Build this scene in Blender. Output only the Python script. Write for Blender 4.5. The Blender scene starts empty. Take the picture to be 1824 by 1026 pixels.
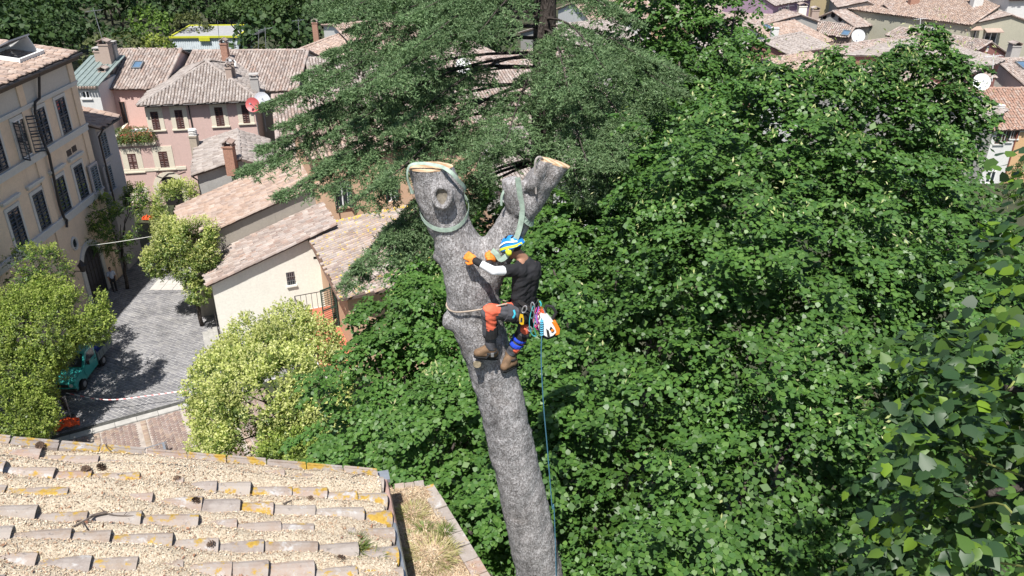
import bpy, bmesh, math, random
import numpy as np
from mathutils import Vector, Matrix

R = math.radians
rnd = random.Random(11)
npr = np.random.default_rng(5)
scene = bpy.context.scene
COL = scene.collection

# ---------------------------------------------------------------- camera, sky, sun, exposure
PITCH, FOC, CAMZ = R(27.3), 1450.0, 24.5
cam_d = bpy.data.cameras.new('camera')
cam_d.sensor_width = 36.0
cam_d.lens = 36.0 * FOC / 1824.0
cam_d.clip_start, cam_d.clip_end = 0.1, 2000
cam = bpy.data.objects.new('camera', cam_d)
cam.location = (0, 0, CAMZ)
cam.rotation_euler = (math.pi / 2 - PITCH, 0, 0)
COL.objects.link(cam)
scene.camera = cam

SUNV = Vector((-0.11, -0.52, 1.0)).normalized()        # towards the sun
SUN_EL = math.asin(SUNV.z)
world = bpy.data.worlds.new('World')
scene.world = world
world.use_nodes = True
wn = world.node_tree
bgn = wn.nodes.get('Background') or wn.nodes.new('ShaderNodeBackground')
won = wn.nodes.get('World Output') or wn.nodes.new('ShaderNodeOutputWorld')
wn.links.new(bgn.outputs[0], won.inputs[0])
skyn = wn.nodes.new('ShaderNodeTexSky')
skyn.sky_type = 'NISHITA'
skyn.sun_disc = False
skyn.sun_elevation = SUN_EL
skyn.sun_rotation = math.atan2(SUNV.x, SUNV.y)
skyn.altitude = 200
wn.links.new(skyn.outputs[0], bgn.inputs[0])
bgn.inputs[1].default_value = 0.075
sun_d = bpy.data.lights.new('sun', 'SUN')
sun_d.energy = 5.0
sun_d.angle = R(0.53)
sun_d.color = (1.0, 0.965, 0.91)
sun = bpy.data.objects.new('sun', sun_d)
sun.rotation_euler = SUNV.to_track_quat('Z', 'Y').to_euler()
sun.location = (0, -20, 60)
COL.objects.link(sun)
vs = scene.view_settings
vs.view_transform = 'Standard'
vs.look = 'None'
vs.exposure = 0.55
vs.gamma = 1
vs.use_curve_mapping = False
scene.cycles.max_bounces = 6
scene.cycles.diffuse_bounces = 2
scene.cycles.glossy_bounces = 2
scene.cycles.transmission_bounces = 3
scene.cycles.transparent_max_bounces = 6
scene.cycles.use_denoising = True
scene.cycles.sample_clamp_indirect = 6.0

# ---------------------------------------------------------------- where a picture point lies in the world
cs, sn = math.cos(PITCH), math.sin(PITCH)
CAM = Vector((0, 0, CAMZ))
def ray(px, py):
    u, v = (px - 912) / FOC, (py - 513) / FOC
    return Vector((u, cs - v * sn, -(sn + v * cs)))
def at_d(px, py, d): return CAM + ray(px, py) * d
def at_y(px, py, y):
    r = ray(px, py); return CAM + r * (y / r.y)
def at_x(px, py, x):
    r = ray(px, py); return CAM + r * (x / r.x)
def at_z(px, py, z):
    r = ray(px, py); return CAM + r * ((z - CAMZ) / r.z)
def at_plane(px, py, p, n):
    r = ray(px, py); return CAM + r * ((p - CAM).dot(n) / r.dot(n))
def ppm(y):                       # pixels per metre, about, at distance y
    return FOC / y

# ---------------------------------------------------------------- objects
ORG = {}
def link(o):
    COL.objects.link(o); return o
def thing(name, label, cat, loc=(0, 0, 0), group=None):
    o = link(bpy.data.objects.new(name, None))
    o.empty_display_size = 0.2
    o.location = loc
    o['label'] = label; o['category'] = cat
    if group: o['group'] = group
    ORG[o.name] = Vector(loc)
    return o
def tag(o, label, cat, group=None):
    o['label'] = label; o['category'] = cat
    if group: o['group'] = group
    return o
def struct(o):
    o['kind'] = 'structure'; return o
def stuff(o):
    o['kind'] = 'stuff'; return o
def _finish(name, me, mat, parent, smooth, org):
    mats = mat if isinstance(mat, (list, tuple)) else [mat]
    for m in mats: me.materials.append(m)
    if smooth: me.shade_smooth()
    o = link(bpy.data.objects.new(name, me))
    if parent is not None:
        o.parent = parent
        ORG[o.name] = ORG[parent.name]
    else:
        ORG[o.name] = Vector((0, 0, 0))
    return o
def np_obj(name, V, F, mat, parent=None, smooth=False, origin=None, fm=None):
    """V (n,3), F (m,k) -> one mesh object. Coordinates are world; they are moved into the parent's space."""
    V = np.asarray(V, dtype=np.float32).reshape(-1, 3)
    F = np.asarray(F, dtype=np.int32)
    org = ORG[parent.name] if parent is not None else (Vector(origin) if origin else Vector((0, 0, 0)))
    V = V - np.array(org, dtype=np.float32)
    me = bpy.data.meshes.new(name)
    m, k = F.shape
    me.vertices.add(len(V)); me.vertices.foreach_set('co', V.ravel())
    me.loops.add(m * k); me.loops.foreach_set('vertex_index', F.ravel())
    me.polygons.add(m)
    me.polygons.foreach_set('loop_start', np.arange(0, m * k, k, dtype=np.int32))
    if fm is not None: me.polygons.foreach_set('material_index', np.asarray(fm, dtype=np.int32))
    me.update(calc_edges=True)
    o = _finish(name, me, mat, parent, smooth, org)
    if parent is None and origin:
        o.location = origin; ORG[o.name] = Vector(origin)
    return o

class MB:
    """collects faces; build() links them as ONE mesh object"""
    def __init__(s): s.v = []; s.f = []; s.m = []; s.cur = 0
    def add(s, vs, fs):
        b = len(s.v); s.v += [tuple(v) for v in vs]
        for f in fs: s.f.append(tuple(i + b for i in f)); s.m.append(s.cur)
        return s
    def quad(s, a, b, c, d): return s.add([a, b, c, d], [(0, 1, 2, 3)])
    def poly(s, pts): return s.add(pts, [tuple(range(len(pts)))])
    def obox(s, c, x, y, z):
        """centre c, half-extent vectors x, y, z"""
        c, x, y, z = Vector(c), Vector(x), Vector(y), Vector(z)
        vs = [c + x * i + y * j + z * k for k in (-1, 1) for j in (-1, 1) for i in (-1, 1)]
        return s.add(vs, [(0, 2, 3, 1), (4, 5, 7, 6), (0, 1, 5, 4), (2, 6, 7, 3), (0, 4, 6, 2), (1, 3, 7, 5)])
    def box(s, a, b):
        a, b = Vector(a), Vector(b); c = (a + b) / 2; h = (b - a) / 2
        return s.obox(c, (h.x, 0, 0), (0, h.y, 0), (0, 0, h.z))
    def prism(s, pts, d):
        """polygon pts extruded by vector d"""
        n = len(pts); d = Vector(d); P = [Vector(p) for p in pts]; Q = [p + d for p in P]
        s.add(P + Q, [tuple(range(n - 1, -1, -1)), tuple(range(n, 2 * n))] + [(i, (i + 1) % n, n + (i + 1) % n, n + i) for i in range(n)])
        return s
    def tube(s, pts, r, n=6, cap=True, closed=False):
        pts = [Vector(p) for p in pts]; N = len(pts)
        rs = r if isinstance(r, (list, tuple)) else [r] * N
        up = None; rings = []
        for i, p in enumerate(pts):
            if closed: t = pts[(i + 1) % N] - pts[i - 1]
            else: t = pts[min(i + 1, N - 1)] - pts[max(i - 1, 0)]
            if t.length < 1e-9: t = Vector((0, 0, 1))
            t.normalize()
            if up is None:
                up = t.orthogonal().normalized()
            up = (up - t * up.dot(t))
            if up.length < 1e-6: up = t.orthogonal()
            up.normalize(); sd = t.cross(up)
            rings.append([p + (up * math.cos(2 * math.pi * k / n) + sd * math.sin(2 * math.pi * k / n)) * rs[i] for k in range(n)])
        vs = [v for rg in rings for v in rg]; fs = []
        M = N if closed else N - 1
        for i in range(M):
            j = (i + 1) % N
            for k in range(n):
                fs.append((i * n + k, i * n + (k + 1) % n, j * n + (k + 1) % n, j * n + k))
        if cap and not closed:
            fs.append(tuple(range(n - 1, -1, -1))); fs.append(tuple(range((N - 1) * n, N * n)))
        return s.add(vs, fs)
    def ellipsoid(s, c, x, y, z, nu=12, nv=8, half=False):
        c, x, y, z = Vector(c), Vector(x), Vector(y), Vector(z); vs = []; fs = []
        for j in range(nv + 1):
            th = (math.pi / 2 if half else math.pi) * j / nv
            for i in range(nu):
                ph = 2 * math.pi * i / nu
                vs.append(c + x * (math.sin(th) * math.cos(ph)) + y * (math.sin(th) * math.sin(ph)) + z * math.cos(th))
        for j in range(nv):
            for i in range(nu):
                fs.append((j * nu + i, (j + 1) * nu + i, (j + 1) * nu + (i + 1) % nu, j * nu + (i + 1) % nu))
        return s.add(vs, fs)
    def ribbon(s, pts, ns, w, th=0.004):
        """strap along pts, lying with normal ns[i], width w"""
        pts = [Vector(p) for p in pts]; N = len(pts); vs = []
        for i, p in enumerate(pts):
            t = (pts[min(i + 1, N - 1)] - pts[max(i - 1, 0)]).normalized(); n = Vector(ns[i]).normalized()
            b = t.cross(n).normalized() * (w / 2)
            vs += [p - b, p + b, p + b + n * th, p - b + n * th]
        fs = []
        for i in range(N - 1):
            for k in range(4):
                fs.append((i * 4 + k, i * 4 + (k + 1) % 4, i * 4 + 4 + (k + 1) % 4, i * 4 + 4 + k))
        fs += [(3, 2, 1, 0), tuple((N - 1) * 4 + k for k in range(4))]
        return s.add(vs, fs)
    def mesh(s, name):
        me = bpy.data.meshes.new(name)
        me.from_pydata([tuple(v) for v in s.v], [], s.f)
        me.polygons.foreach_set('material_index', s.m)
        return me
    def build(s, name, mat, parent=None, smooth=False, origin=None):
        org = ORG[parent.name] if parent is not None else (Vector(origin) if origin else Vector((0, 0, 0)))
        if org.length: s.v = [tuple(Vector(v) - org) for v in s.v]
        me = s.mesh(name)
        bm = bmesh.new(); bm.from_mesh(me); bmesh.ops.recalc_face_normals(bm, faces=bm.faces); bm.to_mesh(me); bm.free()
        o = _finish(name, me, mat, parent, smooth, org)
        if parent is None and origin:
            o.location = origin; ORG[o.name] = Vector(origin)
        return o

def copy_piece(src_mesh, name, M, parent, mat=None):
    o = bpy.data.objects.new(name, src_mesh); COL.objects.link(o)
    o.parent = parent
    M = Matrix.Translation(-ORG[parent.name]) @ M
    o.matrix_local = M
    ORG[o.name] = ORG[parent.name]
    return o

# ---------------------------------------------------------------- materials
MC = {}
def nt(name):
    m = bpy.data.materials.new(name); m.use_nodes = True
    t = m.node_tree; b = t.nodes['Principled BSDF']
    return m, t, b
def N(t, ty, **kw):
    n = t.nodes.new(ty)
    for k, v in kw.items():
        if k.startswith('i_'):
            key = k[2:]; key = int(key) if key.isdigit() else key.replace('_', ' ')
            n.inputs[key].default_value = v
        else: setattr(n, k, v)
    return n
def ramp(t, src, stops, interp='LINEAR'):
    r = t.nodes.new('ShaderNodeValToRGB'); cr = r.color_ramp; cr.interpolation = interp
    while len(cr.elements) < len(stops): cr.elements.new(0.5)
    for e, (p, c) in zip(cr.elements, stops):
        e.position = p; e.color = (c[0], c[1], c[2], 1) if not isinstance(c, (int, float)) else (c, c, c, 1)
    t.links.new(src, r.inputs[0]); return r
def mix(t, fac, a, b, mode='MIX'):
    m = t.nodes.new('ShaderNodeMix'); m.data_type = 'RGBA'; m.blend_type = mode
    for sock, v in ((m.inputs[0], fac), (m.inputs[6], a), (m.inputs[7], b)):
        if hasattr(v, 'is_linked') or hasattr(v, 'links'): t.links.new(v, sock)
        elif isinstance(v, (int, float)): sock.default_value = v
        else: sock.default_value = (v[0], v[1], v[2], 1)
    return m.outputs[2]
def coords(t, kind='Object'):
    return t.nodes.new('ShaderNodeTexCoord').outputs[kind]
def wpos(t): return t.nodes.new('ShaderNodeNewGeometry').outputs['Position']
def noise(t, scale, detail=4, rough=0.6, vec=None, out=0):
    n = N(t, 'ShaderNodeTexNoise'); n.inputs['Scale'].default_value = scale
    n.inputs['Detail'].default_value = detail; n.inputs['Roughness'].default_value = rough
    t.links.new(vec if vec is not None else wpos(t), n.inputs['Vector']); return n.outputs[out]
def bump(t, b, h, strength=0.4, dist=0.02):
    n = N(t, 'ShaderNodeBump'); n.inputs['Strength'].default_value = strength; n.inputs['Distance'].default_value = dist
    t.links.new(h, n.inputs['Height']); t.links.new(n.outputs[0], b.inputs['Normal'])
def piece_random(t):
    """0..1, another value for every mesh island and every object"""
    g = t.nodes.new('ShaderNodeNewGeometry'); oi = t.nodes.new('ShaderNodeObjectInfo')
    a = N(t, 'ShaderNodeMath', operation='ADD'); t.links.new(g.outputs['Random Per Island'], a.inputs[0]); t.links.new(oi.outputs['Random'], a.inputs[1])
    f = N(t, 'ShaderNodeMath', operation='FRACT'); t.links.new(a.outputs[0], f.inputs[0])
    return f.outputs[0]
def plain(name, c, rough=0.6, metal=0.0, spec=0.4, var=0.12, vs=3.0, bmp=0.0, coat=0.0):
    if name in MC: return MC[name]
    m, t, b = nt(name)
    n = noise(t, vs, 4)
    lo = tuple(x * (1 - var) for x in c); hi = tuple(min(1, x * (1 + var)) for x in c)
    r = ramp(t, n, [(0.3, lo), (0.7, hi)])
    t.links.new(r.outputs[0], b.inputs['Base Color'])
    b.inputs['Roughness'].default_value = rough; b.inputs['Metallic'].default_value = metal
    b.inputs['Specular IOR Level'].default_value = spec; b.inputs['Coat Weight'].default_value = coat
    if bmp: bump(t, b, noise(t, vs * 12, 3), bmp, 0.01)
    MC[name] = m; return m
def plaster(name, c, stain=(0.25, 0.23, 0.2), amt=0.35):
    if name in MC: return MC[name]
    m, t, b = nt(name)
    n1 = noise(t, 0.9, 6, 0.65); n2 = noise(t, 9, 4)
    base = ramp(t, n2, [(0.25, tuple(x * 0.9 for x in c)), (0.75, tuple(min(1, x * 1.06) for x in c))]).outputs[0]
    st = ramp(t, n1, [(0.52, 0.0), (0.8, amt)]).outputs[0]
    # streaks that run down the wall
    mp = N(t, 'ShaderNodeMapping'); mp.inputs['Scale'].default_value = (3.2, 3.2, 0.25); t.links.new(wpos(t), mp.inputs[0])
    n3 = noise(t, 1.0, 5, 0.7, mp.outputs[0])
    st2 = ramp(t, n3, [(0.55, 0.0), (0.85, amt * 0.8)]).outputs[0]
    c1 = mix(t, st, base, tuple(0.5 * a + 0.5 * bb for a, bb in zip(c, stain)))
    c2 = mix(t, st2, c1, stain)
    t.links.new(c2, b.inputs['Base Color']); b.inputs['Roughness'].default_value = 0.92; b.inputs['Specular IOR Level'].default_value = 0.15
    bump(t, b, noise(t, 40, 3), 0.25, 0.01)
    MC[name] = m; return m
def tile_mat(name, cols, lichen=0.0, lichcol=(0.62, 0.42, 0.05), pale=0.35, palecol=(0.5, 0.46, 0.43), scale=1.0):
    if name in MC: return MC[name]
    m, t, b = nt(name)
    k = len(cols)
    base = ramp(t, piece_random(t), [((i + 0.5) / k, c) for i, c in enumerate(cols)]).outputs[0]
    n1 = noise(t, 14 * scale, 5, 0.7)
    w = ramp(t, n1, [(0.42, 0.0), (0.68, pale)]).outputs[0]
    c1 = mix(t, w, base, palecol)
    n2 = noise(t, 1.1 * scale, 5, 0.65)
    c2 = mix(t, ramp(t, n2, [(0.45, 0.0), (0.75, 0.45)]).outputs[0], c1, tuple(x * 0.5 for x in cols[0]))
    if lichen:
        n3 = noise(t, 5.5 * scale, 6, 0.7)
        l0 = ramp(t, n3, [(0.5 + 0.16 * (1 - lichen), 0.0), (0.56 + 0.16 * (1 - lichen), 1.0)]).outputs[0]
        c2 = mix(t, l0, c2, lichcol)
    t.links.new(c2, b.inputs['Base Color']); b.inputs['Roughness'].default_value = 0.9; b.inputs['Specular IOR Level'].default_value = 0.2
    bump(t, b, noise(t, 60 * scale, 3), 0.35, 0.006)
    MC[name] = m; return m
def leaf_mat(name, cols, rough=0.42, trans=0.25, spec=0.45, tcol=None):
    if name in MC: return MC[name]
    m, t, b = nt(name)
    k = len(cols)
    r = ramp(t, piece_random(t), [((i + 0.5) / k, c) for i, c in enumerate(cols)]).outputs[0]
    big = ramp(t, noise(t, 0.7, 3), [(0.3, 0.72), (0.7, 1.2)]).outputs[0]
    c = mix(t, 1.0, r, big, 'MULTIPLY')
    t.links.new(c, b.inputs['Base Color']); b.inputs['Roughness'].default_value = rough; b.inputs['Specular IOR Level'].default_value = spec
    tr = N(t, 'ShaderNodeBsdfTranslucent')
    t.links.new(mix(t, 1.0, c, tcol or (1.6, 1.9, 0.7), 'MULTIPLY'), tr.inputs[0])
    ms = N(t, 'ShaderNodeMixShader'); ms.inputs[0].default_value = trans
    t.links.new(b.outputs[0], ms.inputs[1]); t.links.new(tr.outputs[0], ms.inputs[2])
    t.links.new(ms.outputs[0], t.nodes['Material Output'].inputs[0])
    MC[name] = m; return m
def glass_mat():
    if 'window_glass' in MC: return MC['window_glass']
    m, t, b = nt('window_glass')
    b.inputs['Base Color'].default_value = (0.02, 0.03, 0.04, 1); b.inputs['Roughness'].default_value = 0.06
    b.inputs['Specular IOR Level'].default_value = 0.8
    MC['window_glass'] = m; return m

TOLD = [(0.29, 0.22, 0.19), (0.335, 0.27, 0.235), (0.40, 0.33, 0.295), (0.31, 0.265, 0.245), (0.45, 0.385, 0.345), (0.34, 0.235, 0.19), (0.24, 0.19, 0.17)]
TGREY = [(0.28, 0.235, 0.21), (0.33, 0.285, 0.255), (0.38, 0.335, 0.31), (0.29, 0.255, 0.235), (0.42, 0.375, 0.345), (0.23, 0.195, 0.18)]
TWARM = [(0.38, 0.265, 0.205), (0.43, 0.32, 0.255), (0.37, 0.285, 0.245), (0.48, 0.385, 0.325), (0.34, 0.235, 0.185), (0.30, 0.225, 0.19)]
tile_old = lambda: tile_mat('roof_tile_old', TOLD, lichen=0.0)
tile_grey = lambda: tile_mat('roof_tile_grey', TGREY, lichen=0.0)
tile_warm = lambda: tile_mat('roof_tile_warm', TWARM, lichen=0.0, pale=0.25)
tile_lich = lambda: tile_mat('roof_tile_lichen', TOLD, lichen=0.55, pale=0.4)
M_SLAB = plain('roof_underlay', (0.13, 0.095, 0.08), 0.95, var=0.2)
M_STONE = plain('pale_stone', (0.62, 0.58, 0.50), 0.85, var=0.1, bmp=0.2)
M_GLASS = glass_mat()
M_DARKMETAL = plain('dark_metal', (0.05, 0.045, 0.045), 0.5, metal=0.3)
M_GREYMETAL = plain('grey_metal', (0.42, 0.43, 0.45), 0.4, metal=0.7)
M_WHITE = plain('white_paint', (0.80, 0.80, 0.79), 0.5, var=0.04)
M_BRICK = plain('chimney_brick', (0.36, 0.20, 0.145), 0.9, var=0.3, vs=14, bmp=0.5)
M_CHIMPL = plaster('chimney_plaster', (0.42, 0.33, 0.28))
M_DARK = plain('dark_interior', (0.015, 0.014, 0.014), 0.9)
M_CONC = plaster('concrete', (0.42, 0.40, 0.38))
# ---------------------------------------------------------------- tiled roofs and houses
def in_poly(P, poly):
    """P (n,2), poly list of 2D -> bool mask"""
    x, y = P[:, 0], P[:, 1]; inside = np.zeros(len(P), bool); n = len(poly)
    for i in range(n):
        x0, y0 = poly[i]; x1, y1 = poly[(i + 1) % n]
        c = ((y0 > y) != (y1 > y)) & (x < (x1 - x0) * (y - y0) / ((y1 - y0) if y1 != y0 else 1e-9) + x0)
        inside ^= c
    return inside
def roof_frame(poly):
    a, b, c = (Vector(p) for p in poly[:3])
    n = (b - a).cross(c - a).normalized()
    if n.z < 0: n = -n
    s = Vector((0, 0, 1)) - n * n.z; s.normalize()          # up the slope
    e = s.cross(n).normalized()
    return a, e, s, n
def tile_arrays(poly, w=0.25, l=0.37, seg=4, h=0.075, jit=1.0, cap=True):
    a, e, s, n = roof_frame(poly)
    P2 = [((Vector(p) - a).dot(e), (Vector(p) - a).dot(s)) for p in poly]
    x0, x1 = min(p[0] for p in P2), max(p[0] for p in P2); y0, y1 = min(p[1] for p in P2), max(p[1] for p in P2)
    nx, ny = max(1, int((x1 - x0) / w)), max(1, int((y1 - y0) / l))
    wx = (x1 - x0) / nx
    gx, gy = np.meshgrid(x0 + wx * (np.arange(nx) + 0.5), y0 + l * (np.arange(ny + 1) + 0.42), indexing='ij')
    gy = gy + npr.uniform(-0.5, 0.5, (nx, 1)) * l * 0.5 * (jit > 0)
    C = np.stack([gx.ravel(), gy.ravel()], 1)
    C = C[in_poly(C, P2)]
    k = len(C)
    C = C + npr.normal(0, 0.012 * jit, C.shape)
    rot = npr.normal(0, 0.035 * jit, k); lift = npr.uniform(-0.008, 0.014, k) * jit
    th = np.linspace(0, math.pi, seg + 1)
    rows = []
    for yy, rr, zz in ((-0.56 * l, 0.43 * wx, 0.022), (0.56 * l, 0.35 * wx, 0.0)):
        rows.append(np.stack([np.cos(th) * rr, np.full(seg + 1, yy), np.sin(th) * h * (1 if yy < 0 else 0.85) + zz], 1))
    T = np.concatenate(rows)                                # (2(seg+1),3)
    cr, sr = np.cos(rot)[:, None], np.sin(rot)[:, None]
    X = C[:, :1] + T[None, :, 0] * cr - T[None, :, 1] * sr
    Y = C[:, 1:] + T[None, :, 0] * sr + T[None, :, 1] * cr
    Z = T[None, :, 2] + lift[:, None]
    E, S, Nn, A = (np.array(v) for v in (e, s, n, a))
    V = A + X[..., None] * E + Y[..., None] * S + Z[..., None] * Nn
    q = [(i, seg + 1 + i, seg + 2 + i, i + 1) for i in range(seg)]
    F = (np.array(q)[None] + (np.arange(k) * 2 * (seg + 1))[:, None, None]).reshape(-1, 4)
    if cap and seg == 4:
        cq = [(0, 1, 3, 4), (1, 2, 3, 3)]
        c1 = (np.array([(0, 1, 3, 4)])[None] + (np.arange(k) * 2 * (seg + 1))[:, None, None]).reshape(-1, 4)
        F = np.concatenate([F, c1])
    return V.reshape(-1, 3), F
def join_arrays(parts):
    V, F, b = [], [], 0
    for v, f in parts:
        V.append(v); F.append(f + b); b += len(v)
    return np.concatenate(V), np.concatenate(F)
def ridge_mb(mb, a, b, r=0.11, l=0.4):
    a, b = Vector(a), Vector(b); L = (b - a).length; n = max(1, int(L / l)); t = (b - a) / L
    sd = t.cross(Vector((0, 0, 1))).normalized(); up = sd.cross(t).normalized()
    for i in range(n):
        p0 = a + t * (L * i / n) + up * rnd.uniform(-0.01, 0.02); p1 = p0 + t * (L / n * 1.08) + up * 0.02
        vs = []
        for p, rr in ((p0, r), (p1, r * 1.12)):
            for k in range(5):
                an = math.pi * k / 4
                vs.append(p + sd * math.cos(an) * rr + up * (math.sin(an) * rr - 0.02))
        mb.add(vs, [(k, k + 1, k + 6, k + 5) for k in range(4)] + [(9, 8, 7, 6, 5)])
def roof_part(parent, faces, tmat, ridges=(), thick=0.12, w=0.25, l=0.37, name='roof', slab=None):
    """slab with tiles laid on it"""
    mb = MB()
    for f in faces:
        a, e, s, n = roof_frame(f)
        pts = [Vector(p) - n * 0.02 for p in f]
        mb.prism(pts, -n * thick)
    ro = mb.build(name, slab or M_SLAB, parent)
    far = (sum((Vector(p) for p in faces[0]), Vector()) / len(faces[0]) - CAM).length > 78
    V, F = join_arrays([tile_arrays(f, w, l, seg=3 if far else 4) for f in faces])
    to = stuff(np_obj('roof_tiles', V, F, tmat, ro, smooth=False))
    if ridges:
        rb = MB()
        for a, b in ridges: ridge_mb(rb, a, b)
        stuff(rb.build('ridge_tiles', tmat, ro))
    return ro

class Frame:
    """a wall plane: origin O, direction t along the wall, outward normal n"""
    def __init__(s, O, t, n): s.O, s.t, s.n = Vector(O), Vector(t).normalized(), Vector(n).normalized()
    def pt(s, a, d, z): return Vector((s.O.x, s.O.y, 0)) + s.t * a + s.n * d + Vector((0, 0, z))
    def px(s, px, py):
        p = at_plane(px, py, s.O, s.n); return (p - s.O).dot(s.t), p.z
    def box(s, mb, a0, a1, d0, d1, z0, z1):
        c = s.pt((a0 + a1) / 2, (d0 + d1) / 2, (z0 + z1) / 2)
        mb.obox(c, s.t * (a1 - a0) / 2, s.n * (d1 - d0) / 2, Vector((0, 0, (z1 - z0) / 2)))

def shutter_mb(fr, a0, a1, z0, z1, d=0.05, slats=9):
    mb = MB(); w = 0.05
    fr.box(mb, a0, a0 + w, d, d + 0.045, z0, z1); fr.box(mb, a1 - w, a1, d, d + 0.045, z0, z1)
    zm = (z0 + z1) / 2
    for z in (z0, zm - 0.04, z1 - 0.08): fr.box(mb, a0 + w, a1 - w, d, d + 0.042, z, z + 0.08)
    for lo, hi in ((z0 + 0.08, zm - 0.04), (zm + 0.04, z1 - 0.08)):
        n = max(2, slats // 2)
        for i in range(n):
            z = lo + (hi - lo) * (i + 0.5) / n
            c = fr.pt((a0 + a1) / 2, d + 0.02, z)
            mb.obox(c, fr.t * ((a1 - a0) / 2 - w), (fr.n * 0.02 - Vector((0, 0, 0.022))), Vector((0, 0, 0.006)) + fr.n * 0.004)
    return mb
def window(parent, fr, a0, a1, z0, z1, style='shut', trim=M_STONE, tw=0.18, shm=None, sill=True, frame_mat=M_WHITE):
    """surround, sill and either closed louvred shutters or glazed casements"""
    mb = MB()
    if tw > 0:
        fr.box(mb, a0 - tw, a0, -0.05, 0.045, z0, z1); fr.box(mb, a1, a1 + tw, -0.05, 0.045, z0, z1)
        fr.box(mb, a0 - tw, a1 + tw, -0.05, 0.048, z1, z1 + tw)
    if sill: fr.box(mb, a0 - tw - 0.06, a1 + tw + 0.06, -0.05, 0.12, z0 - 0.1, z0)
    if not mb.f: fr.box(mb, a0 - 0.03, a1 + 0.03, -0.05, 0.02, z1, z1 + 0.05)
    w = mb.build('window', trim, parent)
    g = MB(); fr.box(g, a0, a1, -0.06, 0.008, z0, z1); g.build('pane', M_GLASS, w)
    am = (a0 + a1) / 2
    if style == 'shut':
        for s0, s1 in ((a0, am - 0.01), (am + 0.01, a1)):
            shutter_mb(fr, s0, s1, z0 + 0.01, z1 - 0.01, 0.015).build('shutter', shm, w)
    elif style in ('open', 'glass'):
        f = MB()
        for p, q in ((a0, a0 + 0.06), (am - 0.04, am + 0.04), (a1 - 0.06, a1)): fr.box(f, p, q, 0.008, 0.05, z0, z1)
        for z in (z0, z1 - 0.06): fr.box(f, a0, a1, 0.008, 0.047, z, z + 0.06)
        f.build('window_frame', frame_mat, w)
        if style == 'open':
            hw = (a1 - a0) / 2
            for sgn, aa in ((-1, a0), (1, a1)):
                fr2 = Frame(fr.pt(aa, 0.05, 0), (fr.t * sgn * 0.45 + fr.n * 0.9), (fr.n * 0.45 - fr.t * sgn * 0.9))
                shutter_mb(fr2, 0, hw, z0 + 0.01, z1 - 0.01, 0).build('shutter', shm, w)
    elif style == 'bars':
        f = MB()
        for i in range(4):
            a = a0 + (a1 - a0) * (i + 0.5) / 4
            f.tube([fr.pt(a, 0.04, z0), fr.pt(a, 0.04, z1)], 0.012, 4)
        for k in (0.33, 0.66): f.tube([fr.pt(a0, 0.04, z0 + (z1 - z0) * k), fr.pt(a1, 0.04, z0 + (z1 - z0) * k)], 0.012, 4)
        f.build('bars', M_GREYMETAL, w)
    return w
def win_px(parent, fr, x0, y0, x1, y1, **kw):
    """window whose opening spans picture points (x0,y0) top left .. (x1,y1) bottom right on the wall plane"""
    a0, zt = fr.px(x0, y0); a1, zb = fr.px(x1, y1)
    a0, a1 = min(a0, a1), max(a0, a1)
    return window(parent, fr, a0, a1, min(zt, zb), max(zt, zb), **kw)

def chimney(parent, p, w=0.45, d=0.45, h=1.2, mat=None, cap='tiles', rot=0.0):
    """brick or plaster stack with a small open cap; p is where it leaves the roof"""
    mat = mat or M_CHIMPL
    p = Vector(p); x = Vector((math.cos(rot), math.sin(rot), 0)); y = Vector((-math.sin(rot), math.cos(rot), 0)); z = Vector((0, 0, 1))
    mb = MB(); mb.obox(p + z * (h / 2 - 0.4), x * w / 2, y * d / 2, z * (h / 2 + 0.4))
    mb.obox(p + z * (h + 0.03), x * (w / 2 + 0.05), y * (d / 2 + 0.05), z * 0.045)
    o = mb.build('chimney', mat, parent)
    c = MB(); zt = h + 0.08
    if cap == 'tiles':
        for sx in (-1, 1):
            c.obox(p + z * (zt + 0.11) + x * sx * (w / 2 - 0.05), x * 0.05, y * (d / 2), z * 0.13)
            c.obox(p + z * (zt + 0.31) + x * sx * w * 0.27, x * (w * 0.34) - z * sx * 0.09, y * (d / 2 + 0.08), z * 0.03)
        c.build('chimney_cap', tile_old(), o)
    elif cap == 'slab':
        for sx in (-1, 1):
            for sy in (-1, 1): c.obox(p + z * (zt + 0.1) + x * sx * (w / 2 - 0.06) + y * sy * (d / 2 - 0.06), x * 0.06, y * 0.06, z * 0.1)
        c.obox(p + z * (zt + 0.23), x * (w / 2 + 0.06), y * (d / 2 + 0.06), z * 0.035)
        c.build('chimney_cap', M_CONC, o)
    elif cap == 'rings':
        for i in range(4):
            c.tube([p + z * (zt + 0.02 + i * 0.12), p + z * (zt + 0.09 + i * 0.12)], [w * 0.62, w * 0.5], 10)
        c.build('chimney_cap', plain('chimney_white', (0.62, 0.6, 0.57), 0.8), o)
    return o
def skylight(parent, c, e, s, n, w=0.8, h=1.0, glassc=None):
    fm = plain('skylight_frame', (0.16, 0.17, 0.18), 0.5)
    mb = MB(); up = n * 0.14
    for sx in (-1, 1): mb.obox(c + e * sx * (w / 2 - 0.04) + up, e * 0.05, s * (h / 2), n * 0.07)
    for sy in (-1, 1): mb.obox(c + s * sy * (h / 2 - 0.04) + up, e * (w / 2 - 0.09), s * 0.05, n * 0.068)
    o = mb.build('skylight', fm, parent)
    g = MB(); g.obox(c + n * 0.12, e * (w / 2 - 0.08), s * (h / 2 - 0.08), n * 0.03)
    g.build('pane', plain('skylight_glass', (0.10, 0.17, 0.26), 0.12, spec=0.8, var=0.2), o)
    return o

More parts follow.
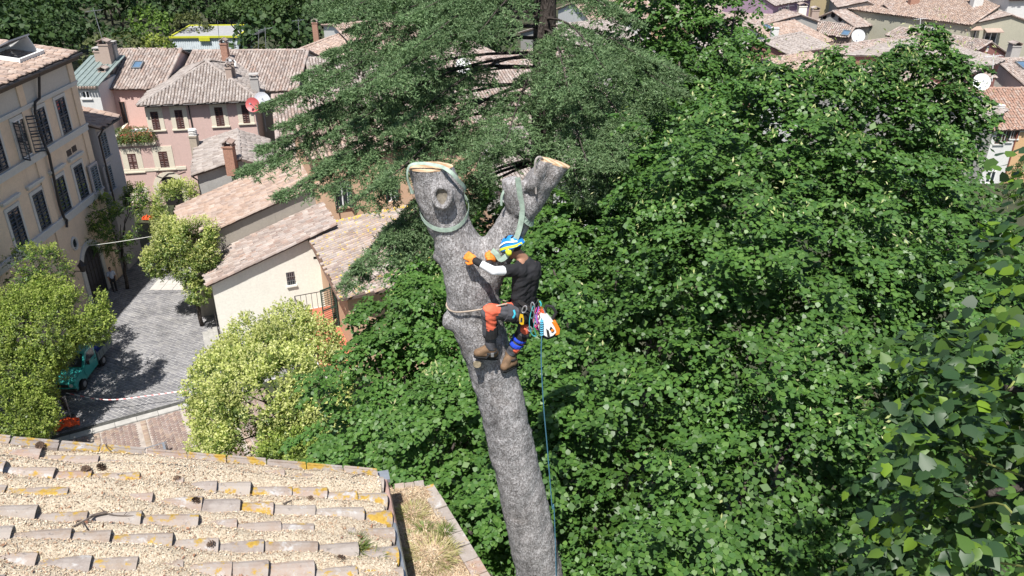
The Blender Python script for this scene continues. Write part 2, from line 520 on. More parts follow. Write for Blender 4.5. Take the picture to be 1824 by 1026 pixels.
HOUSES = {}
def house(label, r0, r1, hr, ef, he, wb=None, eb=None, heb=None, hip=(0, 0), wall=None, tmat=None, over=0.35, og=0.18, name='house', cat='house',
          z0=0.0, group=None, w=0.25, l=0.37, ridge=True, world=None):
    """gabled (or hipped) house from its ridge ends, front eave and the depth of its back slope. Points are pictures points put at known heights."""
    if world: R0, R1, E = (Vector(p) for p in world)
    else: R0, R1, E = at_z(*r0, hr), at_z(*r1, hr), at_z(*ef, he)
    d = R1 - R0; d.z = 0; L = d.length; d.normalize()
    p = Vector((d.y, -d.x, 0))
    if (E - R0).dot(p) < 0: p = -p
    wf = (E - R0).dot(p); slope = (hr - he) / wf
    if wb is None: wb = wf
    heb = hr - slope * wb if heb is None else heb
    z = Vector((0, 0, 1))
    F0 = R0 + p * wf; F0.z = he; F1 = R1 + p * wf; F1.z = he
    K0 = R0 - p * wb; K0.z = heb; K1 = R1 - p * wb; K1.z = heb
    Ra, Rb = R0 + d * hip[0], R1 - d * hip[1]
    H = thing(name, label, cat, ((F0 + F1) / 2 * 1.0).to_tuple()[:2] + (z0,), group)
    front, back = [F0, F1, Rb, Ra], [K1, K0, Ra, Rb]
    faces = [front] + ([back] if wb > 0.3 else [])
    rid = [(Ra, Rb)] if ridge else []
    if hip[0]: faces.append([K0, F0, Ra]); rid += [(F0, Ra), (K0, Ra)]
    if hip[1]: faces.append([F1, K1, Rb]); rid += [(F1, Rb), (K1, Rb)]
    tm = tmat or tile_old()
    if ridge and not hip[0]: rid += [(F0 + z * 0.02, Ra + z * 0.02)]
    if ridge and not hip[1]: rid += [(F1 + z * 0.02, Rb + z * 0.02)]
    ro = roof_part(H, faces, tm, rid, w=w, l=l)
    # walls under the roof
    sb = (hr - heb) / wb if wb > 0.3 else 0
    o_ = over; zt = he + slope * o_ - 0.14; ztb = (heb + sb * o_ - 0.14) if wb > 0.3 else hr - 0.14
    g0, g1 = (over if hip[0] else og), (over if hip[1] else og)
    a0, a1 = R0 + d * g0, R1 - d * g1
    wbi = wb - o_ if wb > 0.3 else 0
    def at(a, s_, zz): q = a + p * s_; q.z = zz; return q
    f0, f1, k0, k1 = at(a0, wf - o_, zt), at(a1, wf - o_, zt), at(a0, -wbi, ztb), at(a1, -wbi, ztb)
    pk0, pk1 = at(a0, 0, (hr - 0.14) if not hip[0] else min(zt, ztb)), at(a1, 0, (hr - 0.14) if not hip[1] else min(zt, ztb))
    def fl(v): q = v.copy(); q.z = z0; return q
    mb = MB()
    mb.quad(fl(f0), fl(f1), f1, f0); mb.quad(fl(k1), fl(k0), k0, k1)
    mb.poly([fl(k0), fl(f0), f0, pk0, k0]); mb.poly([fl(f1), fl(k1), k1, pk1, f1])
    mb.build('wall', wall or plaster('plaster_cream', (0.55, 0.5, 0.42)), H)
    H_ = dict(obj=H, roof=ro, d=d, p=p, front=Frame(f0, d, p), end0=Frame(f0, -p, -d), end1=Frame(f1, -p, d), ff=roof_frame(front), fp=F0, R0=R0, R1=R1, F0=F0, F1=F1, hr=hr, slope=slope)
    if wb > 0.3: H_['fb'] = roof_frame(back); H_['bp'] = K0
    return H_
def on_roof(H, px, py, side='f'):
    fr = H['ff'] if side == 'f' else H['fb']
    return at_plane(px, py, fr[0], fr[3])
def sky_px(H, px, py, w=0.8, h=1.0, side='f'):
    fr = H['ff'] if side == 'f' else H['fb']
    return skylight(H['obj'], on_roof(H, px, py, side), fr[1], fr[2], fr[3], w, h)
def chim_px(H, px, py, side='f', **kw):
    return chimney(H['obj'], on_roof(H, px, py, side), rot=math.atan2(H['d'].y, H['d'].x), **kw)
# ---------------------------------------------------------------- ground, piazza, pavement
def ground_mat():
    m, t, b = nt('earth_and_grass')
    n = noise(t, 0.35, 6, 0.65); n2 = noise(t, 6, 4)
    c = ramp(t, n, [(0.35, (0.03, 0.042, 0.016)), (0.55, (0.055, 0.06, 0.03)), (0.75, (0.09, 0.08, 0.05))]).outputs[0]
    c = mix(t, 0.5, c, ramp(t, n2, [(0.3, 0.55), (0.7, 1.0)]).outputs[0], 'MULTIPLY')
    t.links.new(c, b.inputs['Base Color']); b.inputs['Roughness'].default_value = 0.95
    return m
MG = MB(); MG.quad((-700, -200, 0), (700, -200, 0), (700, 900, 0), (-700, 900, 0))
struct(MG.build('ground', ground_mat()))

kA, kB = at_z(165, 764, 0), at_z(345, 715, 0)
kd = (kB - kA).normalized(); kn = Vector((-kd.y, kd.x, 0))       # kerb direction, and towards the street
def cobble_mat(name, cols, rough=0.75):
    m, t, b = nt(name)
    k = len(cols)
    r = ramp(t, piece_random(t), [((i + 0.5) / k, c) for i, c in enumerate(cols)]).outputs[0]
    n = ramp(t, noise(t, 0.6, 5), [(0.3, 0.75), (0.7, 1.25)]).outputs[0]
    c = mix(t, 1.0, r, n, 'MULTIPLY')
    t.links.new(c, b.inputs['Base Color']); b.inputs['Roughness'].default_value = rough; b.inputs['Specular IOR Level'].default_value = 0.35
    bump(t, b, noise(t, 50, 3), 0.3, 0.006)
    return m
M_COB = cobble_mat('street_stone', [(0.165, 0.163, 0.172), (0.19, 0.186, 0.193), (0.215, 0.21, 0.214), (0.176, 0.173, 0.184), (0.245, 0.238, 0.237)])
M_PAV = cobble_mat('pavement_brick', [(0.22, 0.16, 0.14), (0.27, 0.195, 0.165), (0.24, 0.19, 0.175), (0.31, 0.23, 0.185)], 0.85)
M_PAVL = cobble_mat('pavement_brick_pale', [(0.40, 0.32, 0.25), (0.36, 0.27, 0.2), (0.30, 0.22, 0.18)], 0.85)
def slab_poly(name, pts, z0, z1, mat):
    mb = MB(); mb.prism([(p[0], p[1], z0) for p in pts], (0, 0, z1 - z0)); return mb.build(name, mat)
def stones(parent, name, C, ang, sx, sy, sz, ztop, mat, n_own=300, gap=0.02):
    """lay stones at centres C (n,2): the n_own that show largest as their own objects, the rest joined"""
    C = np.asarray(C); d = np.hypot(C[:, 0], C[:, 1])
    px = 912 + FOC * C[:, 0] / (C[:, 1] * cs + (CAMZ) * sn); dz = C[:, 1] * cs + CAMZ * sn
    py = 513 + FOC * (-C[:, 1] * sn + CAMZ * cs) / dz
    vis = (px > -5) & (px < 1829) & (py < 1030) & (py > 0)
    # rough list of what hides the street: keep those in the open first
    open_ = vis & (px > 60) & (px < 430)
    order = np.argsort(np.where(open_, d, d + 1e4))
    own, rest = order[:n_own], order[n_own:]
    def verts(hx, hy, hz):
        i = 0.02
        return np.array([(-hx, -hy, -hz), (hx, -hy, -hz), (hx, hy, -hz), (-hx, hy, -hz), (-hx, -hy, -i * 0.6), (hx, -hy, -i * 0.6), (hx, hy, -i * 0.6), (-hx, hy, -i * 0.6),
                         (-hx + i, -hy + i, 0), (hx - i, -hy + i, 0), (hx - i, hy - i, 0), (-hx + i, hy - i, 0)], dtype=float)
    Fq = np.array([(0, 1, 5, 4), (1, 2, 6, 5), (2, 3, 7, 6), (3, 0, 4, 7), (4, 5, 9, 8), (5, 6, 10, 9), (6, 7, 11, 10), (7, 4, 8, 11), (8, 9, 10, 11)])
    T = verts(sx / 2 - gap / 2, sy / 2 - gap / 2, sz)
    ang = np.broadcast_to(np.asarray(ang, float), (len(C),))
    k = len(rest)
    a = ang[rest] + npr.normal(0, 0.03, k); ca, sa = np.cos(a)[:, None], np.sin(a)[:, None]
    sc = npr.uniform(0.93, 1.03, (k, 1)); tx, ty = npr.normal(0, 0.014, (k, 1)), npr.normal(0, 0.014, (k, 1))
    X = C[rest, :1] + (T[None, :, 0] * ca - T[None, :, 1] * sa) * sc; Y = C[rest, 1:] + (T[None, :, 0] * sa + T[None, :, 1] * ca) * sc
    Z = ztop + T[None, :, 2] + npr.uniform(-0.006, 0.006, (k, 1)) + T[None, :, 0] * tx + T[None, :, 1] * ty
    V = np.stack([X, Y, Z], -1).reshape(-1, 3)
    F = (Fq[None] + (np.arange(k) * 12)[:, None, None]).reshape(-1, 4)
    stuff(np_obj(name + '_field', V, F, mat, parent))
    me = bpy.data.meshes.new(name); me.from_pydata([tuple(v) for v in T], [], [tuple(f) for f in Fq]); me.materials.append(mat)
    for i in own:
        M = Matrix.Translation((C[i, 0], C[i, 1], ztop + rnd.uniform(-0.006, 0.006))) @ Matrix.Rotation(ang[i] + rnd.gauss(0, 0.03), 4, 'Z') @ Matrix.Rotation(rnd.gauss(0, 0.014), 4, 'X') @ Matrix.Diagonal((rnd.uniform(0.94, 1.03),) * 2 + (1, 1))
        copy_piece(me, name, M, parent)

street_pts = [kA - kd * 14, kA + kd * 9, (-9.5, 40.5), (-13, 48), (-14, 60.0), (-26.5, 60.5), (-27.5, 30)]
street_pts = [Vector((p[0], p[1], 0)) for p in street_pts]
st = struct(slab_poly('street', street_pts, -0.3, 0.02, plain('street_joint', (0.42, 0.41, 0.40), 0.9, var=0.25, vs=1.2)))
gx, gy = np.meshgrid(np.arange(-16, 16, 0.32), np.arange(-24, 24, 0.205), indexing='ij')
gx = gx + (np.arange(gy.shape[1])[None, :] % 2) * 0.16
a0 = R(-27)
CC = np.stack([-20 + gx.ravel() * math.cos(a0) - gy.ravel() * math.sin(a0), 46 + gx.ravel() * math.sin(a0) + gy.ravel() * math.cos(a0)], 1)
m_ = in_poly(CC, [(p.x, p.y) for p in street_pts])
stones(st, 'cobblestone', CC[m_], a0, 0.315, 0.2, 0.05, 0.045, M_COB, 300, 0.026)
# near pavement of herringbone brick, behind a stone kerb
pv_pts = [kA - kd * 16 - kn * 0.62, kA + kd * 8 - kn * 0.62, kA + kd * 8 - kn * 16, kA - kd * 16 - kn * 16]
pv = struct(slab_poly('pavement', [(p.x, p.y) for p in pv_pts], -0.3, 0.10, plain('brick_joint', (0.38, 0.33, 0.29), 0.95, var=0.2)))
L_, W_ = 0.27, 0.135
cen, angs = [], []
a1 = math.atan2(kd.y, kd.x)
def kp(u, v): return kA + kd * u - kn * v
pal_c, pal_a = [], []
for band in range(-5, 4):                      # fields of herringbone between straight bands
    u0 = band * 2.1
    for v in np.arange(0.75, 12, W_ * 1.0):
        pal_c.append(kp(u0 + 0.14, v)); pal_a.append(a1)
    n = int(1.8 / (W_ * 1.42)) + 2
    for i in range(0, int(9 / 0.19)):
        for j in range(-1, 6):
            u = u0 + 0.45 + j * 0.38 + (0.0); v = 0.75 + i * 0.19
            if u + 0.2 < u0 + 2.05 and u > u0 + 0.33:
                cen.append(kp(u, v)); angs.append(a1 + R(45))
                if u + 0.39 < u0 + 2.12: cen.append(kp(u + 0.19, v + 0.0)); angs.append(a1 - R(45))
stones(pv, 'paver', [(p.x, p.y) for p in cen], np.array(angs), L_, W_, 0.04, 0.135, M_PAV, 300, 0.012)
stones(pv, 'border_paver', [(p.x, p.y) for p in pal_c], np.array(pal_a), L_, W_, 0.04, 0.134, M_PAVL, 40, 0.012)
kb = MB(); 
kerb = link(bpy.data.objects.new('kerb', None)); struct(kerb); kerb.location = (0, 0, 0); ORG[kerb.name] = Vector((0, 0, 0))
for i in range(-14, 8):
    b = MB(); c = kA + kd * (i + 0.5) - kn * 0.38
    b.obox(c + Vector((0, 0, 0.0)), kd * 0.492, kn * 0.2, Vector((0, 0, 0.15 + rnd.uniform(-0.004, 0.004)))); b.build('kerb_stone', plain('kerb_granite', (0.40, 0.385, 0.36), .9, var=.15), kerb)
g = MB(); g.obox(kA - kd * 3 + kn * 0.1 + Vector((0, 0, 0.028)), kd * 11, kn * 0.17, Vector((0, 0, 0.024))); 
struct(g.build('gutter', plain('gutter_stone', (0.07, 0.07, 0.065), 0.9, var=0.4, vs=6)))
# drain, steps and pale flagstones
dp = at_z(353, 650, 0.05)
dr = thing('drain_cover', 'small dark grey iron drain cover set in the cobbled street', 'drain cover', dp)
b = MB(); b.box(dp + Vector((-0.34, -0.25, -0.02)), dp + Vector((0.34, 0.25, 0.012))); b.build('frame', M_GREYMETAL, dr)
b = MB()
for i in range(9): b.box(dp + Vector((-0.3 + i * 0.067, -0.2, 0.0)), dp + Vector((-0.26 + i * 0.067, 0.2, 0.02)))
b.build('grate', M_DARKMETAL, dr)

# ---------------------------------------------------------------- the big palazzo on the left
PX = -26.4
M_PEACH = plaster('palazzo_peach', (0.78, 0.615, 0.465), (0.36, 0.28, 0.22), 0.5)
M_FRIEZE = plaster('palazzo_frieze', (0.58, 0.54, 0.49), (0.3, 0.28, 0.25), 0.3)
M_BANDST = plaster('palazzo_band', (0.60, 0.59, 0.57), (0.33, 0.31, 0.29), 0.3)
M_SHUT = plain('shutter_slate', (0.055, 0.065, 0.085), 0.55, var=0.15)
M_SHUTG = plain('shutter_green', (0.03, 0.08, 0.06), 0.55, var=0.15)
M_SHUTB = plain('shutter_brown', (0.10, 0.045, 0.04), 0.6, var=0.15)
PALH = house('long peach palazzo with slate shutters and roof skylights beside the street', None, None, 15.9, None, 14.75, wb=7, hip=(0, 0), wall=M_PEACH, tmat=tile_warm(), over=0.5, og=0.35,
             name='palazzo', cat='building', world=((-33.6, 12, 15.9), (-33.6, 49.75, 15.9), (-25.9, 20, 14.75)), w=0.3, l=0.45, ridge=False)
PAL = PALH['obj']
FP = Frame((PX, 12.35, 0), (0, 1, 0), (1, 0, 0))
YE = 49.4 - 12.35
def sp(px, py): return FP.px(px, py)
zc = sp(80, 172)[1]                                    # foot of the frieze
b = MB(); FP.box(b, 0, YE + 0.03, -0.1, 0.05, zc, 14.62); b.build('frieze', M_FRIEZE, PAL)
b = MB(); FP.box(b, 0, YE + 0.05, 0.0, 0.10, zc - 0.16, zc); FP.box(b, 0, YE + 0.06, 0.0, 0.16, zc - 0.02, zc + 0.09); b.build('moulding', M_BANDST, PAL)
z2 = sp(100, 250)[1]; z1 = sp(110, 385)[1]
for zz, hgt in ((z2, 0.42), (z1, 0.5)):
    b = MB(); FP.box(b, 0, YE + 0.06, -0.05, 0.11, zz - hgt, zz - 0.1); FP.box(b, 0, YE + 0.09, -0.05, 0.17, zz - 0.1, zz); b.build('string_course', M_BANDST, PAL)
sS = [YE - 0.35, sp(47, 215)[0], sp(47, 215)[0] - 9.5, sp(47, 215)[0] - 19]
for s_ in sS:
    b = MB(); FP.box(b, s_ - 0.32, s_ + 0.32, -0.05, 0.085, 0.1, z1 - 0.5); FP.box(b, s_ - 0.32, s_ + 0.32, -0.05, 0.08, z1, z2 - 0.42); FP.box(b, s_ - 0.32, s_ + 0.32, -0.05, 0.08, z2, zc - 0.16)
    FP.box(b, s_ - 0.3, s_ + 0.3, 0.0, 0.12, zc + 0.09, 14.4)
    b.build('pilaster', M_PEACH, PAL)
b = MB(); FP.box(b, 0, YE + 0.36, 0.05, 0.42, 14.3, 14.48); b.build('eave_board', plain('eave_wood', (0.10, 0.075, 0.06), 0.8), PAL)
b = MB(); b.tube([(-25.83, 12, 14.6), (-25.83, 49.9, 14.6)], 0.085, 8); b.build('gutter', M_DARKMETAL, PAL)
fr_top = [(112.3, 206, 'shut'), (78.4, 231.5, 'shut'), (44, 256, 'open'), (3.5, 300, 'shut')]
for px, py, sty in fr_top:
    s_, z_ = sp(px, py); zb = z2 + 0.03
    w_ = 0.5 if sty == 'shut' else 0.62
    window(PAL, FP, s_ - w_, s_ + w_, zb + 0.02, zb + 0.02 + 2.05, style=sty, trim=M_BANDST, tw=0.2, shm=M_SHUT, sill=False)
for px, py in ((143.9, 324), (112.8, 352.4), (76.5, 386), (36.3, 423.8)):
    s_, z_ = sp(px, py); zb = z1 + 0.04
    w_ = window(PAL, FP, s_ - 0.52, s_ + 0.52, zb, zb + 2.1, style='shut', trim=M_BANDST, tw=0.2, shm=M_SHUT, sill=False)
    h_ = MB(); FP.box(h_, s_ - 0.85, s_ + 0.85, -0.02, 0.2, zb + 2.62, zb + 2.74); FP.box(h_, s_ - 0.78, s_ + 0.78, -0.02, 0.12, zb + 2.5, zb + 2.62); h_.build('window_hood', M_BANDST, PAL)
for px, py in ((123, 272), (132, 265)):
    s_, z_ = sp(px, py); h_ = MB(); FP.box(h_, s_ - 0.27, s_ + 0.27, -0.02, 0.012, z_ - 0.18, z_ + 0.18)
    for k in range(3): FP.box(h_, s_ - 0.25, s_ + 0.25, 0.012, 0.03, z_ - 0.13 + k * 0.11, z_ - 0.09 + k * 0.11)
    h_.build('vent', plain('vent_brown', (0.09, 0.07, 0.06), 0.8), PAL)
s_, z_ = sp(132, 434)
h_ = MB(); ring = [FP.pt(s_ + 0.3 * math.cos(a), 0.03, z_ + 0.38 * math.sin(a)) for a in np.linspace(0, 2 * math.pi, 17)[:-1]]
h_.tube(ring, 0.07, 5, closed=True); ho_ = h_.build('round_window', M_BANDST, PAL)
h_ = MB(); h_.poly([FP.pt(s_ + 0.29 * math.cos(a), 0.012, z_ + 0.36 * math.sin(a)) for a in np.linspace(0, 2 * math.pi, 17)[:-1]]); h_.build('pane', M_GLASS, ho_)
# arched doorway
s_, z_ = sp(166, 478)
hw, hh = 1.05, 2.55
arc = [(hw * math.cos(a), hh + hw * math.sin(a)) for a in np.linspace(0, math.pi, 13)]
h_ = MB()
outer = [(hw + 0.34, 0)] + [((hw + 0.34) * math.cos(a), hh + (hw + 0.34) * math.sin(a)) for a in np.linspace(0, math.pi, 13)] + [(-hw - 0.34, 0)]
inner = [(hw, 0)] + arc + [(-hw, 0)]
for i in range(len(outer) - 1):
    q = [FP.pt(s_ + o[0], 0.0, o[1]) for o in (outer[i], outer[i + 1], inner[i + 1], inner[i])]
    h_.prism(q, (0.09, 0, 0))
dw = h_.build('doorway', M_BANDST, PAL)
h_ = MB(); h_.poly([FP.pt(s_ + o[0], 0.02, o[1]) for o in inner]); dd = h_.build('door', plain('door_dark', (0.035, 0.035, 0.045), 0.5), dw)
h_ = MB()
for k in range(-2, 3): FP.box(h_, s_ + k * 0.4 - 0.025, s_ + k * 0.4 + 0.025, 0.02, 0.05, 0.05, 3.2)
for k in (1.0, 2.0, 2.6): FP.box(h_, s_ - hw + 0.03, s_ + hw - 0.03, 0.02, 0.046, k, k + 0.06)
h_.build('door_bars', M_DARKMETAL, dw)
FQ = FP
dpz = [(62, 147), (64, 175), (56, 182), (56, 200), (65, 235), (75, 262), (81, 275), (90, 318), (100, 365), (108, 388), (113, 392), (113, 405)]
pts = [FP.pt(sp(*q)[0], 0.2 if i not in (0,) else 0.4, sp(*q)[1]) for i, q in enumerate(dpz)]
pts[0].z = 14.55
h_ = MB(); h_.tube(pts, 0.075, 8); h_.build('downpipe', M_DARKMETAL, PAL)
ec = PALH['ff']
def pal_roof(px, py): return at_plane(px, py, ec[0], ec[3])
# the skylight: a raised box with a tilted open sash
p = pal_roof(26, 100); e_, s2_, n_ = ec[1], ec[2], ec[3]
bx = MB()
for k in (-1, 1): bx.obox(p + e_ * k * 1.25 + n_ * 0.1, e_ * 0.06, s2_ * 1.0, n_ * 0.16)
for k in (-1, 1): bx.obox(p + s2_ * k * 0.95 + n_ * 0.1, e_ * 1.19, s2_ * 0.06, n_ * 0.155)
sk = bx.build('skylight', M_WHITE, PAL)
bx = MB(); bx.obox(p + n_ * 0.02, e_ * 1.19, s2_ * 0.9, n_ * 0.04); bx.build('pane', M_GLASS, sk)
bx = MB(); q0 = p + e_ * 0.0 + s2_ * 0.9 + n_ * 0.28; tl = (s2_ * -0.88 + n_ * 0.55).normalized()
bx.obox(q0 + tl * 0.75, e_ * 1.1, tl * 0.75, e_.cross(tl).normalized() * 0.04); bx.build('sash', plain('sash_grey', (0.2, 0.2, 0.22), 0.4), sk)
bx = MB(); bx.add([p + e_ * 1.19 + s2_ * 0.9 + n_ * 0.26, p + e_ * 1.19 - s2_ * 0.6 + n_ * 0.26, q0 + e_ * 1.1 + tl * 1.3, p + e_ * 1.25 + s2_ * 0.9 + n_ * 0.26, p + e_ * 1.25 - s2_ * 0.6 + n_ * 0.26, q0 + e_ * 1.16 + tl * 1.3], [(0, 1, 2), (5, 4, 3), (0, 3, 4, 1), (1, 4, 5, 2), (2, 5, 3, 0)])
bx.build('side_panel', M_WHITE, sk)
# lamp on the palazzo wall
s_, z_ = sp(124, 476)
lp = thing('street_lamp', 'black lantern on a wall bracket above the arched doorway', 'street lamp', FP.pt(s_, 0.05, z_))
h_ = MB(); c = FP.pt(s_, 0.75, z_)
h_.tube([FP.pt(s_, 0.0, z_ - 0.6), FP.pt(s_, 0.3, z_ - 0.25), c + Vector((0, 0, -0.3))], 0.025, 5); h_.build('bracket', M_DARKMETAL, lp)
h_ = MB(); h_.tube([c + Vector((0, 0, z)) for z in (-0.3, -0.28, 0.12, 0.14)], [0.08, 0.13, 0.22, 0.05], 6); h_.build('lantern', M_DARKMETAL, lp)
h_ = MB(); h_.tube([c + Vector((0, 0, z)) for z in (0.14, 0.2, 0.38, 0.48)], [0.28, 0.2, 0.08, 0.02], 6); h_.build('lamp_cap', M_DARKMETAL, lp)

# ---------------------------------------------------------------- lower building past the palazzo
M_LAV = plaster('lavender_plaster', (0.47, 0.44, 0.45), (0.3, 0.28, 0.27), 0.35)
B2 = house('lower grey-lavender house between the palazzo and the pink house', None, None, 11.0, None, 10.0, wb=4.0, wall=M_LAV, tmat=tile_warm(), over=0.5, og=0.15,
           world=((-30.5, 49.95, 11.1), (-30.5, 52.7, 11.1), (-25.75, 51, 10.05)), w=0.3, l=0.45)
FB2 = Frame((-26.25, 49.5, 0), (0, 1, 0), (1, 0, 0))
for q in ((186, 258), (195, 317), (170, 317)):
    s_, z_ = FB2.px(*q); window(B2['obj'], FB2, s_ - 0.42, s_ + 0.42, z_ - 0.8, z_ + 0.8, trim=M_LAV, tw=0.14, shm=plain('shutter_greyblue', (0.16, 0.19, 0.22), 0.6))
h_ = MB(); h_.tube([(-25.7, 50.0, 9.9), (-25.7, 52.7, 9.9)], 0.07, 6); h_.tube([(-25.75, 50.1, 9.85), (-26.1, 50.1, 9.4), (-26.1, 50.1, 5.0)], 0.06, 6); h_.build('gutter', M_DARKMETAL, B2['obj'])

# ---------------------------------------------------------------- pink house
M_PINK = plaster('pink_plaster', (0.63, 0.455, 0.41), (0.42, 0.31, 0.27), 0.4)
M_CREAMTRIM = plaster('cream_trim', (0.70, 0.64, 0.52), (0.5, 0.46, 0.4), 0.2)
eL, eR = at_z(243, 188, 8.4), at_z(464, 178, 8.4)
dv = (eR - eL).normalized(); pv_ = Vector((dv.y, -dv.x, 0))
B3 = house('pink three-storey house with brown shutters under a grey hipped roof', None, None, 10.5, None, 8.4, hip=(5.0, 4.6), wall=M_PINK, tmat=tile_grey(), over=0.55,
           world=(eL - pv_ * 5.6 + Vector((0, 0, 2.1)), eR - pv_ * 5.6 + Vector((0, 0, 2.1)), eL), name='house', w=0.24, l=0.36)
F3 = B3['front']
for (x0, y0, x1, y1) in ((267, 199, 287, 231), (310, 196, 330, 229), (381, 191, 401, 224), (429, 187, 446, 219)):
    win_px(B3['obj'], F3, x0, y0, x1, y1, shm=M_SHUTB, trim=M_CREAMTRIM, tw=0.34)
for (x0, y0, x1, y1) in ((226, 274, 248, 305), (281, 270, 303, 300)):
    win_px(B3['obj'], F3, x0, y0, x1, y1, shm=M_SHUTB, trim=M_CREAMTRIM, tw=0.42)
win_px(B3['obj'], F3, 240, 342, 258, 357, shm=M_SHUTB, trim=M_CREAMTRIM, tw=0.4, style='glass')
aL, zt = F3.px(200, 306); aR, _ = F3.px(332, 300)
b = MB(); F3.box(b, aL, aR, -0.1, 0.07, zt - 0.12, zt + 0.12); b.build('string_course', M_CREAMTRIM, B3['obj'])
ac, az = F3.px(303, 332); hw = 0.85; b = MB()
outer = [(hw + 0.4, 0)] + [((hw + 0.4) * math.cos(a), az + (hw + 0.4) * math.sin(a)) for a in np.linspace(0, math.pi, 11)] + [(-hw - 0.4, 0)]
inner = [(hw, 0)] + [(hw * math.cos(a), az + hw * math.sin(a)) for a in np.linspace(0, math.pi, 11)] + [(-hw, 0)]
for i in range(len(outer) - 1): b.prism([F3.pt(ac + o[0], 0.0, o[1]) for o in (outer[i], outer[i + 1], inner[i + 1], inner[i])], F3.n * 0.06)
dw3 = b.build('doorway', M_CREAMTRIM, B3['obj'])
b = MB(); b.poly([F3.pt(ac + o[0], 0.015, o[1]) for o in inner]); b.build('door', M_DARK, dw3)
a_, z_ = F3.px(338, 200)
b = MB(); b.tube([F3.pt(a_, 0.08, 8.1), F3.pt(a_, 0.08, 4.6)], 0.05, 6); b.tube([F3.pt(0, 0.5, 8.28), F3.pt(10.3, 0.5, 8.28)], 0.07, 6); b.build('downpipe', M_DARKMETAL, B3['obj'])
b = MB(); q = [F3.pt(F3.px(x, y)[0], 0.1, F3.px(x, y)[1]) for x, y in ((284, 300), (278, 312), (290, 316), (300, 308), (318, 306), (329, 302))]
b.tube(q, 0.025, 5); b.build('cable', M_DARKMETAL, B3['obj'])
for q, kw in (((413, 128), dict(w=0.5, d=0.5, h=0.7)), ((409, 138), dict(w=0.45, d=0.45, h=0.75)), ((454, 150), dict(w=0.6, d=0.6, h=0.5, cap='slab', mat=M_CONC))): chim_px(B3, *q, **kw)
# lower wing with a roof terrace, left of it
tl_, tz = F3.px(199, 256); tr_, _ = F3.px(262, 250)
TW = thing('terrace_wing', 'low pink wing with planted roof terrace left of the pink house', 'building', F3.pt(tl_, 0, 0))
b = MB(); F3.box(b, tl_, -0.02, -5.5, 0.02, 0, tz - 0.25); b.build('wall', M_PINK, TW)
b = MB(); F3.box(b, tl_ - 0.1, 0.2, -0.32, 0.14, tz - 0.25, tz - 0.02); F3.box(b, tl_, tl_ + 0.22, -5.4, -0.33, tz - 0.25, tz + 0.3); b.build('parapet', M_CREAMTRIM, TW)
b = MB(); F3.box(b, tl_ + 0.23, -0.05, -5.4, -0.33, tz - 0.25, tz - 0.2); b.build('terrace_floor', plain('terracotta_floor', (0.4, 0.17, 0.1), 0.8, var=0.2, vs=8), TW)
b = MB()
for k in range(0, 9): b.tube([F3.pt(tl_ + 0.15 + k * (-tl_ - 0.2) / 8, 0.05, tz), F3.pt(tl_ + 0.15 + k * (-tl_ - 0.2) / 8, 0.05, tz + 0.95)], 0.014, 4)
for z in (0.5, 0.95): b.tube([F3.pt(tl_ + 0.1, 0.05, tz + z), F3.pt(-0.1, 0.05, tz + z)], 0.016, 4)
b.build('railing', M_DARKMETAL, TW)
TERR = (tl_, tz)
# table and awning-striped cushions on the terrace
tb = thing('terrace_table', 'small white table on the planted roof terrace', 'table', F3.pt(-1.3, -1.6, tz - 0.2))
b = MB(); F3.box(b, -1.9, -0.7, -2.0, -1.2, tz + 0.5, tz + 0.56); b.build('tabletop', M_WHITE, tb)
for sx in (-1.8, -0.8):
    for sy in (-1.9, -1.3): b = MB(); b.tube([F3.pt(sx, sy, tz - 0.2), F3.pt(sx, sy, tz + 0.5)], 0.03, 5); b.build('leg', M_WHITE, tb)
ch = thing('terrace_chair', 'white chair with a red striped seat beside the terrace table', 'chair', F3.pt(-2.4, -1.2, tz - 0.2))
b = MB(); F3.box(b, -2.7, -2.2, -1.5, -1.0, tz + 0.22, tz + 0.3); b.build('seat', plain('red_stripe', (0.5, 0.06, 0.07), 0.8), ch)
b = MB(); F3.box(b, -2.75, -2.7, -1.5, -1.0, tz + 0.2, tz + 0.75); b.build('backrest', M_WHITE, ch)
for sx in (-2.65, -2.25):
    for sy in (-1.45, -1.05): b = MB(); b.tube([F3.pt(sx, sy, tz - 0.2), F3.pt(sx, sy, tz + 0.22)], 0.02, 4); b.build('leg', M_WHITE, ch)

# ---------------------------------------------------------------- roofs behind the pink house
def hg(label, pk, hr, ang, foot, L, foot2=None, sl=0.28, search=True, wb=None, **kw):
    """house from its near gable: peak, and where the rake meets the eave, as picture points on the gable's plane"""
    R0 = at_z(*pk, hr); best = None
    for da in (range(-40, 41, 2) if search else (0,)):
        a = R(ang + da); d = Vector((math.cos(a), math.sin(a), 0))
        r = ray(*foot)
        den = r.dot(d)
        if abs(den) < 1e-4: continue
        k = (R0 - CAM).dot(d) / den
        if k <= 0: continue
        E = CAM + r * k; w = math.hypot(E.x - R0.x, E.y - R0.y)
        if w < 1.2 or w > 11: continue
        s_ = (hr - E.z) / w; c_ = abs(s_ - sl) + abs(da) * 0.0025
        if best is None or c_ < best[0]: best = (c_, d, E, w, s_, ang + da)
    if best is None: raise ValueError('no fit ' + label)
    _, d, E, w, s_, aa = best
    heb = None
    if foot2:
        r = ray(*foot2); k = (R0 - CAM).dot(d) / r.dot(d); E2 = CAM + r * k
        wb = math.hypot(E2.x - R0.x, E2.y - R0.y); heb = min(E2.z, hr - 0.1 * wb)
    if DEBUG: print('hg %-40s ang %4.0f w %.1f slope %.2f E %s' % (label[:40], aa, w, s_, tuple(round(x, 1) for x in E)))
    return house(label, None, None, hr, None, E.z, wb=wb, heb=heb, world=(R0, R0 + d * L, E), **kw)
DEBUG = False
P = plaster
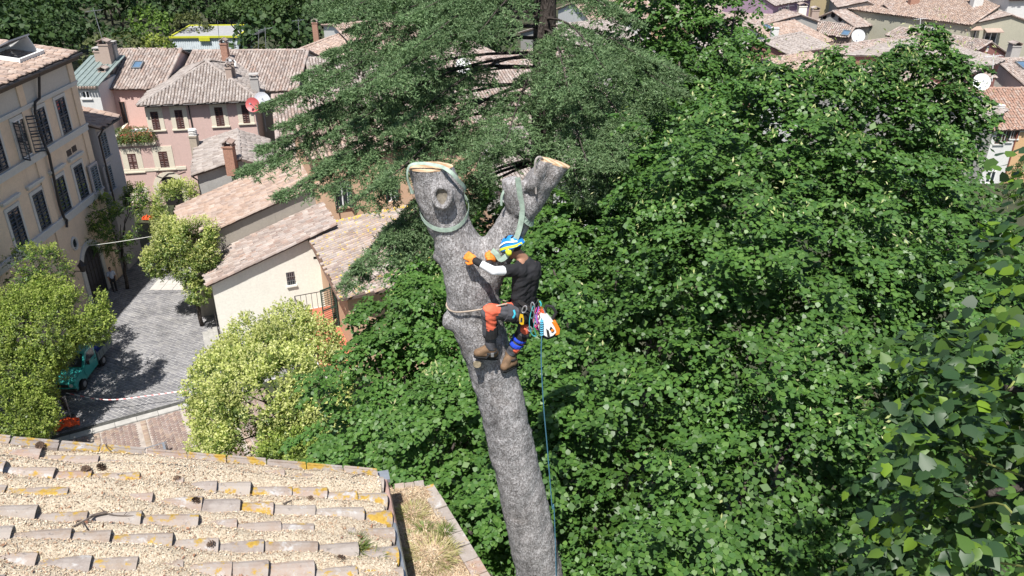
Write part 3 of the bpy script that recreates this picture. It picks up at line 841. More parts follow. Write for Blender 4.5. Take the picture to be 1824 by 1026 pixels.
c_pink2 = P('dusty_pink', (0.42, 0.25, 0.24)); c_olive = P('olive_cream', (0.44, 0.42, 0.33)); c_grey = P('grey_render', (0.40, 0.385, 0.36)); c_white = P('white_render', (0.66, 0.66, 0.64))
c_purple = P('mauve', (0.34, 0.24, 0.32)); c_yel = P('straw_yellow', (0.60, 0.48, 0.28)); c_red = P('brick_pink', (0.36, 0.17, 0.145)); c_cream = P('warm_cream', (0.84, 0.81, 0.72), (0.5, 0.47, 0.4), 0.32); c_orange = P('apricot', (0.62, 0.40, 0.22))
c_peach = P('peach_render', (0.60, 0.41, 0.28), (0.4, 0.3, 0.23), 0.2)

e0, e1 = at_z(180, 163, 8.6), at_z(285, 158, 8.6)
B4 = house('house with one blue skylight in its tiled roof, left behind the pink house', None, None, 10.7, None, 8.6, wb=5, wall=M_PINK, tmat=tile_old(), over=0.4,
           world=((-34.6, 71.3, 10.7), (-28.3, 71.3, 10.7), (-31, 66.0, 8.6)))
sky_px(B4, 246, 118, 0.8, 1.0)
F4 = B4['front']
win_px(B4['obj'], F4, 212, 181, 231, 222, style='glass', trim=M_PINK, tw=0.05, frame_mat=plain('door_frame_brown', (0.08, 0.05, 0.04), 0.6))
chimney(B4['obj'], on_roof(B4, 197, 128), w=0.8, d=0.7, h=2.2, mat=M_CHIMPL)
chimney(B4['obj'], on_roof(B4, 190, 150), w=0.6, d=0.6, h=1.0)
B5 = house('long old tiled house running behind the pink house', None, None, 10.2, None, 8.2, wb=5, wall=c_grey, tmat=tile_old(), over=0.3,
           world=((-28.0, 73.2, 10.2), (-18.0, 73.6, 10.2), (-22.2, 66.9, 8.2)))
chimney(B5['obj'], on_roof(B5, 404, 112), w=0.55, d=0.55, h=1.6, mat=M_BRICK)
B5b = house('tiled house behind the cedar, right of the long old roof', None, None, 9.6, None, 7.6, wb=5, wall=c_white, tmat=tile_grey(), over=0.3,
            world=((-18.0, 72.5, 9.7), (-9.0, 75.0, 9.7), (-15.5, 66.4, 7.6)))
B6 = house('broad tiled roof half hidden behind the cedar', None, None, 8.9, None, 6.4, wb=5, wall=c_grey, tmat=tile_old(), over=0.3,
           world=((-18.6, 63.0, 8.8), (-6.0, 66.5, 8.8), (-14.5, 55.0, 6.3)))
B6b = house('tiled house with dish behind the middle of the cedar', None, None, 9.0, None, 7, wb=5, wall=c_olive, tmat=tile_old(), world=((-5.5, 68, 9.4), (6, 72, 9.4), (-2, 60.5, 7.2)))
B6c = house('grey-tiled house low behind the cedar trunk', None, None, 8.0, None, 6, wb=5, wall=c_white, tmat=tile_grey(), world=((-3, 56, 7.6), (8, 60, 7.6), (-1, 49.5, 5.6)))
B7 = hg('pale gabled house with pinkish tiles in front of the wood', (535, 88), 8.6, 95, (590, 108), 9, foot2=(510, 96), wall=c_white, tmat=tile_warm(), over=0.5)
B7b = house('pale pink tiled house with brick chimney before the wood', None, None, 9.5, None, 7.8, wb=5, wall=c_white, tmat=tile_warm(), over=0.4, world=((-19.5, 92, 9.3), (-12, 96, 9.3), (-14.5, 84.5, 7.5)))
chimney(B7b['obj'], at_d(563, 62, 93), w=0.6, d=0.5, h=1.3, mat=M_BRICK)
B8 = hg('grey stone gabled house with brick chimney before the pink house', (428, 283), 7.5, 110, (342, 312), 7.0, foot2=(490, 300), sl=0.25, wall=P('rough_grey', (0.42, 0.405, 0.385), (0.2, 0.19, 0.18), 0.6), tmat=tile_grey(), over=0.3, og=0.25)
chimney(B8['obj'], on_roof(B8, 348, 262), w=0.5, d=0.5, h=0.8, cap='rings', mat=P('buff', (0.42, 0.36, 0.29)))
chimney(B8['obj'], on_roof(B8, 412, 290), w=0.62, d=0.62, h=1.1, mat=M_BRICK)
q = on_roof(B8, 342, 312); b = MB(); b.tube([B8['F0'] + Vector((0, 0, -0.1)), B8['F1'] + Vector((0, 0, -0.1))], 0.07, 6); b.tube([B8['F0'] + Vector((0, 0, -0.1)), B8['F0'] + B8['d'] * 0.3 - B8['p'] * 0.3 + Vector((0, 0, -0.5)), B8['F0'] + B8['d'] * 0.2 - B8['p'] * 0.35 + Vector((0, 0, -4))], 0.05, 6); b.build('gutter', M_DARKMETAL, B8['obj'])

# ---------------------------------------------------------------- the cream house, its neighbours and the terrace house (one block, turned 23 degrees)
A23 = R(23); dx23 = Vector((math.cos(A23), math.sin(A23), 0)); dy23 = Vector((-math.sin(A23), math.cos(A23), 0)); Z1 = Vector((0, 0, 1))
o10 = Vector((-16.8, 40.55, 0))
def mono(label, o, w, dp, h0, h1, wall, tmat, ovl=0.3, ovf=0.25, z0=0):
    """mono-pitch house: low eave on its left side, rising to the right"""
    H = thing('house', label, 'house', (o.x, o.y, z0))
    sl = (h1 - h0) / w
    mb = MB(); c = [o, o + dx23 * w, o + dx23 * w + dy23 * dp, o + dy23 * dp]
    hs = [h0, h1, h1, h0]
    lo = [p + Z1 * z0 for p in c]; hi = [p + Z1 * (h - 0.13) for p, h in zip(c, hs)]
    for i in range(4): j = (i + 1) % 4; mb.quad(lo[i], lo[j], hi[j], hi[i])
    mb.build('wall', wall, H)
    f = [o - dx23 * ovl - dy23 * ovf + Z1 * (h0 - sl * ovl), o + dx23 * w - dy23 * ovf + Z1 * h1, o + dx23 * w + dy23 * (dp + 0.1) + Z1 * h1, o - dx23 * ovl + dy23 * (dp + 0.1) + Z1 * (h0 - sl * ovl)]
    roof_part(H, [f], tmat, [(f[0], f[1])], w=0.24, l=0.36)
    return dict(obj=H, front=Frame(o, dx23, -dy23), left=Frame(o, -dy23, -dx23), face=f)
B10 = mono('cream house with one small barred window and a mono-pitch tiled roof', o10, 7.2, 3.5, 4.0, 6.35, c_cream, tile_old())
F10 = B10['front']
win_px(B10['obj'], F10, 509, 486, 527, 506, style='bars', trim=c_cream, tw=0.0)
b = MB(); sa, sz = F10.px(562, 459); F10.box(b, sa - 0.12, sa + 0.12, -0.02, 0.014, sz - 0.07, sz + 0.07); b.build('vent', M_DARK, B10['obj'])
o9 = o10 + dy23 * 3.62 - dx23 * 0.9
B9 = mono('house with patched stone side wall rising behind the cream house', o9, 8.0, 6.2, 5.1, 7.6, P('patched_stone', (0.36, 0.325, 0.28), (0.16, 0.15, 0.14), 0.7), tile_warm(), ovf=0.15)
# steps along the cream wall
ss = thing('stone_steps', 'low white-edged stone steps along the foot of the cream wall', 'steps', o10 - dx23 * 0.2)
for i in range(3):
    b = MB(); c = o10 - dx23 * (0.25 + 0.3 * i) + dy23 * 0.3
    b.obox(c + Z1 * (0.02 + 0.05 * (2 - i)), dx23 * 0.147, dy23 * 1.3, Z1 * (0.05 + 0.05 * (2 - i)) * 0.98); b.build('step', plain('grey_step', (0.34, 0.33, 0.31), .9, var=.2), ss)
b = MB(); c = o10 - dx23 * 0.05 
for k in range(5): b.tube([c + dy23 * (-1.2 + k * 0.7) - dx23 * 0.08, c + dy23 * (-1.2 + k * 0.7) - dx23 * 0.08 + Z1 * 1.2], 0.02, 5)
b.tube([c - dy23 * 1.2 - dx23 * 0.08 + Z1 * 1.2, c + dy23 * 1.6 - dx23 * 0.08 + Z1 * 1.2], 0.02, 5)
tag(b.build('handrail', M_DARKMETAL), 'thin dark handrail at the foot of the cream wall', 'railing')
# brick-tiled house with the terracotta balcony
A_, B_, C_ = at_z(545, 408, 5.6), at_z(608, 532, 5.6), at_z(744, 365, 7.1)
D_ = B_ + (C_ - A_)
B11 = thing('house', 'house under lichen-spotted tiles with green shutters and terracotta balcony', 'house', (A_ + B_) / 2 * 1.0)
a_, e11, s11, n11 = roof_frame([A_, B_, C_])
mb = MB(); mb.prism([p - n11 * 0.02 for p in (A_, B_, D_, C_)], -n11 * 0.14); ro11 = mb.build('roof', M_SLAB, B11)
# every tile that can be told apart is its own piece
def tile_template(name, l, r0, r1, h, seg, th, mat):
    vs, fs = [], []
    for y, r, hh, zz in ((-l / 2, r0, h, 0.02), (l / 2, r1, h * 0.85, 0.0)):
        for ri, hi in ((r, hh), (r - th, hh - th)):
            for k in range(seg + 1):
                a = math.pi * k / seg; vs.append((math.cos(a) * ri, y, math.sin(a) * hi + zz))
    s1 = seg + 1
    for k in range(seg):
        fs.append((k, k + 1, 2 * s1 + k + 1, 2 * s1 + k)); fs.append((k + 1, k, s1 + k, s1 + k + 1)); fs.append((s1 + k, 3 * s1 + k, 3 * s1 + k + 1, s1 + k + 1))
    me = bpy.data.meshes.new(name); me.from_pydata(vs, [], fs); me.materials.append(mat)
    return me
def lay_tiles(parent, poly, w, l, me_list, n_own, tmat, name='roof_tile', off=0.0):
    a, e, s, n = roof_frame(poly)
    P2 = [((Vector(p) - a).dot(e), (Vector(p) - a).dot(s)) for p in poly]
    x0, x1 = min(p[0] for p in P2), max(p[0] for p in P2); y0, y1 = min(p[1] for p in P2), max(p[1] for p in P2)
    out = []
    nx = int((x1 - x0) / w)
    for i in range(nx):
        ph = rnd.uniform(-0.3, 0.3) * l
        for j in range(-1, int((y1 - y0) / l) + 2):
            out.append((x0 + (x1 - x0) * (i + 0.5) / nx, y0 + (j + 0.45) * l + ph))
    C = np.array(out); C = C[in_poly(C, P2)]
    P3 = [a + e * c[0] + s * c[1] for c in C]
    order = sorted(range(len(P3)), key=lambda i: (P3[i] - CAM).length)
    for i in order[:n_own]:
        M = Matrix((e.to_4d() * 1, s.to_4d(), n.to_4d(), (0, 0, 0, 1))).transposed(); M = M.to_3x3().to_4x4()
        M = Matrix.Translation(P3[i] + n * (off + rnd.uniform(-0.006, 0.012))) @ M @ Matrix.Rotation(rnd.gauss(0, 0.03), 4, 'Z') @ Matrix.Diagonal((rnd.uniform(0.93, 1.05), 1.12, 1, 1))
        copy_piece(rnd.choice(me_list), name, M, parent)
    return C, P3, order
me11 = [tile_template('roof_tile', 0.40, 0.115, 0.09, 0.085, 4, 0.02, tile_lich()) for _ in range(1)]
half = [B_, B_ + (D_ - B_) * 0.62, A_ + (C_ - A_) * 0.62, A_]; 
C11, P11, o11 = lay_tiles(ro11, half, 0.26, 0.40, me11, 296, tile_lich())
V, F = tile_arrays([B_ + (D_ - B_) * 0.62, D_, C_, A_ + (C_ - A_) * 0.62], 0.26, 0.40)
# what is left over of the near part, joined
rest = [P11[i] for i in o11[296:]]
if rest:
    V2, F2 = [], []
    for q in rest:
        b0 = len(V2)
        for y, r in ((-0.22, 0.115), (0.22, 0.09)):
            for k in range(5): a = math.pi * k / 4; V2.append(tuple(q + e11 * math.cos(a) * r + s11 * y + n11 * (math.sin(a) * 0.085 + (0.02 if y < 0 else 0))))
        F2 += [(b0 + k, b0 + 5 + k, b0 + 6 + k, b0 + k + 1) for k in range(4)]
    V, F = join_arrays([(V, F), (np.array(V2), np.array(F2))])
stuff(np_obj('roof_tiles', V, F, tile_lich(), ro11))
rb = MB(); ridge_mb(rb, A_ + n11 * 0.03, C_ + n11 * 0.03, 0.13); stuff(rb.build('verge_tiles', tile_mat('verge_lichen', TOLD, lichen=0.95), ro11))
b = MB(); b.tube([A_ - s11 * 0.1 - Z1 * 0.06, B_ - s11 * 0.1 - Z1 * 0.06], 0.08, 6); b.build('gutter', plain('brown_gutter', (0.16, 0.10, 0.075), 0.6), B11)
ed = (B_ - A_).normalized(); en = Vector((ed.y, -ed.x, 0));
if en.x > 0: en = -en
wA, wB = A_ - en * 0.35 - ed * 0.0, B_ - en * 0.35
F11 = Frame(wA, ed, en); L11 = (wB - wA).length
mb = MB(); q = [wA, wB - ed * 0.3, wB - ed * 0.3 - en * 9, wA - en * 9]
q = [Vector((p.x, p.y, 0)) for p in q]; tops = [5.45, 5.45, 7.3, 7.3]
mb.add(q + [p + Z1 * t for p, t in zip(q, tops)], [(0, 1, 5, 4), (1, 2, 6, 5), (2, 3, 7, 6), (3, 0, 4, 7)]); mb.build('wall', c_peach, B11)
zt = 2.2
b = MB(); F11.box(b, 3.5, L11 + 1.2, 0.02, 2.0, zt - 0.25, zt); ter = b.build('balcony', c_cream, B11)
b = MB(); F11.box(b, 3.62, L11 + 1.08, 0.03, 1.86, zt, zt + 0.03); b.build('balcony_floor', plain('terracotta_red', (0.46, 0.15, 0.09), 0.75, var=0.18, vs=9), ter)
b = MB(); n_ = 16
for i in range(n_ + 1):
    a = 3.6 + (L11 + 1.1 - 3.6) * i / n_; b.tube([F11.pt(a, 1.92, zt), F11.pt(a, 2.02, zt + 0.35), F11.pt(a, 1.92, zt + 1.0)], 0.016, 4)
for i in range(7): b.tube([F11.pt(3.6, 0.1 + 1.8 * i / 6, zt), F11.pt(3.6, 0.1 + 1.8 * i / 6, zt + 1.0)], 0.016, 4)
b.tube([F11.pt(3.6, 0.1, zt + 1.0), F11.pt(3.6, 1.92, zt + 1.0), F11.pt(L11 + 1.1, 1.92, zt + 1.0)], 0.025, 5); b.build('railing', M_DARKMETAL, ter)
b = MB(); F11.box(b, 3.5, L11 + 1.2, 1.88, 2.06, zt, zt + 0.12); b.build('coping', M_WHITE, ter)
for a0_, ang_ in ((4.6, 0.15), (6.2, 1.2)):
    fr2 = Frame(F11.pt(a0_, 0.06, 0), F11.t * math.cos(ang_) + F11.n * math.sin(ang_), F11.n * math.cos(ang_) - F11.t * math.sin(ang_))
    shutter_mb(fr2, 0, 0.9, zt + 0.05, zt + 2.55, 0, 18).build('shutter', M_SHUTG, B11)
b = MB(); F11.box(b, 5.0, 6.2, -0.02, 0.012, zt + 0.05, zt + 2.5); b.build('doorway', M_DARK, B11)
skp = at_plane(722, 403, A_, n11); 
b = MB(); b.obox(skp + n11 * 0.14, e11 * 0.3, s11 * 0.55, n11 * 0.08); b.build('skylight', plain('blue_skylight', (0.14, 0.2, 0.32), 0.35), B11)
# peach house behind it
o12 = at_y(566, 385, 46.4); o12.z = 0
B12 = thing('house', 'peach house with green open shutters behind the lichen-tiled roof', 'house', o12)
F12 = Frame(o12, dx23, -dy23)
mb = MB(); F12.box(mb, 0, 10.5, -6.0, 0, 0, 9.4); mb.build('wall', c_peach, B12)
fA = [F12.pt(-0.3, 0.4, 9.3), F12.pt(10.8, 0.4, 9.3), F12.pt(10.8, -3.2, 10.6), F12.pt(-0.3, -3.2, 10.6)]; fB = [F12.pt(10.8, -6.4, 9.3), F12.pt(-0.3, -6.4, 9.3), F12.pt(-0.3, -3.2, 10.6), F12.pt(10.8, -3.2, 10.6)]
win_px(B12['obj'] if isinstance(B12, dict) else B12, F12, 596, 325, 622, 367, style='open', trim=c_peach, tw=0.06, shm=M_SHUTG)
win_px(B12, F12, 686, 315, 705, 357, style='open', trim=c_peach, tw=0.06, shm=M_SHUTG)
b = MB()
for k in range(34): F12.box(b, 6.05, 7.2, 0.0, 0.03 + 0.02 * (k % 2), 6.0 + k * 0.1, 6.085 + k * 0.1)
b.build('brick_panel', plain('thin_brick', (0.46, 0.36, 0.29), 0.9, var=0.3, vs=20), B12)
roof_part(B12, [fA, fB], tile_warm(), [(fA[3], fA[2])])

# ---------------------------------------------------------------- the town beyond the lindens
T4 = hg('long tiled house with grey gable and one skylight, top of the lane', (1427, 26), 8.5, 112, (1322, 54), 15, foot2=(1463, 39), sl=0.2, wall=c_grey, tmat=tile_old())
a_, z_ = T4['end0'].px(1408, 40); window(T4['obj'], T4['end0'], a_ - 0.4, a_ + 0.4, z_ - 0.5, z_ + 0.5, style='glass', trim=c_grey, tw=0.05)
T5 = hg('house with warm orange tiles, two blue skylights and a white chimney', (1338, 50), 8, 43, (1409, 89), 8.5, wall=c_white, tmat=tile_warm(), wb=4)
sky_px(T5, 1368, 50, 0.9, 1.2); sky_px(T5, 1409, 75, 0.8, 1.3)
chimney(T5['obj'], on_roof(T5, 1378, 68), w=0.8, d=0.6, h=1.1, mat=c_white, cap='none')
T12 = hg('low faded house under the warm-tiled house', (1358, 74), 8.0, 43, (1455, 122), 8, wall=c_red, tmat=tile_grey(), wb=2)
T12b = hg('low reddish-tiled lean-to at the edge of the linden', (1366, 104), 7.6, 43, (1425, 145), 6, wall=c_white, tmat=tile_warm(), wb=2)
chimney(T12['obj'], on_roof(T12, 1431, 118), w=0.35, d=0.35, h=0.6, mat=M_BRICK)
T11 = hg('dusty pink gabled house among grey-pink tiled roofs', (1470, 87), 8, 43, (1545, 131), 12, foot2=(1415.6, 93.5), wall=c_pink2, tmat=tile_old())
T6 = house('small brick-walled house with one skylight and white dish beside it', None, None, 7, None, 6, wb=3, wall=P('raw_brick_wall', (0.33, 0.25, 0.21), (0.2, 0.16, 0.13), 0.6), tmat=tile_old(), over=0.25,
           world=(at_z(1459, 38, 7.2), at_z(1524, 46, 7.2), at_z(1431, 58, 5.9)))
sky_px(T6, 1507, 60, 1.0, 0.9)
T6w = hg('small white-rendered house behind the warm-tiled roof', (1428, 36), 6.6, 60, (1440, 46), 6, wall=c_white, tmat=tile_grey(), wb=1.2)
T7 = hg('grey-gabled house with round attic holes and one dark skylight', (1483, 20), 8.5, 43, (1525, 50), 15, foot2=(1456, 31), sl=0.4, wall=c_grey, tmat=tile_old())
sky_px(T7, 1555, 27, 0.9, 1.2)
for q in ((1469, 30), (1484, 27), (1497, 34)):
    a_, z_ = T7['end0'].px(*q); b = MB(); b.poly([T7['end0'].pt(a_ + 0.32 * math.cos(k), 0.012, z_ + 0.32 * math.sin(k)) for k in np.linspace(0, 2 * math.pi, 11)[:-1]]); b.build('attic_hole', M_DARK, T7['obj'])
T8 = hg('tiled house with one tall brick chimney above the grey-gabled house', (1575, 8), 9.4, 43, (1604, 34), 9, sl=0.4, wall=c_grey, tmat=tile_old(), wb=5)
chimney(T8['obj'], on_roof(T8, 1624, 19), w=1.1, d=0.8, h=1.9, mat=M_BRICK, cap='slab')
T2 = hg('mauve house with capped chimneys at the top of the town', (1345, -14), 10.5, 43, (1381, 10), 9, sl=0.4, wall=c_purple, tmat=tile_grey(), wb=5)
for q in ((1388, 22), (1401, 20)): a_, z_ = T2['front'].px(*q); window(T2['obj'], T2['front'], a_ - 0.4, a_ + 0.4, z_ - 0.6, z_ + 0.6, style='glass', trim=c_purple, tw=0.05)
chimney(T4['obj'], at_d(1427, 26, 104), w=1.0, d=0.8, h=1.0, mat=c_cream); chimney(T4['obj'], at_d(1450, 30, 103), w=0.9, d=0.8, h=0.8, mat=M_CHIMPL)
T3 = hg('straw yellow house rising behind the grey gable', (1462, -22), 9.8, 43, (1492, -4), 12, sl=0.3, wall=c_yel, tmat=tile_old(), wb=5)
T3b = hg('grey gabled house with tiled roof at the top edge', (1545, 2), 9.6, 112, (1492, 13), 10, foot2=(1560, 10), sl=0.25, wall=c_grey, tmat=tile_old())
e9 = at_z(1729, 45, 8.6); d9 = Vector((math.cos(R(128)), math.sin(R(128)), 0)); p9 = Vector((d9.y, -d9.x, 0))
T9 = house('tall olive-cream house with long pale tiled roof', None, None, 10.9, None, 8.6, wb=6, wall=c_olive, tmat=tile_warm(), over=0.3,
           world=(e9 + p9 * 8.0 + Z1 * 2.0, e9 + p9 * 8.0 + d9 * 17 + Z1 * 2.0, e9))
for q in ((1652, 30), (1668, 34)): a_, z_ = T9['front'].px(*q); z_ = min(z_, 7.3); window(T9['obj'], T9['front'], a_ - 0.35, a_ + 0.35, z_ - 0.5, z_ + 0.5, style='glass', trim=c_olive, tw=0.03)
chimney(T9['obj'], on_roof(T9, 1738, 10), w=1.1, d=0.9, h=2.6, mat=c_white, cap='none')
T10 = hg('broad olive gabled house with two awninged windows', (1802, 26), 9.6, 80, (1730, 42), 14, foot2=(1872, 52), sl=0.22, wall=c_olive, tmat=tile_old())
for q in ((1727, 62), (1764, 66)):
    fr = T10['end0']; a_, z_ = fr.px(*q); w_ = window(T10['obj'], fr, a_ - 0.7, a_ + 0.7, z_ - 0.7, z_ + 0.7, style='glass', trim=c_olive, tw=0.06)
    b = MB(); b.prism([fr.pt(a_ - 1.0, 0, z_ + 0.9), fr.pt(a_ + 1.0, 0, z_ + 0.9), fr.pt(a_ + 1.0, 0.8, z_ + 0.62), fr.pt(a_ - 1.0, 0.8, z_ + 0.62)], (0, 0, 0.08)); b.build('awning', tile_warm(), w_)
T10w = hg('white house with red brick garden wall at the corner of the town', (1770, -22), 12, 43, (1800, 0), 12, sl=0.3, wall=c_white, tmat=tile_old(), wb=5)
bw = thing('garden_wall', 'long red brick wall topped with tiles behind the olive gables', 'wall', at_z(1790, 20, 8))
pA, pB = at_z(1755, 14, 9.4), at_z(1830, 12, 9.4)
pA = Vector((62, 108, 0)); pB = Vector((78, 110, 0)); fw = Frame(pA, pB - pA, Vector((0.1, -1, 0)))
b = MB(); fw.box(b, 0, 17, -0.3, 0, 0, 9.2); b.build('wall', M_BRICK, bw)
b = MB(); fw.box(b, -0.1, 17.1, -0.45, 0.15, 9.2, 9.45); b.build('coping', tile_old(), bw)
T13 = hg('low house with red gable end and small skylight before the olive gable', (1766, 74), 7.5, 133, (1740, 90), 11, foot2=(1797, 95), sl=0.25, wall=c_red, tmat=tile_old())
a_, z_ = T13['end0'].px(1758, 87); window(T13['obj'], T13['end0'], a_ - 0.25, a_ + 0.25, z_ - 0.3, z_ + 0.3, style='glass', trim=c_red, tw=0.03)
T13b = hg('small cream house with shuttered window between tiled roofs', (1640, 34), 7.6, 43, (1672, 55), 9, sl=0.3, wall=c_cream, tmat=tile_old(), wb=4)
T14 = hg('brick-pink house with two framed windows above the white dish', (1656, 70), 8.8, 223, (1790, 107), 12, sl=0.2, search=False, wall=c_red, tmat=tile_grey(), wb=3)
for q in ((1711, 146), (1741, 139)):
    fr = T14['front']; a_, z_ = fr.px(*q); window(T14['obj'], fr, a_ - 0.5, a_ + 0.5, z_ - 0.75, z_ + 0.75, style='shut', trim=c_grey, tw=0.12, shm=M_SHUT)
b = MB(); b.tube([T14['F0'] + Vector((0, 0, -0.1)), T14['F1'] + Vector((0, 0, -0.1))], 0.08, 6); b.build('gutter', M_DARKMETAL, T14['obj'])
T15 = hg('tiled house with grey chimney and skylight at the right edge of the town', (1772, 105), 7.4, 43, (1835, 160), 16, sl=0.3, wall=c_cream, tmat=tile_old(), wb=5)
chimney(T15['obj'], on_roof(T15, 1803, 100), w=0.9, d=0.9, h=1.0, mat=M_CONC)
sky_px(T15, 1822, 118, 1.0, 1.4)
T16 = hg('house with red roof tiles, white and apricot walls right of the lindens', (1725, 158), 7.2, 43, (1769, 232), 16, sl=0.42, wall=c_white, tmat=tile_mat('roof_tile_red', [(0.34, 0.19, 0.135), (0.38, 0.225, 0.165), (0.31, 0.18, 0.13), (0.37, 0.27, 0.22)], pale=0.35), wb=4)
f16 = T16['front']
s0, _ = f16.px(1799, 280); b = MB(); f16.box(b, s0, 16, 0.0, 0.03, 0, T16['F0'].z - 0.3); b.build('apricot_wall', c_orange, T16['obj'])
b = MB(); b.tube([f16.pt(s0, 0.08, T16['F0'].z - 0.3), f16.pt(s0, 0.08, 0.1)], 0.06, 6); b.build('downpipe', plain('rust_pipe', (0.2, 0.07, 0.05), 0.6), T16['obj'])
for x0, y0, x1, y1 in ((1777, 232, 1786, 256), (1789, 229, 1801, 252), (1805, 226, 1812, 247)):
    win_px(T16['obj'], f16, x0, y0, x1, y1, style='glass', trim=c_white, tw=0.04, frame_mat=plain('win_brown', (0.12, 0.07, 0.05), 0.6))
win_px(T16['obj'], f16, 1759, 305, 1769, 325, style='glass', trim=c_white, tw=0.04)
chimney(T16['obj'], on_roof(T16, 1776, 216), w=0.55, d=0.55, h=0.9, cap='rings', mat=M_GREYMETAL)
T17 = hg('small old tiled roof tucked behind the linden, left of the metal chimney', (1690, 185), 7.2, 43, (1752, 216), 5, wall=c_grey, tmat=tile_grey(), wb=3)
T18 = hg('tiled house seen through a gap in the linden crowns', (1520, 122), 8.3, 43, (1590, 168), 14, wall=c_grey, tmat=tile_old(), wb=5)
for i, (q, hr, lab, wl, tm) in enumerate((((1085, 0), 9.5, 'reddish-tiled house behind the cedar top', c_white, tile_warm), ((1030, 40), 8.5, 'grey-tiled house just left of the linden behind the cedar', c_grey, tile_grey),
                                    ((1205, 8), 9.0, 'old tiled house behind the far linden crown', c_peach, tile_old), ((940, 90), 8.0, 'old tiled house behind the upper cedar trunk', c_cream, tile_old), ((1260, 60), 7.0, 'grey-roofed house hidden behind the far linden', c_grey, tile_grey),
                                    ((770, 80), 9.0, 'old tiled house glimpsed through the upper cedar', c_white, tile_old))):
    r0 = at_z(*q, hr); a = R(20 + 8 * i); d = Vector((math.cos(a), math.sin(a), 0)); p_ = Vector((d.y, -d.x, 0))
    house(lab, None, None, hr, None, hr - 1.6, wb=5.5, wall=wl, tmat=tm(), world=(r0 - d * 5, r0 + d * 5, r0 + p_ * 5.5 - Vector((0, 0, 1.6))))

# ---------------------------------------------------------------- dishes and aerials
def dish(px, py, dist, r, col, label, face=(-0.1, -0.8, 0.35), pole=1.0):
    p = at_d(px, py, dist); t = thing('satellite_dish', label, 'satellite dish', p - Vector((0, 0, pole)), None)
    f = Vector(face).normalized(); x = f.orthogonal().normalized(); y = f.cross(x)
    b = MB(); vs = []; fs = []
    for side in (0, 1):
        for j in range(5):
            for i in range(20):
                rr = r * j / 4; a = 2 * math.pi * i / 20
                vs.append(p + x * rr * math.cos(a) + y * rr * math.sin(a) * 1.08 + f * (0.22 * r * (j / 4) ** 2 - 0.02 * side))
    for side in (0, 1):
        o = side * 100
        for j in range(4):
            for i in range(20): fs.append((o + j * 20 + i, o + j * 20 + (i + 1) % 20, o + j * 20 + 20 + (i + 1) % 20, o + j * 20 + 20 + i))
    for i in range(20): fs.append((80 + i, 80 + (i + 1) % 20, 180 + (i + 1) % 20, 180 + i))
    b.add(vs, fs); b.build('reflector', plain('dish_' + label.split()[0], col, 0.45, var=0.05), t, smooth=False)
    b = MB(); b.tube([p - y * r * 0.95 * (1 if y.z > 0 else -1), p + f * r * 0.9], 0.025, 5); e = p + f * r * 0.95; b.obox(e, x * 0.06, y * 0.06, f * 0.1); b.build('feed_arm', M_GREYMETAL, t)
    b = MB(); b.tube([p - f * 0.04, p - f * 0.2, p - f * 0.22 - Vector((0, 0, pole))], 0.035, 6); b.build('pole', M_GREYMETAL, t)
dish(826, 118, 66, 0.62, (0.75, 0.75, 0.75), 'white satellite dish behind the middle of the cedar', pole=1.6)
dish(870, 276, 45, 0.34, (0.8, 0.8, 0.8), 'bright white satellite dish just above the two cut stems', face=(-0.5, -0.7, 0.4), pole=1.2)
dish(451, 187, 60, 0.52, (0.45, 0.10, 0.10), 'red satellite dish on the corner of the pink house', pole=2.2)
dish(467, 178, 60.4, 0.55, (0.6, 0.62, 0.66), 'pale grey satellite dish beside the red dish', pole=2.4, face=(0.3, -0.8, 0.3))
dish(1748, 146, 68, 0.66, (0.78, 0.78, 0.78), 'big white satellite dish below the brick-pink house windows', pole=1.6, face=(-0.25, -0.8, 0.3))
dish(1529, 64, 96, 0.72, (0.72, 0.72, 0.72), 'white satellite dish by the small brick-walled house', pole=1.5, face=(-0.35, -0.8, 0.3))
dish(1713, 30, 100, 0.5, (0.7, 0.72, 0.75), 'small white satellite dish on a pole by the olive gable', pole=4.0)
dish(182, 117, 70, 0.55, (0.7, 0.7, 0.7), 'grey-white satellite dish beside the tall plaster chimney', pole=1.0, face=(-0.7, -0.5, 0.3))
dish(411, 112, 68, 0.4, (0.75, 0.76, 0.78), 'white dish by the brick chimney of the long old roof', face=(0.5, -0.7, 0.3), pole=0.8)
def aerial(x0, y0, x1, y1, dist, label, n=5, tilt=0.0, col=M_GREYMETAL):
    p0, p1 = at_d(x0, y0, dist), None
    p1 = at_y(x1, y1, p0.y); t = thing('tv_aerial', label, 'aerial', p0)
    b = MB(); b.tube([p0, p1], 0.035, 5); b.build('mast', col, t)
    b = MB(); d = Vector((math.cos(tilt), math.sin(tilt), 0.1)).normalized(); s_ = Vector((-d.y, d.x, 0)); c = p0 + (p1 - p0) * 0.92
    b.tube([c - d * 0.7, c + d * 0.7], 0.02, 4)
    for i in range(n): q = c + d * (-0.65 + 1.3 * i / (n - 1)); b.tube([q - s_ * 0.35, q + s_ * 0.35], 0.014, 4)
    b.build('antenna', col, t)
aerial(184, 76, 166, 14, 72, 'thin aerial mast rising from the tall plaster chimney')
aerial(392, 88, 385, 8, 112, 'grey aerial mast before the yellow-rimmed station', n=7)
aerial(474, 92, 472, 48, 80, 'thin aerial on the long old roof, left of two', tilt=0.6)
aerial(460, 90, 461, 55, 80, 'short aerial on the long old roof beside another', tilt=1.2)
aerial(533, 62, 531, 34, 95, 'aerial pole with a wire at the pale gabled house')
aerial(631, 58, 628, 20, 92, 'aerial on the pinkish-tiled house before the cedar')
aerial(1407, 140, 1412, 78, 90, 'tall thin aerial over the faded low roof', tilt=0.8)
aerial(1425, 88, 1427, 70, 95, 'short aerial on the warm-tiled roof')
aerial(1541, 128, 1540, 100, 82, 'aerial over the orange-pink roof beside the linden top')
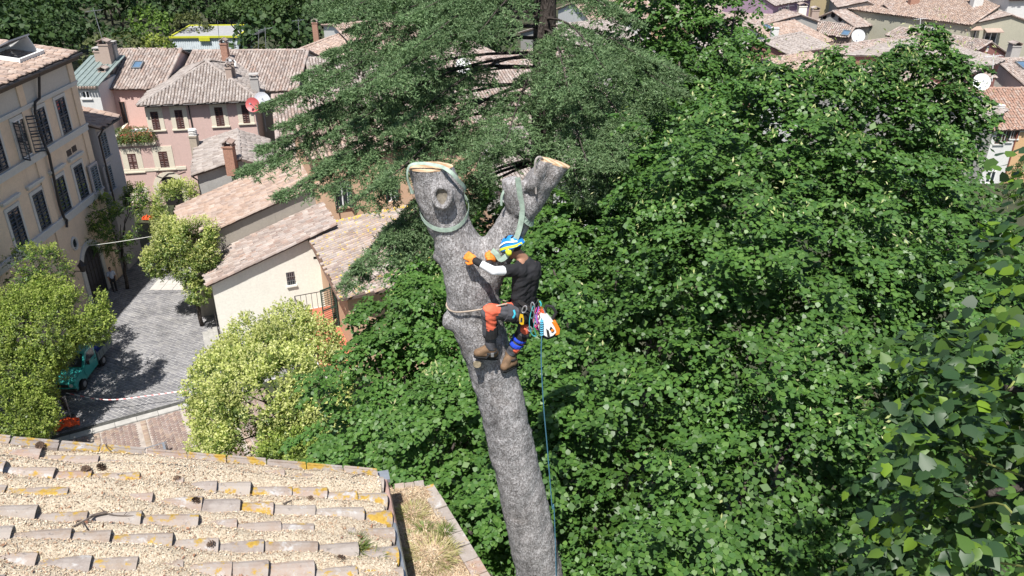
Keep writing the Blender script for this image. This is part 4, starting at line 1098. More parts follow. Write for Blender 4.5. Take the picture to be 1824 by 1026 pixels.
aerial(1767, 145, 1770, 96, 70, 'white grid aerial above the big white dish', n=8, col=M_WHITE)
aerial(1669, 88, 1671, 68, 82, 'white grid aerial behind the linden spire', n=6, col=M_WHITE)
aerial(1638, 52, 1640, 32, 95, 'white grid aerial by the cream shuttered house', n=6, col=M_WHITE)
aerial(1730, 90, 1732, 74, 88, 'small aerial on the roof before the olive gable')
aerial(1409, 42, 1404, 8, 104, 'aerial mast in front of the mauve wall', n=4)

# ---------------------------------------------------------------- petrol station and white van beyond the roofs
PSo = Vector((-47.5, 117, 0)); PS = thing('station_building', 'white corrugated station building with a bright yellow roof rim', 'building', PSo)
fs_ = Frame(PSo, Vector((1, 0.05, 0)), Vector((0.05, -1, 0)))
b = MB(); fs_.box(b, 0, 9.0, -9, 0, 0, 3.4)
for k in range(30): fs_.box(b, 0.05 + k * 0.3, 0.2 + k * 0.3, 0, 0.05, 0.3, 3.3)
b.build('wall', plain('corrugated_white', (0.62, 0.68, 0.72), 0.5), PS)
M_YEL = plain('station_yellow', (0.50, 0.51, 0.04), 0.5, var=0.05)
b = MB(); fs_.box(b, -0.3, 9.3, 0.05, 0.3, 3.4, 3.65); fs_.box(b, -0.3, 9.3, -9.3, -9.05, 3.4, 3.65); fs_.box(b, -0.3, -0.05, -9.05, 0.05, 3.4, 3.65); fs_.box(b, 9.05, 9.3, -9.05, 0.05, 3.4, 3.65); b.build('rim', M_YEL, PS)
b = MB(); fs_.box(b, -0.05, 9.05, -9.05, 0.05, 3.41, 3.5); b.build('roof', plain('flat_roof_grey', (0.33, 0.33, 0.33), 0.9), PS)
b = MB(); fs_.box(b, 3.8, 5.3, 0.31, 0.4, 3.0, 3.45); b.build('sign_panel', M_YEL, PS)
b = MB(); fs_.box(b, 0.8, 2.6, 0.05, 0.08, 0.4, 1.8); b.build('shop_window', M_GLASS, PS)
vo = Vector((-45.5, 108, 0)); vn = thing('parked_van', 'small white van half hidden behind the roof ridge by the station', 'van', vo)
b = MB(); fv = Frame(vo, (1, 0, 0), (0, -1, 0))
b.prism([fv.pt(a, 0.9, z) for a, z in ((0, 0.4), (0, 1.9), (0.3, 2.05), (2.9, 2.05), (3.6, 1.3), (4.4, 1.05), (4.5, 0.4))], (0, 1.8, 0)); b.build('body', M_WHITE, vn)
for x in (0.9, 3.6):
    for y in (0.86, -0.95): b = MB(); b.tube([fv.pt(x, y, 0.33), fv.pt(x, y + 0.09, 0.33)], 0.33, 12); b.build('wheel', M_DARK, vn)
b = MB(); fv.box(b, 2.0, 2.9, 0.9, 0.91, 1.3, 1.85); b.build('window', M_GLASS, vn)
# small white house with a sheet-metal roof between the palazzo and the house behind
WHo = at_y(126, 185, 64.0); WHo.z = 0
WH = thing('house', 'small white house with grey-green sheet roof and one square window beyond the palazzo', 'house', WHo)
fwh = Frame(WHo, Vector((1, .03, 0)), Vector((.03, -1, 0))); zt_ = at_y(150, 152, 64.0).z; wd_ = (at_y(181, 170, 64.0) - at_y(126, 170, 64.0)).length
b = MB(); fwh.box(b, 0, wd_, -5.5, 0, 0, zt_); b.build('wall', c_white, WH)
b = MB(); b.prism([fwh.pt(-.25, .3, zt_ - .02), fwh.pt(wd_ + .2, .3, zt_ - .02), fwh.pt(wd_ + .2, -5.7, zt_ + 1.1), fwh.pt(-.25, -5.7, zt_ + 1.1)], (0, 0, .07)); ro_ = b.build('roof', plain('sheet_roof', (0.20, 0.245, 0.235), .5, var=.15), WH)
b = MB()
for k in range(6): a = .1 + k * (wd_ - .2) / 5; b.prism([fwh.pt(a - .03, .29, zt_ + .05), fwh.pt(a + .03, .29, zt_ + .05), fwh.pt(a + .03, -5.6, zt_ + 1.17), fwh.pt(a - .03, -5.6, zt_ + 1.17)], (0, 0, .05))
b.build('roof_seam', plain('sheet_roof', (0.20, 0.245, 0.235), .5), ro_)
b = MB()
for k in range(int(wd_ / .22)): a = .11 + k * .22; b.tube([fwh.pt(a, .42, zt_ - .12), fwh.pt(a, .02, zt_ - .03)], [.085, .075], 8)
stuff(b.build('eave_tiles', tile_warm(), WH))
win_px(WH, fwh, 145, 162, 162, 175, style='glass', trim=c_white, tw=.08)
chimney(WH, fwh.pt(1.0, -4.6, zt_ + .8), w=.6, d=.6, h=.9, cap='slab'); chimney(WH, fwh.pt(2.0, -5.0, zt_ + .9), w=.55, d=.55, h=1.2, mat=M_CONC, cap='slab')
# ---------------------------------------------------------------- the felled conifer: forked trunk
from mathutils import noise as mnoise
def remesh(mb, voxel, smooth=2, fac=0.5):
    me = mb.mesh('tmp'); ob = bpy.data.objects.new('tmp', me); COL.objects.link(ob)
    m = ob.modifiers.new('r', 'REMESH'); m.mode = 'VOXEL'; m.voxel_size = voxel; m.adaptivity = 0
    if smooth:
        s = ob.modifiers.new('s', 'SMOOTH'); s.iterations = smooth; s.factor = fac
    dg = bpy.context.evaluated_depsgraph_get(); dg.update()
    out = bpy.data.meshes.new_from_object(ob.evaluated_get(dg))
    bpy.data.objects.remove(ob); bpy.data.meshes.remove(me)
    return out
def wrap(name, me, mat, parent=None, smooth=True, origin=None):
    org = ORG[parent.name] if parent is not None else (Vector(origin) if origin else Vector((0, 0, 0)))
    me.transform(Matrix.Translation(-org)); me.materials.clear()
    o = _finish(name, me, mat, parent, smooth, org)
    if parent is None and origin is not None: o.location = origin; ORG[o.name] = Vector(origin)
    return o
def bark_mat(name, lo, mid, hi, sc=42):
    m, t, b = nt(name)
    mp = N(t, 'ShaderNodeMapping'); mp.inputs['Scale'].default_value = (1.1, 1.1, 0.6); t.links.new(wpos(t), mp.inputs[0])
    v = N(t, 'ShaderNodeTexVoronoi'); v.inputs['Scale'].default_value = sc; t.links.new(mp.outputs[0], v.inputs['Vector'])
    v2 = N(t, 'ShaderNodeTexVoronoi'); v2.inputs['Scale'].default_value = sc * 2.3; t.links.new(mp.outputs[0], v2.inputs['Vector'])
    c1 = ramp(t, v.outputs['Color'], [(0.2, lo), (0.5, mid), (0.85, hi)]).outputs[0]
    c2 = mix(t, ramp(t, v2.outputs['Distance'], [(0.4, 0.0), (0.85, 0.5)]).outputs[0], c1, tuple(x * 0.45 for x in lo))
    mp2 = N(t, 'ShaderNodeMapping'); mp2.inputs['Scale'].default_value = (5, 5, 1.3); t.links.new(wpos(t), mp2.inputs[0])
    big = ramp(t, noise(t, 1.0, 6, .7, mp2.outputs[0]), [(0.32, 0.5), (0.5, 1.0), (0.7, 1.22)]).outputs[0]
    c3 = mix(t, 1.0, c2, big, 'MULTIPLY')
    warm = mix(t, ramp(t, noise(t, 1.7, 4), [(0.55, 0.0), (0.75, 0.35)]).outputs[0], c3, (0.30, 0.24, 0.20))
    t.links.new(warm, b.inputs['Base Color']); b.inputs['Roughness'].default_value = 0.95; b.inputs['Specular IOR Level'].default_value = 0.2
    h = N(t, 'ShaderNodeMath', operation='ADD'); t.links.new(v.outputs['Distance'], h.inputs[0]); t.links.new(v2.outputs['Distance'], h.inputs[1])
    bump(t, b, h.outputs[0], 0.65, 0.010)
    return m
M_BARK = bark_mat('conifer_bark', (0.23, 0.215, 0.212), (0.36, 0.345, 0.345), (0.51, 0.495, 0.50), 64)
M_BARKD = bark_mat('dark_bark', (0.03, 0.025, 0.022), (0.07, 0.058, 0.05), (0.12, 0.10, 0.09), 25)
def cut_mat():
    m, t, b = nt('fresh_cut_wood')
    w = N(t, 'ShaderNodeTexWave'); w.wave_type = 'RINGS'; w.rings_direction = 'SPHERICAL'; w.inputs['Scale'].default_value = 9; w.inputs['Distortion'].default_value = 1.5
    t.links.new(coords(t), w.inputs['Vector'])
    c = ramp(t, w.outputs['Fac'], [(0.0, (0.42, 0.26, 0.14)), (0.5, (0.60, 0.42, 0.26)), (1.0, (0.68, 0.52, 0.35))]).outputs[0]
    t.links.new(c, b.inputs['Base Color']); b.inputs['Roughness'].default_value = 0.85
    return m
M_CUT = cut_mat()
YT = 7.9
def T(px, py, y=YT): return at_y(px, py, y)
base = Vector((1.9, 8.2, -0.1))
main = [(base, .46), (base.lerp(T(959, 1010), .45) + Vector((0.12, 0, 0)), .38), (base.lerp(T(959, 1010), .8) + Vector((0.06, 0, 0)), .335), (T(959, 1010), .305), (T(924, 850), .285), (T(889, 700), .268), (T(868, 630), .272), (T(850, 570), .295), (T(841, 520), .288), (T(837, 485), .285)]
left = [(T(850, 560), .27), (T(838, 490), .27), (T(822, 450), .262), (T(808, 415), .225), (T(793, 380), .235), (T(784, 345), .255), (T(770, 312), .225), (T(763, 285), .222), (T(761, 268), .222)]
right = [(T(848, 530), .19), (T(866, 490), .195), (T(886, 448), .188), (T(908, 408), .18), (T(932, 368), .17), (T(962, 325), .155), (T(992, 285), .152), (T(1014, 260), .152)]
mb = MB()
for ch in (main, left, right): mb.tube([c[0] for c in ch], [c[1] for c in ch], 18)
mb.tube([T(925, 372, 7.82), T(914, 345, 7.78), T(909, 318, 7.76)], [.13, .105, .09], 12)
mb.tube([T(945, 335, 7.78), T(965, 298, 7.74), T(970, 284, 7.74)], [.09, .062, .05], 10)
mb.ellipsoid(T(787, 350, 7.72), (.14, 0, 0), (0, .09, 0), (0, 0, .17))
mb.ellipsoid(T(803, 572, 7.85), (.11, 0, 0), (0, .1, 0), (0, 0, .12))
mb.ellipsoid(T(783, 455, 7.9), (.07, 0, 0), (0, .1, 0), (0, 0, .09))
mb.tube([T(851, 640, 7.75), T(850, 648, 7.52)], [.06, .045], 10)
me = remesh(mb, 0.033, 2)
co = np.empty(len(me.vertices) * 3, np.float32); me.vertices.foreach_get('co', co); co = co.reshape(-1, 3)
no = np.empty(len(me.vertices) * 3, np.float32); me.vertices.foreach_get('normal', no); no = no.reshape(-1, 3)
for i in range(len(co)):
    p = co[i]
    if p[2] < 15.5: continue
    d = 0.018 * mnoise.fractal(Vector(p) * 4.5, 1.0, 2.0, 4) + 0.008 * mnoise.noise(Vector(p) * 34)
    co[i] += no[i] * d
me.vertices.foreach_set('co', co.ravel()); me.update()
TREE = thing('felled_conifer', 'tall limbless grey conifer trunk forked into two cut stems', 'tree', base)
bm = bmesh.new(); bm.from_mesh(me)
cuts = []
for p, n, side in ((T(765, 296), Vector((0.02, 0.12, 1)), 0), (T(990, 289), Vector((0.30, 0.16, 1)), 1)):
    n.normalize()
    vsn = [v for v in bm.verts if (v.co.x < T(870, 300).x) == (side == 0) and v.co.z > 20.9]
    gs = set(vsn); es = [e for e in bm.edges if e.verts[0] in gs or e.verts[1] in gs]; fs = [f for f in bm.faces if any(v in gs for v in f.verts)]
    r = bmesh.ops.bisect_plane(bm, geom=list(gs) + es + fs, plane_co=p, plane_no=n, clear_outer=True)
    loop = [e for e in r['geom_cut'] if isinstance(e, bmesh.types.BMEdge)]
    pts = [v.co.copy() for v in {v for e in loop for v in e.verts}]
    c = sum(pts, Vector()) / len(pts); x = n.orthogonal().normalized(); y = n.cross(x)
    pts.sort(key=lambda q: math.atan2((q - c).dot(y), (q - c).dot(x)))
    cuts.append((pts, c, n))
bm.to_mesh(me); bm.free()
trunk = wrap('trunk', me, M_BARK, TREE)
for pts, c, n in cuts:
    k = len(pts); vs = [c + n * 0.004] + [c + (q - c) * 0.5 + n * (0.004 + rnd.uniform(-.003, .003)) for q in pts] + [c + (q - c) * 1.0 + n * 0.002 for q in pts] + [q - n * 0.012 for q in pts]
    fs = [(0, 1 + i, 1 + (i + 1) % k) for i in range(k)]
    for r_ in range(2): fs += [(1 + r_ * k + i, 1 + r_ * k + k + i, 1 + r_ * k + k + (i + 1) % k, 1 + r_ * k + (i + 1) % k) for i in range(k)]
    b = MB(); b.add(vs, fs); b.build('cut_face', M_CUT, TREE)
kc, kf = T(787, 350, 7.60), Vector((0.05, -1, 0.15)).normalized(); kx = Vector((1, 0.05, 0)).normalized(); ky = kf.cross(kx)
b = MB(); b.tube([kc + (kx * .085 * math.cos(a) + ky * .105 * math.sin(a)) * (1 + 0.06 * math.sin(3 * a)) for a in np.linspace(0, 2 * math.pi, 17)[:-1]], 0.032, 7, closed=True); kn_ = b.build('knot', M_BARK, TREE, smooth=True)
b = MB(); b.add([kc - kf * 0.02] + [kc + kx * .075 * math.cos(a) + ky * .095 * math.sin(a) + kf * rnd.uniform(-.004, .004) for i, a in enumerate(np.linspace(0, 2 * math.pi, 13)[:-1])], [(0, 1 + i, 1 + (i + 1) % 12) for i in range(12)])
b.build('knot_wood', plain('old_knot_wood', (0.20, 0.175, 0.14), 0.9, var=0.5, vs=30), kn_)
sc_ = T(850, 648, 7.51); b = MB(); b.tube([sc_, sc_ + Vector((0, -0.02, 0.0))], [0.046, 0.042], 10); b.build('branch_stub', plain('stub_wood', (0.30, 0.25, 0.17), 0.9, var=0.4, vs=30), TREE)

# slings: flat green webbing round both stems
M_WEB = plain('green_webbing', (0.33, 0.42, 0.35), 0.9, var=0.25, vs=18)
def axis_at(ch, z):
    for (p, r), (q, s_) in zip(ch, ch[1:]):
        if min(p.z, q.z) <= z <= max(p.z, q.z): k = (z - p.z) / (q.z - p.z); return p.lerp(q, k), r + (s_ - r) * k
    return ch[-1]
def strap_path(pxs, ch, lift=0.02):
    pts, ns = [], []
    for (x, y, *yy) in pxs:
        Y = yy[0] if yy else 7.66
        p = T(x, y, Y); a, r = axis_at(ch, p.z)
        out = p - a; out.z = 0
        pts.append(p); ns.append(out.normalized() if out.length > 1e-3 else Vector((0, -1, 0)))
    return pts, ns
def smooth_path(pts, ns, k=5):
    P, Q = [], []
    n = len(pts)
    for i in range(n - 1):
        p0, p1, p2, p3 = pts[max(i - 1, 0)], pts[i], pts[i + 1], pts[min(i + 2, n - 1)]
        for j in range(k):
            t = j / k
            P.append(0.5 * ((2 * p1) + (p2 - p0) * t + (2 * p0 - 5 * p1 + 4 * p2 - p3) * t * t + (3 * p1 - p0 - 3 * p2 + p3) * t ** 3)); Q.append(ns[i].lerp(ns[i + 1], t))
    P.append(pts[-1]); Q.append(ns[-1]); return P, Q
def ring_on(ch, z, tilt=(0, 0), lift=0.012, n=28, a0=0, a1=2 * math.pi):
    P, Q = [], []
    for a in np.linspace(a0, a1, n):
        d = Vector((math.cos(a), math.sin(a), 0)); zz = z + tilt[0] * d.x + tilt[1] * d.y
        c, r = axis_at(ch, zz); P.append(Vector((c.x, c.y, zz)) + d * (r + lift)); Q.append(d)
    return P, Q
sl = thing('tree_sling', 'pale green webbing sling draped over the cut top of the left stem', 'sling', T(765, 300))
P_, Q_ = [], []
pp = [(735, 345, 7.68), (726, 318, 7.7), (728, 298, 7.72), (742, 291.5, 7.74), (765, 292.5, 7.74), (786, 297, 7.72), (803, 307, 7.68), (817, 322, 7.72), (829, 337, 7.84), (823, 352, 7.95)]
pts = [T(*q) for q in pp]; ns = [Vector((-.6, -.8, .1)), Vector((-.9, -.4, .1)), Vector((-.6, -.3, .7)), Vector((0, -.4, 1)), Vector((0, -.4, 1)), Vector((.2, -.5, .9)), Vector((.5, -.7, .5)), Vector((.6, -.7, .3)), Vector((.8, -.5, .2)), Vector((.9, .2, 0))]
P_, Q_ = smooth_path(pts, ns); b = MB(); b.ribbon(P_, Q_, 0.044, .003); b.build('strap', M_WEB, sl)
z0_ = T(787, 393, 7.66).z
P_, Q_ = ring_on(left, z0_ + 0.03, (0.02, 0.13), 0.02); b = MB(); b.ribbon(P_, Q_, 0.046, .003); b.build('strap_loop', M_WEB, sl)
sl2 = thing('tree_sling', 'pale green webbing sling knotted round the leaning right stem', 'sling', T(925, 350))
pp = [(922, 316, 7.66), (926, 345, 7.68), (930, 372, 7.70), (928, 395, 7.70), (921, 420, 7.70), (908, 448, 7.69), (893, 462, 7.68), (884, 452, 7.68), (876, 445, 7.70)]
pts = [T(*q) for q in pp]; ns = [Vector((-.1, -1, .3))] * 9
P_, Q_ = smooth_path(pts, ns); b = MB(); b.ribbon(P_, Q_, 0.055); b.build('strap', M_WEB, sl2)
P_, Q_ = ring_on(right, T(915, 380, 7.7).z, (-0.17, 0.03), 0.025); b = MB(); b.ribbon(P_, Q_, 0.05); b.build('strap_loop', M_WEB, sl2)
pp = [(893, 366, 7.72), (894, 350, 7.72), (899, 338, 7.72), (903, 330, 7.74)]
b = MB(); P_, Q_ = smooth_path([T(*q) for q in pp], [Vector((-.7, -.7, 0))] * 4); b.ribbon(P_, Q_, 0.03); b.build('strap', M_WEB, sl2)
M_ROPE = plain('grey_rope', (0.33, 0.30, 0.28), 0.9, var=0.25, vs=60)
b = MB(); P_, _ = smooth_path([T(*q) for q in ((968, 300, 7.9), (966, 283, 7.76), (959, 280, 7.72), (954, 287, 7.70), (953, 305, 7.70), (955, 345, 7.71))], [Vector((0, -1, 0))] * 6); b.tube(P_, 0.012, 6)
tag(b.build('rope', M_ROPE), 'short grey rope looped over the top of the right stem', 'rope')

# ---------------------------------------------------------------- the climber
M_SKIN = plain('skin', (0.32, 0.17, 0.11), 0.55, var=0.08)
M_SHIRT = plain('black_shirt', (0.018, 0.018, 0.021), 0.85, var=0.3, vs=8)
M_SLEEVE = plain('white_sleeve', (0.78, 0.79, 0.82), 0.7, var=0.05)
M_GLOVE = plain('orange_glove', (0.80, 0.24, 0.035), 0.7, var=0.25, vs=40)
M_BLACK = plain('black_fabric', (0.02, 0.02, 0.022), 0.8, var=0.2)
M_TGREY = plain('trouser_grey', (0.075, 0.075, 0.085), 0.85, var=0.25, vs=14)
M_TORANGE = plain('trouser_orange', (0.72, 0.14, 0.075), 0.8, var=0.15, vs=14)
M_BOOT = plain('brown_boot', (0.17, 0.105, 0.06), 0.8, var=0.3, vs=25)
J = {k: at_y(*v) for k, v in dict(
    head=(913, 441, 7.77), neck=(931, 461, 7.79), chest=(938, 490, 7.79), waist=(933, 536, 7.77), pelvis=(931, 556, 7.77),
    lsh=(923, 481, 7.63), rsh=(953, 476, 7.95), lel=(880, 483, 7.47), lwr=(851, 467, 7.50), lha=(835, 457, 7.54),
    rel=(918, 484, 7.98), rwr=(886, 462, 7.76), rha=(873, 455, 7.66),
    lhip=(922, 558, 7.66), lkn=(873, 554, 7.50), lan=(874, 618, 7.55), ltoe=(851, 629, 7.50), lheel=(880, 630, 7.57),
    rhip=(939, 560, 7.86), rkn=(932, 592, 7.72), ran=(909, 630, 7.76), rtoe=(898, 654, 7.66), rheel=(915, 645, 7.78)).items()}
def cap(mb, a, b_, r0, r1, n=12):
    a, b_ = Vector(a), Vector(b_); mb.tube([a.lerp(b_, k) for k in (0, .25, .5, .75, 1)], [r0 + (r1 - r0) * k for k in (0, .25, .5, .75, 1)], n)
    for p, r in ((a, r0), (b_, r1)): mb.ellipsoid(p, (r, 0, 0), (0, r, 0), (0, 0, r), 12, 8)
def hand(mb, wr, hn, side, curl=1.0, s=1.0, up=None):
    """palm, four bent fingers of unequal length and a thumb off the side of the palm"""
    d = (hn - wr).normalized(); up = up or Vector((0, -1, 0.2)); lat = d.cross(up).normalized() * side; up = lat.cross(d).normalized() * side
    pc = wr + d * 0.055 * s
    mb.ellipsoid(pc, d * 0.055 * s, lat * 0.043 * s, up * 0.022 * s)
    for i, (o, L) in enumerate(((-0.032, 0.068), (-0.011, 0.078), (0.011, 0.073), (0.031, 0.058))):
        p0 = wr + d * 0.085 * s + lat * o * s; L *= s
        p1 = p0 + (d * 0.8 - up * 0.35 * curl).normalized() * L * 0.45; p2 = p1 + (d * 0.25 - up * 0.9 * curl).normalized() * L * 0.32; p3 = p2 + (-d * 0.45 * curl - up * 0.6).normalized() * L * 0.26
        for u, v in ((p0, p1), (p1, p2), (p2, p3)): cap(mb, u, v, 0.0115 * s, 0.0105 * s, 8)
    t0 = wr + d * 0.03 * s - lat * 0.036 * s; t1 = t0 + (d * 0.6 - lat * 0.6 - up * 0.3).normalized() * 0.038 * s; t2 = t1 + (d * 0.75 + lat * 0.1 - up * 0.5).normalized() * 0.032 * s
    cap(mb, t0, t1, 0.0145 * s, 0.0125 * s, 8); cap(mb, t1, t2, 0.0125 * s, 0.011 * s, 8)
j = J
ppl = thing('person', 'arborist in black shirt and blue helmet clinging to the grey trunk', 'person', j['pelvis'])
fwd = Vector((-0.80, 0.42, -0.42)).normalized(); hl = Vector((-0.45, -0.88, 0)).normalized(); hup = hl.cross(fwd).normalized()
if hup.z < 0: hup = -hup
b = MB(); h = j['head']
b.ellipsoid(h + hup * 0.03, fwd * 0.098, hl * 0.076, hup * 0.108); b.ellipsoid(h - hup * 0.055 + fwd * 0.03, fwd * 0.066, hl * 0.056, hup * 0.066)
b.ellipsoid(h + fwd * 0.10 - hup * 0.015, fwd * 0.022, hl * 0.013, hup * 0.026); b.ellipsoid(h + fwd * 0.088 - hup * 0.062, fwd * 0.012, hl * 0.024, hup * 0.010)
for s_ in (-1, 1):
    b.ellipsoid(h + hl * s_ * 0.077 - fwd * 0.005 - hup * 0.005, fwd * 0.018, hl * 0.01, hup * 0.03); b.ellipsoid(h + hl * s_ * 0.03 + fwd * 0.088 + hup * 0.012, fwd * 0.008, hl * 0.014, hup * 0.008)
cap(b, h - hup * 0.05 - fwd * 0.02, j['neck'], 0.055, 0.062)
cap(b, j['neck'], j['chest'], 0.065, 0.12); cap(b, j['chest'], j['pelvis'], 0.11, 0.09)
for s_ in 'lr':
    cap(b, j['neck'], j[s_ + 'sh'], 0.05, 0.06); cap(b, j[s_ + 'sh'], j[s_ + 'el'], 0.05, 0.042); cap(b, j[s_ + 'el'], j[s_ + 'wr'], 0.041, 0.028)
    cap(b, j[s_ + 'hip'], j[s_ + 'kn'], 0.08, 0.058); cap(b, j[s_ + 'kn'], j[s_ + 'an'], 0.055, 0.04); cap(b, j[s_ + 'an'], j[s_ + 'toe'], 0.04, 0.032)
hand(b, j['lwr'], j['lha'], 1, 0.9, 0.92, Vector((0.1, -0.9, 0.4))); hand(b, j['rwr'], j['rha'], -1, 0.6, 0.92, Vector((0, -0.7, 0.7)))
wrap('body', remesh(b, 0.011, 2), M_SKIN, ppl)
# hair below the helmet and face under it
b = MB(); b.ellipsoid(h - fwd * 0.035 + hup * 0.028, fwd * 0.078, hl * 0.08, hup * 0.085); wrap('hair', remesh(b, 0.01, 1), plain('dark_hair', (0.03, 0.022, 0.018), 0.8, var=0.4, vs=60), ppl)
# T-shirt
b = MB()
cap(b, j['lsh'] + Vector((0.02, 0.02, -0.03)), j['waist'] + Vector((-0.05, -0.08, 0.03)), 0.088, 0.092); cap(b, j['rsh'] + Vector((-0.02, -0.02, -0.03)), j['waist'] + Vector((0.05, 0.08, 0.03)), 0.088, 0.092)
cap(b, j['chest'] + Vector((0.03, -0.01, 0.0)), j['waist'] + Vector((0.0, 0, 0.0)), 0.115, 0.11); cap(b, j['lsh'], j['neck'] - Vector((0, 0, .045)), 0.075, 0.07); cap(b, j['rsh'], j['neck'] - Vector((0, 0, .045)), 0.075, 0.07)
cap(b, j['chest'] + Vector((0.045, -0.02, 0.06)), j['chest'] + Vector((0.035, -0.02, -0.05)), 0.1, 0.1)
cap(b, j['neck'] + Vector((.045, .0, -.09)), j['pelvis'] + Vector((.03, 0, .05)), 0.105, 0.112)
for k in (.25, .5, .75): cap(b, j['lsh'].lerp(j['rsh'], k) + Vector((.02, 0, -.05)), j['waist'] + Vector((-.05, -.08, 0)).lerp(Vector((.05, .08, 0)), k), 0.098, 0.104)
cap(b, j['pelvis'] + Vector((-.045, -.07, .04)), j['pelvis'] + Vector((.045, .07, .04)), .108, .108)
for s_ in 'lr': cap(b, j[s_ + 'sh'], j[s_ + 'sh'].lerp(j[s_ + 'el'], 0.52), 0.07, 0.068)
me = remesh(b, 0.011, 8)
co = np.empty(len(me.vertices) * 3, np.float32); me.vertices.foreach_get('co', co); co = co.reshape(-1, 3); no = np.empty_like(co); me.vertices.foreach_get('normal', no.ravel() if False else (tmp := np.empty(co.size, np.float32))); no = tmp.reshape(-1, 3)
for i in range(len(co)):
    p = Vector(co[i]); q = Vector((p.x * 6 + p.z * 5, p.y * 6, p.z * 17 - p.x * 9)); co[i] += no[i] * (0.009 * mnoise.fractal(q, 1.0, 2.0, 2) - 0.009 * abs(mnoise.noise(q * 1.3)))
me.vertices.foreach_set('co', co.ravel()); me.update()
wrap('t_shirt', me, M_SHIRT, ppl)
# white arm sleeves
for s_ in 'lr':
    b = MB(); a = j[s_ + 'sh'].lerp(j[s_ + 'el'], 0.35)
    cap(b, a, j[s_ + 'el'], 0.056, 0.05); cap(b, j[s_ + 'el'], j[s_ + 'wr'], 0.05, 0.036); wrap('sleeve', remesh(b, 0.009, 3), M_SLEEVE, ppl)
    b = MB(); cap(b, j[s_ + 'wr'].lerp(j[s_ + 'el'], 0.12), j[s_ + 'wr'].lerp(j[s_ + 'ha'], 0.25), 0.041, 0.04); wrap('cuff', remesh(b, 0.009, 2), M_BLACK, ppl)
for s_, sd, cu, up_ in (('l', 1, 0.9, Vector((0.1, -0.9, 0.4))), ('r', -1, 0.6, Vector((0, -0.7, 0.7)))):
    b = MB(); w0 = j[s_ + 'wr'].lerp(j[s_ + 'ha'], 0.12); hand(b, w0, j[s_ + 'ha'], sd, cu, 1.12, up_); wrap('glove', remesh(b, 0.0055, 2), M_GLOVE, ppl)
# trousers: grey, with orange panels
def limb(name, segs, mat, vox=0.01, sm=3):
    b = MB()
    for a, c, r0, r1 in segs: cap(b, a, c, r0, r1)
    me = remesh(b, vox, sm)
    for v in me.vertices:
        p = v.co; q = Vector((p.x * 9, p.y * 9 + p.z * 4, p.z * 24 + p.x * 12)); v.co += v.normal * (.011 * mnoise.fractal(q, 1.0, 2.0, 2) - .004 * abs(mnoise.noise(q * 1.6)))
    return wrap(name, me, mat, ppl)
limb('trousers', [(j['pelvis'] + Vector((-.03, -.06, .02)), j['pelvis'] + Vector((.03, .06, .02)), .125, .125), (j['pelvis'], j['lhip'], .12, .105), (j['pelvis'], j['rhip'], .12, .105),
     (j['lhip'], j['lkn'], .102, .077), (j['lkn'], j['lan'], .076, .062), (j['rhip'], j['rkn'], .1, .076), (j['rkn'], j['ran'], .074, .06)], M_TGREY)
k_ = j['lkn']
limb('orange_panel', [(j['lhip'].lerp(k_, .52), k_ + Vector((-.008, -.008, .01)), .082, .078), (k_ + Vector((-.006, -.012, 0)), k_.lerp(j['lan'], .62) + Vector((-.002, -.012, 0)), .076, .067)], M_TORANGE)
limb('grey_panel', [(k_ + Vector((-.055, -.03, .0)), k_.lerp(j['lan'], .6) + Vector((-.045, -.03, 0)), .046, .038)], M_TGREY)
limb('orange_panel', [(j['lhip'] + Vector((-.03, .02, .07)), j['lhip'].lerp(k_, .5) + Vector((0, .02, .045)), .055, .05)], M_TORANGE)
limb('orange_panel', [(j['rkn'] + Vector((.02, -.02, .06)), j['rkn'].lerp(j['ran'], .35) + Vector((.03, -.02, 0)), .058, .05), (j['rkn'].lerp(j['ran'], .62) + Vector((.02, -.025, 0)), j['rkn'].lerp(j['ran'], .72) + Vector((.02, -.025, 0)), .05, .05)], M_TORANGE)
def band(name, a, c, t0, t1, r, mat, w=0.0):
    p, q = a.lerp(c, t0), a.lerp(c, t1); b = MB(); b.tube([p, p.lerp(q, .5), q], [r, r * 1.03, r], 14); return b.build(name, mat, ppl, smooth=False)
band('leg_strap', j['lkn'], j['lan'], .38, .68, .081, M_BLACK)
M_BLUEB = plain('blue_strap', (0.03, 0.08, 0.62), 0.6)
band('leg_strap', j['rkn'], j['ran'], .02, .2, .079, M_BLACK); band('blue_strap', j['rkn'], j['ran'], .22, .32, .08, M_BLUEB); band('blue_strap', j['rkn'], j['ran'], .44, .58, .079, M_BLUEB)
band('thigh_strap', j['lhip'], j['lkn'], .3, .52, .1, M_TGREY); band('leg_loop', j['lhip'], j['lkn'], .02, .14, .115, M_BLACK); band('leg_loop', j['rhip'], j['rkn'], .3, .6, .1, M_BLACK)
for s_ in 'lr':
    an, to, he = j[s_ + 'an'], j[s_ + 'toe'], j[s_ + 'heel']; b = MB()
    cap(b, an + Vector((0, 0, .0)), he.lerp(to, .12) + Vector((0, 0, .015)), .06, .058); cap(b, he + Vector((0, 0, .01)), to + Vector((0, 0, .005)), .05, .047); cap(b, an.lerp(to, .35), to, .05, .045)
    bo = wrap('boot', remesh(b, 0.008, 2), M_BOOT, ppl)
    b = MB(); dn = Vector((0, 0, -1)); ax = (to - he); b.tube([he - ax.normalized() * .04 + dn * .04, he + dn * .043, to + dn * .036, to + ax.normalized() * .035 + dn * .028], [.034, .04, .04, .03], 8); b.build('sole', M_BLACK, bo)
    b = MB(); b.tube([an - Vector((0, 0, .05)) + (Vector((math.cos(a), math.sin(a), 0.0)) * .066) for a in np.linspace(0, 2 * math.pi, 15)[:-1]], .011, 5, closed=True); b.tube([an + Vector((-.01, -.064, -.05)), to.lerp(he, .5) + Vector((0, -.05, -.03))], .012, 5); b.build('spur_strap', M_BLACK, bo)
